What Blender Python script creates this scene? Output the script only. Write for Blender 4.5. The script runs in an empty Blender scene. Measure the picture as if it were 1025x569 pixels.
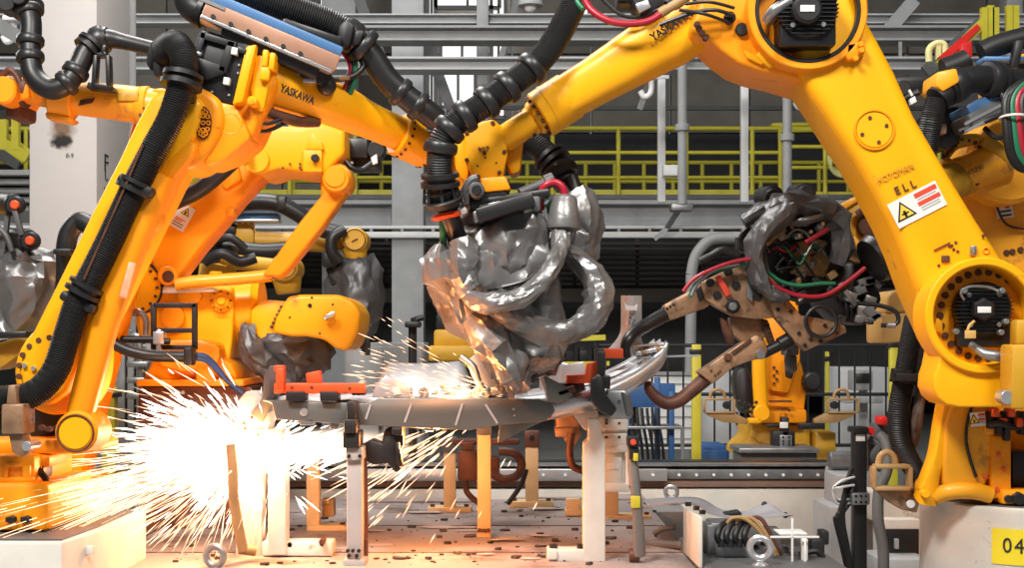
import bpy, bmesh, math, random
from mathutils import Vector, Matrix, noise
PI = math.pi
random.seed(7)
SC = bpy.context.scene
COL = SC.collection
# ------------------------------------------------------------------ survey frame
# camera at (0,0,H) looking along +Y; a sight line (px,py) and a distance Y give a point
F, HZ, H = 1424.0, 345.0, 1.3
def P(px, py, Y): return Vector(((px-512.5)*Y/F, Y, H+(HZ-py)*Y/F))
def S(Y): return Y/F
def V(*a): return Vector(a)

def chaikin(pts, n=2):
    for _ in range(n):
        out = []
        for i in range(len(pts)):
            a, b = pts[i], pts[(i+1) % len(pts)]
            out.append((a[0]*.75+b[0]*.25, a[1]*.75+b[1]*.25))
            out.append((a[0]*.25+b[0]*.75, a[1]*.25+b[1]*.75))
        pts = out
    return pts
def arc(cx, cy, r, a0, a1, n=12):
    return [(cx+r*math.cos(math.radians(a0+(a1-a0)*i/n)), cy-r*math.sin(math.radians(a0+(a1-a0)*i/n))) for i in range(n+1)]
def catmull(pts, k=8, closed=False):
    n = len(pts); out = []
    rng = n if closed else n-1
    for i in range(rng):
        g = (lambda j: pts[j % n]) if closed else (lambda j: pts[min(max(j, 0), n-1)])
        p0, p1, p2, p3 = g(i-1), g(i), g(i+1), g(i+2)
        for s in range(k):
            t = s/k
            out.append(.5*((2*p1)+(p2-p0)*t+(2*p0-5*p1+4*p2-p3)*t*t+(3*p1-p0-3*p2+p3)*t**3))
    if not closed: out.append(pts[-1].copy())
    return out
def resample(pts, step):
    d = [0]
    for a, b in zip(pts, pts[1:]): d.append(d[-1]+(b-a).length)
    n = max(2, int(d[-1]/step)); out = []; j = 0
    for i in range(n+1):
        t = d[-1]*i/n
        while j < len(d)-2 and d[j+1] < t: j += 1
        s = d[j+1]-d[j]
        out.append(pts[j].lerp(pts[j+1], 0 if s == 0 else min(1, (t-d[j])/s)))
    return out

class MB:
    """collects shapes of ONE part in world coordinates"""
    def __init__(s): s.bm = bmesh.new()
    def _merge(s, t):
        bmesh.ops.recalc_face_normals(t, faces=t.faces[:])
        me = bpy.data.meshes.new('tmp'); t.to_mesh(me); t.free()
        s.bm.from_mesh(me); bpy.data.meshes.remove(me)
        return s
    def poly(s, verts, faces, bev=0, seg=2, ang=25):
        t = bmesh.new()
        vs = [t.verts.new(v) for v in verts]
        for f in faces:
            try: t.faces.new([vs[i] for i in f])
            except ValueError: pass
        if bev > 0:
            bmesh.ops.recalc_face_normals(t, faces=t.faces[:])
            ed = [e for e in t.edges if len(e.link_faces) == 2 and e.calc_face_angle(0) > math.radians(ang)]
            bmesh.ops.bevel(t, geom=ed, offset=bev, segments=seg, profile=.5, affect='EDGES', clamp_overlap=True)
        return s._merge(t)
    def prism(s, outline, Y, depth, bev=0, seg=2, taper=1.0, ang=25):
        """outline seen at distance Y, extruded straight back by depth"""
        n = len(outline)
        a = [P(x, y, Y) for x, y in outline]
        c = sum(a, Vector())/n
        b = [Vector((c.x+(v.x-c.x)*taper, Y+depth, c.z+(v.z-c.z)*taper)) for v in a]
        f = [tuple(range(n)), tuple(range(2*n-1, n-1, -1))]
        f += [(i, (i+1) % n, n+(i+1) % n, n+i) for i in range(n)]
        return s.poly(a+b, f, bev, seg, ang)
    def cuboid(s, c, size, bev=0, rot=None, seg=2):
        hx, hy, hz = size[0]/2, size[1]/2, size[2]/2
        vs = [Vector((x, y, z)) for x in (-hx, hx) for y in (-hy, hy) for z in (-hz, hz)]
        if rot is not None: vs = [rot @ v for v in vs]
        vs = [v+Vector(c) for v in vs]
        return s.poly(vs, [(0, 1, 3, 2), (4, 6, 7, 5), (0, 4, 5, 1), (2, 3, 7, 6), (0, 2, 6, 4), (1, 5, 7, 3)], bev, seg)
    def box(s, x0, y0, x1, y1, Y, depth, bev=0, seg=2):
        a, b = P(x0, y0, Y), P(x1, y1, Y)
        return s.cuboid(((a.x+b.x)/2, Y+depth/2, (a.z+b.z)/2), (abs(b.x-a.x), depth, abs(a.z-b.z)), bev, None, seg)
    def bar(s, p0, p1, w, d, bev=0):
        """rectangular bar between two points: w across in the upright plane, d in depth"""
        t = (p1-p0); L = t.length; t.normalize()
        ref = Vector((0, 1, 0)) if abs(t.y) < .9 else Vector((1, 0, 0))
        n1 = (ref-t*ref.dot(t)).normalized(); n2 = t.cross(n1)
        m = Matrix((t, n1, n2)).transposed()
        return s.cuboid((p0+p1)/2, (L, d, w), bev, m)
    def rings(s, rs, caps=True, closed=False):
        k = len(rs[0]); vs = [v for r in rs for v in r]; f = []
        m = len(rs)
        for i in range(m if closed else m-1):
            j = (i+1) % m
            for q in range(k): f.append((i*k+q, i*k+(q+1) % k, j*k+(q+1) % k, j*k+q))
        if caps and not closed: f += [tuple(range(k)), tuple(range(m*k-1, (m-1)*k-1, -1))]
        return s.poly(vs, f)
    def tube(s, pts, r, seg=12, k=8, smooth=True, caps=True, exp=2.0, closed=False, ref=None, fn=None):
        """r: number, list of numbers, or list of (across, depth)"""
        n = len(pts)
        if not isinstance(r, (list, tuple)): r = [r]*n
        r = [(q, q) if not isinstance(q, (list, tuple)) else q for q in r]
        if smooth and (n > 2 or closed):
            rv = [Vector((a, b, 0)) for a, b in r]
            pts = catmull(pts, k, closed); r = [(max(q.x, 1e-4), max(q.y, 1e-4)) for q in catmull(rv, k, closed)]
        n = len(pts); rs = []
        prev = None
        for i in range(n):
            if closed: t = pts[(i+1) % n]-pts[i-1]
            else: t = pts[min(i+1, n-1)]-pts[max(i-1, 0)]
            t.normalize()
            if prev is None:
                rf = ref or (Vector((0, 1, 0)) if abs(t.y) < .85 else Vector((1, 0, 0)))
            else: rf = prev
            n1 = (rf-t*rf.dot(t))
            if n1.length < 1e-6: n1 = t.orthogonal()
            n1.normalize(); n2 = t.cross(n1); prev = n1
            ring = []
            for q in range(seg):
                a = 2*PI*q/seg; c, d = math.cos(a), math.sin(a)
                c = math.copysign(abs(c)**(2/exp), c); d = math.copysign(abs(d)**(2/exp), d)
                g = 1.0 if fn is None else fn(i/(n-1), a)
                ring.append(pts[i]+n1*c*r[i][1]*g+n2*d*r[i][0]*g)
            rs.append(ring)
        return s.rings(rs, caps, closed)
    def hose(s, pts, r, period=None, depth=.09, seg=14):
        period = (period or r*.22)*.72; depth *= .7
        p = resample(catmull(pts, 10), period/4)
        rr = [r*(1-depth*.5+depth*.5*math.cos(2*PI*i/4)) for i in range(len(p))]
        return s.tube(p, rr, seg, smooth=False)
    def lathe(s, o, axis, prof, seg=32, a0=0, a1=360):
        axis = Vector(axis).normalized()
        ref = Vector((0, 0, 1)) if abs(axis.z) < .9 else Vector((1, 0, 0))
        u = (ref-axis*ref.dot(axis)).normalized(); w = axis.cross(u)
        full = abs(a1-a0) >= 360
        rs = []
        for d, r in prof:
            rs.append([Vector(o)+axis*d+(u*math.cos(2*PI*q/seg)+w*math.sin(2*PI*q/seg))*max(r, 1e-5) for q in range(seg)])
        return s.rings(rs, True)
    def disc(s, px, py, Y, r, depth, bev=.1, seg=28):
        """cylinder facing the viewer; r in sight units at Y"""
        R = r*S(Y); b = R*bev
        return s.lathe(P(px, py, Y), (0, 1, 0), [(0, R-b), (b, R), (depth, R)], seg)
    def ringdisc(s, px, py, Y, ro, ri, depth, floor=None, seg=40):
        R, r = ro*S(Y), ri*S(Y); b = (R-r)*.18
        if floor is None:
            o = P(px, py, Y)
            return s.rings([[o+Vector((math.cos(2*PI*q/seg)*rr, d, math.sin(2*PI*q/seg)*rr)) for q in range(seg)] for d, rr in ((depth, r), (b, r), (0, r+b), (0, R-b), (b, R), (depth, R))], False, True)
        fl = floor
        return s.lathe(P(px, py, Y), (0, 1, 0), [(fl, 1e-5), (fl, r), (b, r), (0, r+b), (0, R-b), (b, R), (depth, R), (depth, 1e-5)], seg)
    def cyl(s, p0, p1, r0, r1=None, seg=20, bev=0):
        r1 = r0 if r1 is None else r1; L = (p1-p0).length
        pr = [(0, r0), (L, r1)] if not bev else [(0, r0-bev), (bev, r0), (L-bev, r1), (L, r1-bev)]
        return s.lathe(p0, p1-p0, pr, seg)
    def ball(s, c, r, sc=(1, 1, 1), seg=16):
        n = 9
        rs = []
        for i in range(n):
            a = PI*(i+.02)/(n-1+.04)
            rs.append([Vector(c)+Vector((math.sin(a)*math.cos(2*PI*q/seg)*r*sc[0], math.sin(a)*math.sin(2*PI*q/seg)*r*sc[1], math.cos(a)*r*sc[2])) for q in range(seg)])
        return s.rings(rs)
    def bolts(s, px, py, Y, R, n, r, h=.012, a0=0, a1=360, seg=6):
        for i in range(n):
            a = math.radians(a0+(a1-a0)*i/(n if abs(a1-a0) >= 360 else max(1, n-1)))
            s.disc(px+R*math.cos(a), py-R*math.sin(a), Y-h, r, h+.006, .12, seg)
        return s
    def dots(s, Y, pts, r, h=.008, seg=8):
        for x, y in pts: s.disc(x, y, Y-h, r, h+.006, .15, seg)
        return s
    def torus(s, c, axis, R, r, seg=32, k=10):
        axis = Vector(axis).normalized(); u = axis.orthogonal().normalized(); w = axis.cross(u)
        pts = [Vector(c)+(u*math.cos(2*PI*i/seg)+w*math.sin(2*PI*i/seg))*R for i in range(seg)]
        return s.tube(pts, r, k, smooth=False, closed=True)
    def displace(s, fn):
        s.bm.normal_update()
        mv = [(v, v.normal.copy()) for v in s.bm.verts]
        for v, n in mv: v.co += fn(v.co.copy(), n)
        return s

def root_of(o):
    while o.parent: o = o.parent
    return o
SPLIT = set('bolt screw bolt_hole anchor_bolt shoulder_bolt bearing_bolt flange_bolt cover_bolt cap_bolt disc_bolt foot_bolt rail_bolt mounting_bolt tapped_hole hole port lug connector signal_cable cable_gland gusset stop_lug fastener holder_screw bore_hole slot_hole casting_boss rubber_pad cable_clip yellow_tape weld_tab drain_hole hose_bundle connector_block base_cable elbow_cover bearing_ring ruled_line base_bracket mounting_base arm_rib soot_patch slot flexible_shunt collar_plate mounting_plate pneumatic_cylinder valve_block fixture_bolt text_line motor_cable fold_line primer_streak grease_port hose_bracket rating_label fitting boss flange_seam edge_strip'.split())
def islands(bm):
    seen = set(); out = []
    for v in bm.verts:
        if v in seen: continue
        st = [v]; seen.add(v); isl = []
        while st:
            q = st.pop(); isl.append(q)
            for e in q.link_edges:
                for w in e.verts:
                    if w not in seen: seen.add(w); st.append(w)
        out.append(isl)
    return out
def obj(name, m, mat, parent=None, label=None, angle=38, kind=None):
    if name in SPLIT and parent is not None:
        isl = islands(m.bm)
        if 1 < len(isl) <= 60:
            first = None
            for il in isl:
                t = MB(); mp = {v: t.bm.verts.new(v.co) for v in il}
                for f in {f for v in il for f in v.link_faces}: t.bm.faces.new([mp[v] for v in f.verts])
                o = obj1(name, t, mat, parent, label, angle, kind); first = first or o
            m.bm.free(); return first
    return obj1(name, m, mat, parent, label, angle, kind)
def obj1(name, m, mat, parent=None, label=None, angle=38, kind=None):
    me = bpy.data.meshes.new(name)
    bm = m.bm
    if parent is not None:
        loc = Vector(root_of(parent).location)
    else:
        xs = [v.co for v in bm.verts]
        lo = Vector([min(v[i] for v in xs) for i in range(3)]); hi = Vector([max(v[i] for v in xs) for i in range(3)])
        loc = Vector(((lo.x+hi.x)/2, (lo.y+hi.y)/2, lo.z))
    for v in bm.verts: v.co -= loc
    bm.to_mesh(me); bm.free()
    me.polygons.foreach_set('use_smooth', [True]*len(me.polygons))
    try: me.set_sharp_from_angle(angle=math.radians(angle))
    except Exception: pass
    me.materials.append(mat)
    o = bpy.data.objects.new(name, me); COL.objects.link(o)
    if parent is not None: o.parent = parent
    else: o.location = loc
    if label: o['label'] = label
    if kind: o['kind'] = kind
    return o
def thing(name, label, cat, loc, group=None):
    o = bpy.data.objects.new(name, None); COL.objects.link(o)
    o.empty_display_size = .1; o.location = loc; o['label'] = label; o['category'] = cat
    if group: o['group'] = group
    return o
def tag(o, label, cat, group=None):
    o['label'] = label; o['category'] = cat
    if group: o['group'] = group
    return o
def struct(name, m, mat):
    return obj(name, m, mat, kind='structure')
def copy_tree(o, parent=None):
    c = o.copy(); COL.objects.link(c)
    if parent is not None: c.parent = parent
    for ch in [x for x in o.children]: copy_tree(ch, c)
    return c
def text(name, s_, centre, xdir, normal, height, mat, parent, label=None, bold=.0, stretch=1.0):
    """letters as a thin raised mesh lying on a surface"""
    cu = bpy.data.curves.new(name, 'FONT'); cu.body = s_; cu.size = 1; cu.extrude = .012
    cu.align_x = 'CENTER'; cu.align_y = 'CENTER'; cu.offset = bold; cu.resolution_u = 3
    to = bpy.data.objects.new('tmp_text', cu); COL.objects.link(to)
    dg = bpy.context.evaluated_depsgraph_get()
    me0 = bpy.data.meshes.new_from_object(to.evaluated_get(dg))
    bpy.data.objects.remove(to); bpy.data.curves.remove(cu)
    m = MB(); m.bm.from_mesh(me0); bpy.data.meshes.remove(me0)
    x = Vector(xdir).normalized(); n = Vector(normal).normalized(); x = (x-n*x.dot(n)).normalized(); y = n.cross(x)
    sc = height/.72
    for v in m.bm.verts:
        v.co = Vector(centre)+x*v.co.x*sc*stretch+y*v.co.y*sc+n*(v.co.z*.1+.002)
    return obj(name, m, mat, parent, label)

# ------------------------------------------------------------------ materials
def mat(name, col, rough=.5, metal=0, var=.12, scale=6, bump=0, bscale=40, coat=0, dirt=None, dirt_amt=.0, dirt_scale=5, emis=None, es=0, spec=.5):
    m = bpy.data.materials.new(name); m.use_nodes = True
    nt = m.node_tree; N = nt.nodes; L = nt.links
    b = N['Principled BSDF']
    b.inputs['Roughness'].default_value = rough; b.inputs['Metallic'].default_value = metal
    b.inputs['Specular IOR Level'].default_value = spec
    if coat: b.inputs['Coat Weight'].default_value = coat; b.inputs['Coat Roughness'].default_value = .12
    tc = N.new('ShaderNodeTexCoord')
    nz = N.new('ShaderNodeTexNoise'); nz.inputs['Scale'].default_value = scale; nz.inputs['Detail'].default_value = 5
    L.new(tc.outputs['Object'], nz.inputs['Vector'])
    rp = N.new('ShaderNodeValToRGB'); rp.color_ramp.elements[0].position = .3; rp.color_ramp.elements[1].position = .7
    lo = [max(0, c*(1-var)) for c in col]; hi = [min(1, c*(1+var)) for c in col]
    rp.color_ramp.elements[0].color = (*lo, 1); rp.color_ramp.elements[1].color = (*hi, 1)
    L.new(nz.outputs['Fac'], rp.inputs['Fac'])
    out = rp.outputs['Color']
    if dirt:
        n2 = N.new('ShaderNodeTexNoise'); n2.inputs['Scale'].default_value = dirt_scale; n2.inputs['Detail'].default_value = 8; n2.inputs['Roughness'].default_value = .7
        L.new(tc.outputs['Object'], n2.inputs['Vector'])
        r2 = N.new('ShaderNodeValToRGB'); r2.color_ramp.elements[0].position = .62-dirt_amt*.3; r2.color_ramp.elements[1].position = .72-dirt_amt*.2
        L.new(n2.outputs['Fac'], r2.inputs['Fac'])
        mx = N.new('ShaderNodeMix'); mx.data_type = 'RGBA'
        L.new(r2.outputs['Color'], mx.inputs['Factor']); L.new(out, mx.inputs['A']); mx.inputs['B'].default_value = (*dirt, 1)
        out = mx.outputs['Result']
    L.new(out, b.inputs['Base Color'])
    if bump:
        n3 = N.new('ShaderNodeTexNoise'); n3.inputs['Scale'].default_value = bscale; n3.inputs['Detail'].default_value = 4
        L.new(tc.outputs['Object'], n3.inputs['Vector'])
        bp = N.new('ShaderNodeBump'); bp.inputs['Strength'].default_value = bump; bp.inputs['Distance'].default_value = .01
        L.new(n3.outputs['Fac'], bp.inputs['Height']); L.new(bp.outputs['Normal'], b.inputs['Normal'])
    if emis:
        b.inputs['Emission Color'].default_value = (*emis, 1); b.inputs['Emission Strength'].default_value = es
    return m
M = {}
M['yellow'] = mat('robot_yellow', (.93, .415, .003), .42, 0, .05, 3, coat=.06, spec=.35, dirt=(.45, .15, .015), dirt_amt=-.05, dirt_scale=7)
M['yellow2'] = mat('robot_yellow_worn', (.88, .37, .008), .45, 0, .08, 3, coat=.1, dirt=(.4, .14, .02), dirt_amt=.15, dirt_scale=5)
M['orange'] = mat('robot_orange', (.92, .31, .004), .42, 0, .07, 3, coat=.06, spec=.35, dirt=(.5, .12, .015), dirt_amt=.0)
M['dull_yellow'] = mat('robot_yellow_faded', (.55, .29, .015), .5, 0, .15, 4, dirt=(.3, .16, .03), dirt_amt=.25)
M['rust'] = mat('rust_brown', (.09, .03, .012), .7, 0, .4, 20)
M['black'] = mat('black_plastic', (.012, .012, .013), .38, 0, .2, 10)
M['blackm'] = mat('black_metal', (.02, .02, .022), .45, .3, .3, 10)
M['rubber'] = mat('hose_rubber', (.009, .009, .010), .5, 0, .3, 12)
M['collar'] = mat('collar_rubber', (.017, .017, .019), .38, 0, .2, 12)
M['cable'] = mat('cable_black', (.011, .011, .012), .42)
M['red'] = mat('hose_red', (.36, .012, .03), .35)
M['green'] = mat('hose_green', (.015, .16, .075), .4)
M['blue'] = mat('trunking_blue', (.075, .19, .40), .4)
M['bluecab'] = mat('cable_blue', (.012, .04, .13), .4)
M['faded'] = mat('sticker_faded', (.72, .36, .20), .5, 0, .25, 30)
M['wrap'] = mat('wrap_brown', (.12, .085, .07), .6)
M['hosegrey'] = mat('hose_grey', (.13, .125, .12), .6)
M['sheetl'] = mat('cover_sheet_grey', (.30, .31, .34), .5)
M['copper'] = mat('trunking_copper', (.46, .25, .17), .42, .2)
M['whitep'] = mat('white_plastic', (.75, .75, .74), .4, 0, .05)
M['white'] = mat('post_white', (.66, .63, .57), .5, 0, .08, 8, dirt=(.35, .25, .17), dirt_amt=.02, dirt_scale=9)
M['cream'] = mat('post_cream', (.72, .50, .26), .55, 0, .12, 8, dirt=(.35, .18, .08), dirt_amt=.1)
M['steel'] = mat('steel_bright', (.62, .63, .65), .28, .75, .1, 10)
M['steeld'] = mat('steel_grey', (.30, .31, .32), .38, .75, .2, 14)
M['sheet'] = mat('car_panel_zinc', (.17, .18, .175), .42, .55, .08, 5)
M['sheetb'] = mat('car_panel_bright', (.58, .59, .62), .3, .4, .08, 5)
M['grey'] = mat('paint_grey', (.25, .255, .255), .55, 0, .1)
M['lgrey'] = mat('paint_light_grey', (.37, .38, .385), .5, 0, .08)
M['dgrey'] = mat('paint_dark_grey', (.09, .092, .095), .5, 0, .15)
M['concrete'] = mat('panel_beige', (.30, .275, .24), .8, 0, .12, 2)
M['clampred'] = mat('clamp_red', (.72, .085, .015), .45, 0, .1, dirt=(.3, .05, .03), dirt_amt=.05, dirt_scale=14)
M['bronze'] = mat('gun_bronze', (.34, .20, .115), .42, .4, .3, 18, dirt=(.07, .038, .025), dirt_amt=.3, dirt_scale=16)
M['brown'] = mat('electrode_brown', (.11, .04, .025), .55, .2, .3, 15)
M['railyel'] = mat('railing_yellow', (.52, .46, .03), .45, 0, .08)
M['signyel'] = mat('sign_yellow', (.72, .58, .02), .5, 0, .05)
M['sticker'] = mat('sticker_white', (.74, .72, .68), .45, 0, .05)
M['ink'] = mat('ink_black', (.015, .015, .015), .5)
M['inkred'] = mat('ink_red', (.65, .06, .03), .5)
M['triyel'] = mat('sticker_yellow', (.85, .55, .05), .5)
M['bluerack'] = mat('rack_blue', (.02, .085, .24), .5, 0, .2)
M['strip'] = mat('strip_brown', (.22, .14, .105), .55)
M['slag'] = mat('slag_dark', (.055, .035, .028), .75, 0, .5, 20)
M['ochre'] = mat('loop_ochre', (.36, .22, .09), .5, 0, .2, dirt=(.12, .07, .03), dirt_amt=.1)
M['sred'] = mat('signal_red', (.7, .02, .015), .4)
M['tan'] = mat('motor_cover_tan', (.60, .36, .11), .5)

def cloth_mat(name, col, rough=.34, metal=.55, bs=1.0):
    m = mat(name, col, rough, metal, .12, 5)
    nt = m.node_tree; N = nt.nodes; L = nt.links; b = N['Principled BSDF']
    tc = N.new('ShaderNodeTexCoord')
    a = N.new('ShaderNodeTexNoise'); a.inputs['Scale'].default_value = 7; a.inputs['Detail'].default_value = 2; a.inputs['Distortion'].default_value = 1.2
    v = N.new('ShaderNodeTexVoronoi'); v.feature = 'DISTANCE_TO_EDGE'; v.inputs['Scale'].default_value = 6
    wv = N.new('ShaderNodeVectorMath'); wv.operation = 'ADD'
    sc = N.new('ShaderNodeVectorMath'); sc.operation = 'SCALE'; sc.inputs['Scale'].default_value = .18
    L.new(tc.outputs['Object'], a.inputs['Vector']); L.new(a.outputs['Color'], sc.inputs[0])
    L.new(tc.outputs['Object'], wv.inputs[0]); L.new(sc.outputs[0], wv.inputs[1]); L.new(wv.outputs[0], v.inputs['Vector'])
    ad = N.new('ShaderNodeMath'); ad.operation = 'MULTIPLY_ADD'; ad.inputs[1].default_value = .5
    L.new(v.outputs['Distance'], ad.inputs[0]); L.new(a.outputs['Fac'], ad.inputs[2])
    bp = N.new('ShaderNodeBump'); bp.inputs['Strength'].default_value = .3*bs; bp.inputs['Distance'].default_value = .02
    L.new(ad.outputs[0], bp.inputs['Height']); L.new(bp.outputs['Normal'], b.inputs['Normal'])
    return m
M['cloth'] = cloth_mat('cover_silver', (.215, .21, .21), .34, .5)
M['clothd'] = cloth_mat('cover_grey', (.105, .105, .11), .42, .35)

def crease(p, seed, sc=1.0):
    """folded-cloth height: ridged, stretched noise"""
    q = Vector((p.x*sc+seed, p.y*sc*.8-seed*.7, p.z*sc*.62+seed*.31))
    q = Matrix.Rotation(.6, 3, 'Y') @ q
    w = Vector((noise.noise(q*1.3), noise.noise(q*1.3+Vector((9, 2, 4))), noise.noise(q*1.3+Vector((3, 8, 1)))))
    q2 = q+w*.4
    d = noise.voronoi(q2*.95)[0]
    a = 1-2.6*abs(noise.noise(q2*1.0)); b = 1-2.4*abs(noise.noise(q2*2.3+Vector((5, 1, 7))))
    c = 1-2.2*abs(noise.noise(q2*4.6+Vector((2, 6, 3))))
    return a*.75+b*.36+c*.12+min(.5, (d[1]-d[0]))*.55-.55
def crumple(m, levels, rnd):
    """stiff crumpled cloth: every level halves the facets and jogs the new corners"""
    bm = m.bm
    bmesh.ops.triangulate(bm, faces=bm.faces[:])
    for amp in levels:
        old = set(bm.verts)
        bmesh.ops.subdivide_edges(bm, edges=bm.edges[:], cuts=1, use_grid_fill=True)
        bmesh.ops.triangulate(bm, faces=[f for f in bm.faces if len(f.verts) > 3])
        bm.normal_update()
        for v in bm.verts:
            if v not in old: v.co += v.normal*rnd.gauss(0, amp)+Vector((rnd.gauss(0, amp*.6), rnd.gauss(0, amp*.6), rnd.gauss(0, amp*.6)))
    return m
def cover(rows, Y, depth, seed, amp, seg=15, sc=5.0, sub=1, levels=(.0045, .001)):
    """hanging cloth hull: rows of (py, x_left, x_right[, dY, half depth]) from top to bottom"""
    m = MB(); rnd = random.Random(int(seed*100))
    pts = catmull([Vector((r[1], r[2], r[0])) for r in rows], sub)
    dy = catmull([Vector((r[3] if len(r) > 3 else 0, r[4] if len(r) > 4 else depth, 0)) for r in rows], sub)
    rs = []
    for j, (q, e) in enumerate(zip(pts, dy)):
        cx, hw, py = (q.x+q.y)/2, abs(q.y-q.x)/2, q.z
        c = P(cx, py, Y+e.x); ring = []
        for k in range(seg):
            a = 2*PI*(k+.5*(j % 2)+rnd.uniform(-.3, .3))/seg
            ring.append(c+Vector((math.cos(a)*hw*S(Y), math.sin(a)*e.y, rnd.uniform(-1, 1)*.012)))
        rs.append(ring)
    m.rings(rs, True)
    m.displace(lambda p, n: n*(amp*crease(p, seed, sc)+rnd.gauss(0, amp*.2)))
    return crumple(m, levels, rnd)
def sleeve(pts, r, seed, amp, seg=11, k=12, sc=9, levels=(.0014, .0005)):
    rnd = random.Random(int(seed*100)); m = MB()
    L = sum((b-a).length for a, b in zip(pts, pts[1:]))
    m.tube(pts, r, seg, max(2, int(L/.05/(len(pts)-1))))
    m.displace(lambda p, n: n*(amp*crease(p, seed, sc)+rnd.gauss(0, amp*.15)))
    return crumple(m, levels, rnd)
# ================================================================== camera, light, room
cam = bpy.data.cameras.new('camera'); co = bpy.data.objects.new('camera', cam); COL.objects.link(co); SC.camera = co
co.location = (0, 0, H); co.rotation_euler = (PI/2, 0, 0)
cam.sensor_width = 36; cam.lens = 36*F/1025; cam.shift_y = (HZ-284.5)/1025; cam.clip_start = .05
SC.view_settings.view_transform = 'Standard'; SC.view_settings.look = 'None'
SC.view_settings.gamma = 1; SC.view_settings.use_curve_mapping = False; SC.view_settings.exposure = 0.0
w = bpy.data.worlds.new('world'); SC.world = w; w.use_nodes = True
w.node_tree.nodes['Background'].inputs['Color'].default_value = (.9, .95, 1, 1)
w.node_tree.nodes['Background'].inputs['Strength'].default_value = .16
def area(name, loc, size, power, col=(1, .97, .92), target=None):
    l = bpy.data.lights.new(name, 'AREA'); l.shape = 'RECTANGLE'; l.size, l.size_y = size; l.energy = power; l.color = col
    o = bpy.data.objects.new(name, l); COL.objects.link(o); o.location = loc
    d = (Vector(target)-Vector(loc)) if target else Vector((0, 0, -1))
    o.rotation_euler = d.to_track_quat('-Z', 'Y').to_euler()
    return o
area('hall_lamp_front', (-2.4, .6, 6.4), (1.6, 1.2), 640, (1, .96, .9), (-.3, 5.4, 1.2))
area('fill_lamp_right', (1.9, .8, 6.2), (1.2, 1.0), 300, (1, .96, .9), (.8, 5.4, 1.2))  # unseen lamp, set here to brighten the upright bracket
area('fill_lamp_mid', (-2.0, 8.2, 7.2), (2.0, 4.0), 430, (1, .97, .93))  # unseen fill lamp, added to lift the fronts in mid-hall
area('hall_lamp_back', (0.0, 11.5, 7.9), (16.0, 1.5), 400, (.97, .98, 1), (0, 17, 2.6))
area('hall_lamp_left', (-8.5, 12, 6.5), (3.0, 3.0), 300, (1, .98, .95), (-3, 10, 2.5))

def plane_box(lo, hi):
    m = MB(); c = [(a+b)/2 for a, b in zip(lo, hi)]; m.cuboid(c, [b-a for a, b in zip(lo, hi)]); return m
M['floor'] = mat('floor_epoxy', (.26, .26, .25), .45, 0, .12, 1.2, dirt=(.12, .11, .1), dirt_amt=.1, dirt_scale=1.5)
M['wall_shadow'] = mat('wall_shadow_paint', (.035, .036, .038), .7, 0, .2, 2)
struct('floor', plane_box((-15, -1, -.1), (15, 27.6, 0)), M['floor'])
struct('ceiling', plane_box((-15, -1, 8.3), (15, 27.6, 8.4)), M['grey'])
struct('wall_left', plane_box((-15.2, -1, -.1), (-15, 27.6, 8.4)), M['concrete'])
struct('wall_right', plane_box((15, -1, -.1), (15.2, 27.6, 8.4)), M['concrete'])
# back wall: mezzanine shadow painted into the lower part, beige panels above
m = plane_box((-15, 27, 0), (15, 27.2, 5.3)); struct('wall_back', m, M['wall_shadow'])
m = MB()
for i in range(-10, 10):
    for j in range(2): m.cuboid((i*1.5+.75, 27.05, 5.3+.75+j*1.5), (1.47, .2, 1.47), .02)
struct('wall_back_panels', m, M['concrete'])
# lower wall cladding seen left of the first column
m = MB()
for i in range(8): m.cuboid((-7.1+i*.62, 22.9, 4.9), (.6, .1, 5.2), .015)
struct('wall_left_panels', m, M['concrete'])
# window strips high in the back wall
M['daylight'] = mat('window_daylight', (.8, .8, .8), .4, emis=(1, .98, .94), es=1.05)
for n, (x0, y0, x1, y1, es) in enumerate(((428, -6, 436, 116, 0), (441, 28, 484, 62, 0), (441, 68, 476, 118, 0), (492, -20, 506, 118, 0), (436, -30, 500, 8, 0), (214, 2, 219, 70, 0), (300, -20, 352, 12, 0), (560, 4, 590, 20, 0))):
    w0, w1 = P(x0, y0, 26.6), P(x1, y1, 26.6)
    g = MB(); g.cuboid(((w0.x+w1.x)/2, 26.68, (w0.z+w1.z)/2), (w1.x-w0.x, .03, w0.z-w1.z))
    o = struct(f'window_{n+1}', g, M['daylight'])
    f = MB()
    for a, b in ((w0, V(w1.x, 26.6, w0.z)), (V(w0.x, 26.6, w1.z), w1), (w0, V(w0.x, 26.6, w1.z)), (V(w1.x, 26.6, w0.z), w1)): f.bar(a, b, .07, .12)
    f.bar(V((w0.x+w1.x)/2, 26.62, w0.z), V((w0.x+w1.x)/2, 26.62, w1.z), .05, .08)
    obj('window_frame', f, M['lgrey'], o)
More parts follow.
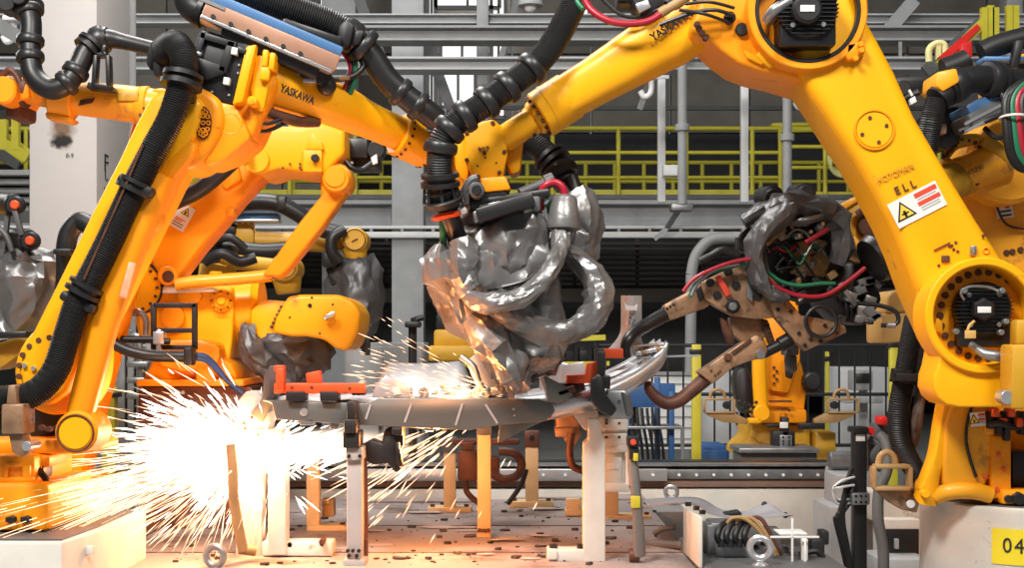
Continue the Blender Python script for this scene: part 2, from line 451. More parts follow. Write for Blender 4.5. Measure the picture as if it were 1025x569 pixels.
# ------------------------------------------------------------------ columns
def hcol(name, x0, x1, Y, d, ztop, mt):
    a, b = P(x0, 0, Y), P(x1, 0, Y)
    m = MB(); m.cuboid(((a.x+b.x)/2, Y+d/2, ztop/2), (b.x-a.x, d, ztop), .012)
    return struct(name, m, mt)
M['colwhite'] = mat('column_white', (.56, .54, .53), .6, 0, .04, 2)
c1 = hcol('column_left', 29, 97, 9.0, .75, 8.3, M['colwhite'])
c = P(61, 140, 9.0)
nt = M['colwhite'].node_tree; N = nt.nodes; L = nt.links; bs_ = N['Principled BSDF']
src = bs_.inputs['Base Color'].links[0].from_socket
gp = N.new('ShaderNodeNewGeometry')
def spot(cx, cz, sx, sz, lo, hi, ns, col, src):
    # scorch stain with its own shape on the paint
    sb = N.new('ShaderNodeVectorMath'); sb.operation = 'SUBTRACT'; sb.inputs[1].default_value = (cx, 9.0, cz); L.new(gp.outputs['Position'], sb.inputs[0])
    sc_ = N.new('ShaderNodeVectorMath'); sc_.operation = 'MULTIPLY'; sc_.inputs[1].default_value = (1/sx, 4, 1/sz); L.new(sb.outputs[0], sc_.inputs[0])
    le = N.new('ShaderNodeVectorMath'); le.operation = 'LENGTH'; L.new(sc_.outputs[0], le.inputs[0])
    nz = N.new('ShaderNodeTexNoise'); nz.inputs['Scale'].default_value = ns; nz.inputs['Detail'].default_value = 6; L.new(gp.outputs['Position'], nz.inputs['Vector'])
    ad = N.new('ShaderNodeMath'); ad.operation = 'MULTIPLY_ADD'; ad.inputs[1].default_value = 1.1; L.new(nz.outputs['Fac'], ad.inputs[0]); L.new(le.outputs['Value'], ad.inputs[2])
    mr = N.new('ShaderNodeMapRange'); mr.inputs['From Min'].default_value = lo; mr.inputs['From Max'].default_value = hi; mr.inputs['To Min'].default_value = 1; mr.inputs['To Max'].default_value = 0; L.new(ad.outputs[0], mr.inputs['Value'])
    mx = N.new('ShaderNodeMix'); mx.data_type = 'RGBA'; L.new(mr.outputs['Result'], mx.inputs['Factor']); L.new(src, mx.inputs['A']); mx.inputs['B'].default_value = (*col, 1)
    return mx.outputs['Result']
src = spot(c.x+.01, c.z+.07, .10, .15, .9, 1.5, 14, (.20, .12, .075), src)
src = spot(c.x, c.z-.01, .10, .07, 1.0, 1.35, 16, (.012, .010, .009), src)
L.new(src, bs_.inputs['Base Color'])
text('lettering', '8-9', P(70, 156, 8.998), (1, 0, 0), (0, -1, 0), .028, M['dgrey'], c1)
xs = P(97, 0, 9.0).x
for py, ch in ((160, 'L'), (170, 'T'), (184, 'L'), (198, 'H')):
    pass
text('lettering', 'F', V(xs+.001, 9.2, P(0, 164, 9.2).z), (0, 1, 0), (1, 0, 0), .11, M['ink'], c1, stretch=1.6)
text('lettering', 'L', V(xs+.001, 9.2, P(0, 176, 9.2).z), (0, 1, 0), (1, 0, 0), .07, M['ink'], c1, stretch=1.6)
text('lettering', 'V', V(xs+.001, 9.2, P(0, 194, 9.2).z), (0, 1, 0), (1, 0, 0), .07, M['ink'], c1, stretch=1.6)
hcol('column_middle', 392, 424, 16.5, .4, 8.3, M['lgrey'])
hcol('column_steel', 477, 489, 15.0, .14, 8.3, M['grey'])
hcol('column_far', 322, 356, 19.0, .4, 8.3, M['lgrey'])
hcol('column_right', 1008, 1024, 17.2, .3, 8.3, M['grey'])
def pole(name, px, Y, r, z0, z1, mt, label, cat='pipe', cl=()):
    a = P(px, 0, Y)
    m = MB(); m.cyl(V(a.x, Y, z0), V(a.x, Y, z1), r, seg=16)
    o = obj(name, m, mt); tag(o, label, cat)
    for z in cl:
        k = MB(); k.cyl(V(a.x, Y, z-.035), V(a.x, Y, z+.035), r*1.55, seg=16, bev=.008); obj('pipe_coupling', k, mt, o)
    return o
pole('downpipe', 122, 9.9, .028, 0, 8.3, M['grey'], 'thin grey downpipe nearest the white column', 'pipe')
pole('downpipe', 131, 10.0, .036, 0, 8.3, M['lgrey'], 'thicker pale downpipe second from the white column', 'pipe')
# ------------------------------------------------------------------ roof steel
def beam(px0, py0, px1, py1, Y, h, d, mt, name='beam', flange=True):
    a, b = P(px0, py0, Y), P(px1, py1, Y); hh = h*S(Y)
    m = MB(); m.bar(a, b, hh*.82, d*.35)
    if flange:
        up = V(0, 0, hh*.45)
        m.bar(a+up, b+up, hh*.16, d); m.bar(a-up, b-up, hh*.16, d)
    return struct(name, m, mt)
beam(-260, 21, 1250, 21, 15.2, 9, .25, M['lgrey'])
beam(290, 36, 1250, 36, 14.6, 14, .3, M['grey'])
beam(-260, 66, 1250, 66, 14.2, 12, .3, M['lgrey'])
beam(-260, 107, 1250, 109, 24.0, 5, .2, M['dgrey'], flange=False)
beam(408, -10, 458, 128, 17.5, 13, .2, M['dgrey'], 'truss_beam', False)
beam(356, -10, 408, 128, 17.5, 13, .2, M['dgrey'], 'truss_beam', False)
beam(520, -10, 488, 110, 17.5, 7, .2, M['grey'], 'truss_beam', False)
beam(862, 62, 915, 0, 14.9, 16, .2, M['grey'], 'truss_beam', False)
beam(640, 110, 655, 66, 14.9, 7, .15, M['grey'], 'truss_beam', False)
for px in (712, 901, 1000):
    m = MB(); m.bar(P(px, 42, 14.4), P(px, 72, 14.4), .03, .03); m.bar(P(px-9, 71, 14.4), P(px+9, 71, 14.4), .05, .08); struct('beam_hanger', m, M['grey'])
# hanging hooks under the beams
for px in (648, 803, 10):
    y0 = {648: 73, 803: 84, 10: 18}[px]
    m = MB(); m.tube([P(px, y0, 14.2), P(px+4, y0+8, 14.2), P(px+3, y0+20, 14.2), P(px-3, y0+24, 14.2), P(px-7, y0+18, 14.2)], .03, 10)
    m.box(px-8, y0-3, px+10, y0+2, 14.1, .2, .01)
    tag(obj('hanging_hook', m, M['whitep']), {648: 'white hook bracket under the beam below the lettered forearm', 803: 'white hook bracket under the beam beside the curved yellow elbow', 10: 'white hook bracket beside the scorched white column'}[px], 'hook', 'white hook brackets')
# pendant lamp
r = thing('pendant_lamp', 'small grey dome lamp hanging from the roof steel', 'lamp', P(531, 6, 13))
m = MB(); o_ = P(531, 6, 13); m.lathe(o_, (0, 0, 1), [(-.01, .10), (.0, .115), (.04, .11), (.09, .06), (.13, .03), (.2, .025)], 24); obj('lamp_shade', m, M['grey'], r)
m = MB(); m.cyl(o_+V(0, 0, .18), o_+V(0, 0, .9), .012); obj('stem', m, M['dgrey'], r)
m = MB(); m.ball(o_-V(0, 0, .0), .06); obj('bulb', m, M['whitep'], r)
# white hanger posts and grey pipes in front of the walkway
hp = {662: 'white hanger post beside the small white junction box', 745: 'white hanger post with T plate between the two grey conduits'}
for px in (662, 745):
    r = thing('hanger_post', hp[px], 'post', P(px, 205, 15.5), 'white hanger posts')
    m = MB(); m.bar(P(px, 78, 15.5), P(px, 203, 15.5), .085, .085, .01); obj('post', m, M['whitep'], r)
    m = MB(); m.box(px-8, 73, px+8, 79, 15.45, .2, .01); obj('top_plate', m, M['whitep'], r)
pole('conduit_pipe', 683, 13.8, .045, 2.66, 8.3, M['grey'], 'grey vertical conduit between the two white hanger posts', 'pipe', (P(0, 128, 13.8).z,))
pole('conduit_pipe', 788, 13.8, .045, 2.7, 8.3, M['grey'], 'grey vertical conduit in the railing gap beside the big yellow arm', 'pipe', (P(0, 138, 13.8).z,))
m = MB(); m.box(664, 165, 680, 176, 15.3, .2, .012); tag(obj('junction_box', m, M['whitep']), 'small white junction box between white post and grey conduit', 'box')
# ------------------------------------------------------------------ mezzanine walkway
YN, YF = 18.0, 21.6
zt = P(0, 200, YN).z
m = MB(); m.cuboid((0, (YN+YF)/2, zt+.03), (30, YF-YN+.1, .06)); struct('floor_mezzanine', m, M['dgrey'])
m = MB(); a, b = P(0, 204, YN).z, P(0, 226, YN).z
m.cuboid((0, YN+.05, (a+b)/2), (30, .16, a-b), .01)
for i in range(-9, 10): m.cuboid((i*1.55, YN-.035, (a+b)/2), (.03, .03, a-b))
m.cuboid((0, YN-.06, a), (30, .3, .05)); m.cuboid((0, YN-.06, b), (30, .3, .05)); struct('beam_mezzanine', m, M['lgrey'])
def railing(label, x0, x1, Y, top, mids, bot, posts, toe, round_end=0, r=.03):
    o = thing('guard_railing', label, 'railing', P((x0+x1)/2, bot, Y), 'yellow walkway railings')
    m = MB()
    if round_end:
        s_ = round_end
        m.tube([P(x0 if s_ > 0 else x1, top, Y), P(x1-10 if s_ > 0 else x0+10, top, Y), P(x1-2 if s_ > 0 else x0+2, top+3, Y), P(x1 if s_ > 0 else x0, top+11, Y), P(x1 if s_ > 0 else x0, bot, Y)], r, 10)
    else: m.cyl(P(x0, top, Y), P(x1, top, Y), r, seg=10)
    obj('top_rail', m, M['railyel'], o)
    for q in mids:
        m = MB(); m.cyl(P(x0, q, Y), P(x1, q, Y), r*.85, seg=10); obj('mid_rail', m, M['railyel'], o)
    for px in posts:
        m = MB(); m.cyl(P(px, top, Y), P(px, bot, Y), r, seg=10); obj('post', m, M['railyel'], o)
    if toe:
        m = MB(); m.box(x0, toe[0], x1, toe[1], Y+.03, .03); obj('toe_board', m, M['railyel'], o)
    return o
railing('long near yellow walkway railing behind the conduits and hanger posts', -60, 781, YN, 129, (153, 178), 203, [-40, 26, 92, 158, 224, 290, 356, 421, 487, 553, 619, 687, 753], (190, 203), 1)
railing('short near yellow walkway railing carrying the coiled hose', 787, 1100, YN, 125, (147, 168), 203, [826, 880, 940, 1000, 1060], (192, 203), -1)
railing('farther yellow walkway railing of closely set posts', -60, 1100, YF, 163, (182,), 199, [265+29.2*i for i in range(24)], None, 0, .034)
# coiled yellow hose on the right railing
m = MB()
for q in range(3): m.torus(P(842+q, 160+q*2, YN-.1-q*.05), (.1, 1, .06), .155, .024, 28, 8)
tag(obj('hose_coil', m, mat('coil_yellow', (.7, .68, .25), .5)), 'pale yellow coiled hose hanging on the walkway railing', 'hose')
# access stair with signs upper right
def stair(label, pts, posts, Y, name='access_stair'):
    o = thing(name, label, 'stair', P(pts[0][0], pts[0][1], Y))
    m = MB(); m.bar(P(*pts[0], Y), P(*pts[1], Y), .09, .05); obj('handrail', m, M['railyel'], o)
    m = MB(); m.bar(P(pts[0][0]-14, pts[0][1]+6, Y+.8), P(pts[1][0]-8, pts[1][1]+6, Y+.8), .12, .05); obj('stringer', m, M['dgrey'], o)
    for px, y0, y1 in posts:
        m = MB(); m.bar(P(px, y0, Y), P(px, y1, Y), .06, .06); obj('post', m, M['railyel'], o)
    return o
stair('yellow stair handrail rising steeply beside the small red box', ((940, 66), (990, 17)), ((985, 8, 55), (991, 6, 62), (996, 8, 62), (1010, 6, 40), (1016, 6, 40)), 13.2)
m = MB(); m.prism([(940, 57), (978, 24), (982, 28), (946, 62)], 13.15, .08); tag(obj('stair_banner', m, M['sred']), 'thin red strip fixed along the yellow stair handrail', 'strip')
m = MB(); m.prism([(962, 44), (973, 40), (974, 57), (961, 57)], 13.1, .2, .015); tag(obj('fire_cabinet', m, M['sred']), 'small red box below the yellow stair handrail', 'box')
m = MB(); m.tube([P(930, 62, 13.3), P(930, 50, 13.3), P(936, 44, 13.3), P(944, 44, 13.3), P(946, 50, 13.3), P(946, 62, 13.3)], .032, 10); m.bar(P(939, 44, 13.3), P(939, 60, 13.3), .045, .045)
tag(obj('ladder_hoop', m, mat('hoop_yellow', (.8, .78, .35), .5)), 'pale yellow rounded ladder hoop beside the red box', 'ladder')
# left stair
o = stair('yellow stair stringer with grating steps beside the scorched white column', ((-20, 130), (28, 158)), ((16, 108, 150), (4, 120, 150)), 12, 'access_stair')
m = MB(); m.bar(P(-25, 118, 12.2), P(28, 158, 12.2), .13, .06); obj('stringer', m, M['railyel'], o)
for i in range(5):
    m = MB(); m.box(-40, 170+i*9, 29, 175+i*9, 11.2+i*.1, 1.2); obj('grating_step', m, M['lgrey'], o)
m = MB(); m.bar(P(-10, 20, 12.6), P(30, 44, 12.6), .12, .1); struct('beam_left', m, M['grey'])
# ------------------------------------------------------------------ under the walkway
o = thing('cable_tray', 'long white cable tray under the walkway edge', 'tray', P(540, 238, 16.4))
for a, b in ((226, 229), (232, 238)):
    m = MB(); m.box(-60, a, 748, b, 16.4, .14, .008); obj('tray_rail', m, M['whitep'], o)
for px in range(370, 748, 31):
    m = MB(); m.box(px, 229, px+3, 232, 16.4, .1); obj('tray_rung', m, M['lgrey'], o)
m = MB(); m.bar(P(683, 205, 15.9), P(668, 228, 16.2), .06, .06); m.box(672, 203, 694, 211, 15.8, .2, .01); m.bar(P(668, 228, 16.2), P(655, 240, 16.2), .05, .05)
tag(obj('tray_bracket', m, M['steeld']), 'grey angled bracket below the middle conduit', 'bracket')
# louvred screen and pale beam behind
M['slat'] = mat('louvre_dark_brown', (.085, .066, .056), .6)
m = MB()
for i in range(9): m.cuboid((0, 22.6, P(0, 244+i*5.4, 22.6).z), (30, .08, .045))
for i in range(-14, 15): m.cuboid((i*1.0, 22.7, P(0, 265, 22.6).z), (.05, .05, .9))
o = obj('louvre_screen', m, M['slat']); tag(o, 'dark brown slatted screen behind the walkway', 'screen')
m = MB(); m.cuboid((0, 22.4, P(0, 296, 22.4).z), (30, .3, .22), .02); struct('beam_low', m, M['concrete'])
m = MB(); m.cuboid((0, 24.5, P(0, 330, 24.5).z-.4), (30, .2, 1.5)); struct('wall_low_partition', m, M['dgrey'])
m = MB(); m.tube([P(692, 275, 14), P(697, 255, 14), P(712, 240, 14), P(735, 238, 14)], .055, 12); m.cyl(P(692, 275, 14), P(690, 477, 14), .055)
tag(obj('bent_pipe', m, M['grey']), 'thick grey pipe bending over behind the bronze gun', 'pipe')
# cabinets and equipment in the far background
def cabinet(label, x0, y0, x1, Y, d, mt, doors=2, name='control_cabinet', zb=0):
    a, b = P(x0, y0, Y), P(x1, y0, Y); z1 = a.z
    o = thing(name, label, 'cabinet', V((a.x+b.x)/2, Y, zb))
    m = MB(); m.cuboid(((a.x+b.x)/2, Y+d/2, (z1+zb)/2), (b.x-a.x, d, z1-zb), .012); obj('body', m, mt, o)
    wd = (b.x-a.x)/doors
    for i in range(doors):
        m = MB(); m.cuboid((a.x+wd*(i+.5), Y-.012, (z1+zb)/2+.02), (wd-.025, .024, z1-zb-.1), .006); d_ = obj('door', m, mt, o)
        m = MB(); m.cuboid((a.x+wd*(i+.9), Y-.035, (z1+zb)/2+.1), (.018, .03, .12), .004); obj('handle', m, M['blackm'], d_)
    return o
cabinet('low grey twin-door cabinet behind the wheel arch sparks', 345, 343, 425, 9.6, .5, M['grey'], 2)
cabinet('tall pale grey cabinet with an operator terminal in front', 840, 368, 892, 12.5, .6, M['lgrey'], 1)
cabinet('white cabinet between tall yellow fence post and small orange robot base', 700, 372, 741, 13.0, .6, M['lgrey'], 1)
cabinet('low grey cabinet behind the black pneumatic column', 868, 432, 905, 11.0, .5, M['grey'], 1)
cabinet('dark blue cabinet under the tall yellow post', 702, 447, 730, 10.5, .5, M['bluerack'], 1, 'tool_cabinet')
o = thing('whiteboard', 'white board with fine lines beside the blue rack', 'board', P(665, 460, 12.4))
m = MB(); m.box(640, 376, 694, 450, 12.4, .04, .006); obj('panel', m, M['whitep'], o)
m = MB()
for i in range(6): m.box(642, 384+i*11, 692, 385+i*11, 12.39, .01)
obj('ruled_line', m, M['grey'], o)
m = MB(); m.bar(P(640, 374, 12.39), P(694, 374, 12.39), .03, .05); m.bar(P(640, 450, 12.39), P(640, 374, 12.39), .02, .05); obj('frame', m, M['grey'], o)
# monitor post inside the right bay
o = thing('operator_terminal', 'grey operator terminal on a stand in front of the tall pale cabinet', 'terminal', P(864, 440, 11.5))
m = MB(); m.box(854, 371, 874, 391, 11.5, .2, .015); obj('housing', m, M['grey'], o)
m = MB(); m.box(857, 374, 871, 384, 11.49, .02, .004); obj('screen', m, M['black'], o)
m = MB(); m.bar(P(864, 391, 11.6), P(864, 430, 11.6), .06, .06); m.box(846, 396, 884, 404, 11.4, .25, .01); obj('stand', m, M['lgrey'], o)
# yellow fence posts
fp = [(697, 345, 470, 10.2, 'tall yellow fence post between blue rack and small orange robot base', 9), (894, 338, 440, 10.8, 'yellow fence post behind the ribbed hose of the 04 robot', 8), (828, 352, 400, 11.3, 'thin yellow fence post behind the small orange robot base', 4), (110, 388, 470, 7.8, 'short yellow guard post with black band behind the orange link rod', 13)]
for px, y0, y1, Y, lb, wpx in fp:
    o = thing('fence_post', lb, 'post', P(px, y1, Y), 'yellow fence posts'); z0 = 0.0
    a = P(px, y0, Y); m = MB(); m.cuboid((a.x, Y, a.z/2), (wpx*S(Y), wpx*S(Y), a.z), .008); obj('post', m, M['railyel'], o)
    m = MB(); m.box(px-wpx*.62, y0+5, px+wpx*.62, y0+10, Y-wpx*S(Y)*.62, wpx*S(Y)*1.24, .004); obj('band', m, M['blackm'], o)
# mesh fence rails between the posts
o = thing('mesh_fence', 'dark wire mesh fence panel behind the welding bay', 'fence', P(770, 470, 11.2))
for y in (346, 395, 446):
    m = MB(); m.cyl(P(600, y, 11.2), P(905, y, 11.2), .014, seg=8); obj('rail', m, M['blackm'], o)
for i in range(20):
    m = MB(); m.cyl(P(606+i*15.6, 346, 11.2), P(606+i*15.6, 446, 11.2), .008, seg=6); obj('wire', m, M['blackm'], o)
# blue rack with hanging dark hoses
o = thing('hose_rack', 'blue metal rack with hanging hoses behind the large cylinder post', 'rack', P(650, 462, 9.2))
for px in (628, 672, 658):
    m = MB(); m.bar(P(px, 392 if px != 658 else 378, 9.2), P(px, 476, 9.2), .035, .05, .004); obj('upright', m, M['bluerack'], o)
m = MB(); m.box(622, 384, 676, 408, 9.18, .06, .006); obj('panel', m, M['bluerack'], o)
m = MB(); m.box(620, 427, 684, 430, 9.1, .3, .004); obj('shelf', m, M['steeld'], o)
m = MB(); m.bar(P(683, 428, 9.1), P(683, 466, 9.1), .02, .02); obj('shelf_leg', m, M['steeld'], o)
for i in range(6):
    x = 632+i*5.2
    m = MB(); m.tube([P(x, 409, 9.15), P(x+1.5, 425, 9.12), P(x+5, 445, 9.12), P(x+6.5, 462, 9.15)], .010, 8); tag(obj('hanging_hose', m, M['cable']), 'dark thin hose hanging in a row on the blue rack', 'hose', 'hoses on the blue rack')
# yellow and dark machinery low in the gap at centre
o = thing('transfer_machine', 'yellow and black machine far behind the grey cloth cover', 'machine', P(455, 400, 13))
m = MB(); m.box(434, 330, 478, 348, 13, .6, .03); m.box(428, 346, 486, 362, 12.9, .7, .03); obj('body', m, M['dull_yellow'], o)
m = MB(); m.box(436, 314, 474, 330, 13.1, .5, .03); m.box(444, 308, 452, 316, 13.1, .3, .01); obj('motor', m, M['blackm'], o)
m = MB(); m.bar(P(424, 366, 13), P(610, 364, 13), .04, .04); m.bar(P(538, 340, 13), P(606, 338, 13), .05, .05); m.bar(P(538, 366, 13), P(606, 366, 13), .05, .05); obj('rail', m, M['railyel'], o)
m = MB()
for i in range(9): m.box(482+i*14, 340+(i*5 % 9), 491+i*14, 362, 13.2, .3, .01)
m.box(480, 362, 610, 420, 13.3, .4, .02); obj('base', m, M['blackm'], o)
m = MB(); m.tube([P(415, 549, 9), P(414, 340, 9), P(416, 322, 9), P(424, 318, 9)], .02, 8); m.box(405, 322, 420, 328, 8.9, .2, .01); m.cyl(P(412, 328, 9), P(412, 549, 9), .02)
tag(obj('fixture_stand', m, M['blackm']), 'thin black stand in front of the grey cabinet', 'stand')
# grey grid machinery under the left robots
m = MB()
for i in range(7): m.box(118+i*9, 330+i % 3*8, 125+i*9, 440, 8.2, .2, .01)
m.box(112, 345, 150, 420, 8.3, .3, .02)
tag(obj('pipe_manifold', m, M['grey']), 'grey pipework cluster behind the orange link rod', 'pipes')
m = MB(); m.tube([P(128, 352, 8.0), P(140, 352, 8.0), P(140, 576, 8.0)], .02, 8)
for y in (362, 378, 394): m.box(126, y, 148, y+6, 7.95, .2, .01)
tag(obj('valve_stack', m, M['steeld']), 'grey valve stack beside the short yellow guard post', 'valve')
# ================================================================== robots
def collar(o, pts, i, r, th=None, mt=None, name='hose_collar'):
    """rubber ring round a hose at point index i (fraction along the path)"""
    p = resample(catmull(pts, 10), .01); k = min(len(p)-2, max(1, int(i*(len(p)-1))))
    t = (p[k+1]-p[k-1]).normalized(); th = th or r*.55
    m = MB(); m.lathe(p[k]-t*th, t, [(0, r*.74), (th*.12, r*.92), (th*.5, r), (th*1.5, r), (th*1.88, r*.92), (th*2, r*.74)], 24)
    return obj(name, m, mt or M['collar'], o)
def near(pts, px, py):
    p = resample(catmull(pts, 10), .01); b = 0; bd = 1e9
    for i, v in enumerate(p):
        d = (512.5+v.x*F/v.y-px)**2+(HZ-(v.z-H)*F/v.y-py)**2
        if d < bd: bd, b = d, i
    return b/(len(p)-1)
def flange(o, pts, i, r, mt=None):
    p = resample(catmull(pts, 10), .01); k = min(len(p)-2, max(1, int(i*(len(p)-1))))
    t = (p[k+1]-p[k-1]).normalized(); th = r*.16
    m = MB()
    m.lathe(p[k]-t*th*2.2, t, [(0, r*.8), (.001, r), (th*1.5, r), (th*1.6, r*.8), (th*2.8, r*.8), (th*2.9, r*1.04), (th*4.4, r*1.04), (th*4.5, r*.8)], 28)
    return obj('hose_clamp', m, mt or M['blackm'], o)
def lab(o, px, py, Y, w, h, ang, kind, parent=None):
    """warning sticker: white plate with triangle and text bars"""
    c = P(px, py, Y); s_ = S(Y)
    ux = V(math.cos(ang), 0, math.sin(ang)); uy = V(-math.sin(ang), 0, math.cos(ang))
    def q(x0, y0, x1, y1, dy, t=.0015):
        m = MB(); vs = []
        for yy in (dy, dy+t):
            for a, b in ((x0, y0), (x1, y0), (x1, y1), (x0, y1)): vs.append(c+ux*a*w*s_+uy*b*h*s_+V(0, yy, 0))
        m.poly(vs, [(0, 1, 2, 3), (4, 5, 6, 7), (0, 1, 5, 4), (1, 2, 6, 5), (2, 3, 7, 6), (3, 0, 4, 7)]); return m
    def tri(cx, cy, r, dy):
        m = MB(); vs = []
        for yy in (dy, dy+.001):
            for k in range(3):
                a = PI/2+k*2*PI/3; vs.append(c+ux*(cx*w*s_+math.cos(a)*r*s_)+uy*(cy*h*s_+math.sin(a)*r*s_)+V(0, yy, 0))
        m.poly(vs, [(0, 1, 2), (3, 4, 5), (0, 1, 4, 3), (1, 2, 5, 4), (2, 0, 3, 5)]); return m
    st = obj('warning_sticker', q(-.5, -.5, .5, .5, 0), M['sticker'], o, 'white warning sticker')
    if kind == 'wide':
        obj('warning_triangle', tri(-.27, -.06, h*.46, -.001), M['ink'], st); obj('triangle_field', tri(-.27, -.06, h*.34, -.002), M['triyel'], st)
        m = q(-.30, -.22, -.25, .02, -.003); m2 = q(-.34, -.12, -.2, -.06, -.003); m.bm.from_mesh(tomesh(m2)); obj('hazard_symbol', m, M['ink'], st)
        obj('red_bar', q(.02, .22, .47, .40, -.001), M['inkred'], st); obj('red_bar', q(.02, -.10, .47, .06, -.001), M['inkred'], st)
        for yy in (.12, -.2, -.3): obj('text_line', q(.04, yy, .42, yy+.05, -.001), M['lgrey'], st)
    elif kind == 'tall':
        obj('warning_triangle', tri(0.05, .22, w*.34, -.001), M['ink'], st); obj('triangle_field', tri(.05, .22, w*.25, -.002), M['triyel'], st)
        obj('hazard_symbol', q(-.02, .13, .1, .27, -.003), M['ink'], st)
        for k, yy in enumerate((-.12, -.2, -.3, -.4)): obj('text_line', q(-.38, yy, .3 if k != 1 else .1, yy+.04, -.001), M['inkred'] if k < 2 else M['dgrey'], st)
    else:
        m = MB(); a = c+ux*.18*w*s_+uy*.1*h*s_; m.lathe(a+V(0, -.002, 0), (0, 1, 0), [(0, h*.16*s_), (.002, h*.16*s_)], 18); obj('prohibition_disc', m, M['inkred'], st)
        obj('warning_triangle', tri(-.2, .3, w*.18, -.001), M['ink'], st)
        for yy in (-.22, -.42): obj('text_line', q(-.3, yy, .4, yy+.09, -.001), M['ink'], st)
    return st
def tomesh(m):
    me = bpy.data.meshes.new('t'); m.bm.to_mesh(me); m.bm.free(); return me
def motor(o, px, py, Y, r, depth=.12, tall=0, labelled=True, hexa=True, name='drive_motor'):
    """finned black servo motor facing the viewer"""
    s_ = S(Y); m = MB()
    m.lathe(P(px, py, Y), (0, 1, 0), [(0, r*s_*.9), (.012, r*s_), (depth, r*s_)], 28)
    for k in range(-6, 7):
        ww = math.sqrt(max(.05, 1-(k/7.2)**2))*r*1.04
        m.box(px-ww, py+k*r/7.2-.5, px+ww, py+k*r/7.2+.5, Y-.012, depth, 0)
    if tall: m.box(px-r*.95, py-r*.1, px+r*.95, py+tall, Y+.01, depth, .012)
    b = obj(name, m, M['black'], o)
    m = MB(); m.disc(px, py, Y-.05, r*.42 if hexa else r*.5, .06, .2, 6 if hexa else 24); obj('encoder_cap', m, M['blackm'], b)
    m = MB(); m.dots(Y, [(px+r*.75*math.cos(a), py+r*.75*math.sin(a)) for a in (.8, 2.3, 3.9, 5.5)], r*.09, .02); obj('mounting_bolt', m, M['steeld'], b)
    if labelled:
        m = MB(); m.box(px-r*.26, py-r*.1, px+r*.22, py+r*.12, Y-.053, .004, .0005); obj('rating_label', m, M['sticker'], b)
    return b

# ------------------------------------------------------------------ right foreground robot
Yr = 5.0
PED = P(1041, 0, 5.22); zp = 1.3-153*5.22/F
ped = thing('robot_pedestal', 'round white pedestal carrying the yellow 04 sign', 'pedestal', V(PED.x, 5.22, 0))
m = MB(); m.lathe(V(PED.x, 5.22, 0), (0, 0, 1), [(0, .425), (zp-.035, .425), (zp-.02, .432), (zp-.004, .432), (zp, .425), (zp, .02)], 72); obj('drum', m, M['white'], ped)
m = MB(); m.lathe(V(PED.x, 5.22, zp-.002), (0, 0, 1), [(0, .41), (.006, .405), (.006, .01)], 64); obj('top_plate', m, M['dgrey'], ped, 'dark grey scuffed steel top')
m = MB(); n = 14; rs = []
a0 = math.asin((P(999, 0, 4.84).x-PED.x)/.4265); a1 = a0+.205/.4265
z0, z1 = P(0, 567, 4.84).z, P(0, 531, 4.84).z
for z in (z0, z1): pass
vs = []; fs = []
for i in range(n+1):
    a = a0+(a1-a0)*i/n
    for rr in (.426, .4285):
        for z in (z0, z1): vs.append(V(PED.x+math.sin(a)*rr, 5.22-math.cos(a)*rr, z))
for i in range(n):
    b = i*4; c = b+4
    fs += [(b+2, c+2, c+3, b+3), (b, c, c+1, b+1), (b+1, c+1, c+3, b+3), (b, c, c+2, b+2)]
fs += [(0, 1, 3, 2), (n*4, n*4+1, n*4+3, n*4+2)]
m.poly(vs, fs); sg = obj('number_sign', m, M['signyel'], ped, 'yellow sign with black number')
for ch, pxc in (('0', 1012), ('4', 1022)):
    a = math.asin((P(pxc, 0, 4.83).x-PED.x)/.4295)
    nn = V(math.sin(a), -math.cos(a), 0)
    text('sign_digit', ch, V(PED.x, 5.22, P(0, 548.5, 4.83).z)+nn*.4285, V(math.cos(a), math.sin(a), 0), nn, 15.5*S(4.83), M['ink'], sg, stretch=.92)
m = MB(); m.dots(4.82, [(960, 504), (976, 521), (1009, 528)], 2, .0, 8)
R1 = thing('industrial_robot', 'big yellow robot leaning from the round 04 pedestal, warning sticker on its arm', 'robot', V(PED.x, 5.22, zp+.004))
# base casting on the pedestal
m = MB()
m.lathe(V(PED.x, 5.22, zp+.004), (0, 0, 1), [(0, .24), (.03, .24), (.045, .2), (.09, .19), (.1, .17), (.3, .17)], 40)
m.box(975, 487, 1000, 500, 4.95, .12, .012); m.box(1003, 491, 1045, 506, 4.9, .15, .014)
m.box(992, 436, 1013, 500, 4.93, .12, .012); m.box(985, 415, 1012, 436, 4.93, .2, .012)
obj('base_casting', m, M['orange'], R1)
m = MB(); m.box(1013, 452, 1050, 490, 5.0, .1, .01); m.tube([P(990, 425, 4.9), P(1002, 424, 4.88), P(1015, 428, 4.9), P(1030, 426, 4.92)], .012, 8)
for k in range(5): m.box(990+k*8, 412+(k % 2)*6, 996+k*8, 430+(k % 3)*6, 4.9, .06, .006)
obj('connector_block', m, M['blackm'], R1)
m = MB()
for k in range(4): m.box(994+k*8, 409+k % 2*10, 1001+k*8, 418+k % 2*10, 4.88, .06, .006)
m.dots(4.93, [(1000, 455), (1005, 470), (998, 490), (987, 478)], 2.5, .008)
obj('base_bracket', m, M['clampred'], R1)
m = MB(); m.bolts(1020, 500, 4.9, 1, 1, 7, .025, 0, 360, 6); m.disc(1010, 500, 4.89, 4, .05); obj('anchor_bolt', m, M['blackm'], R1)
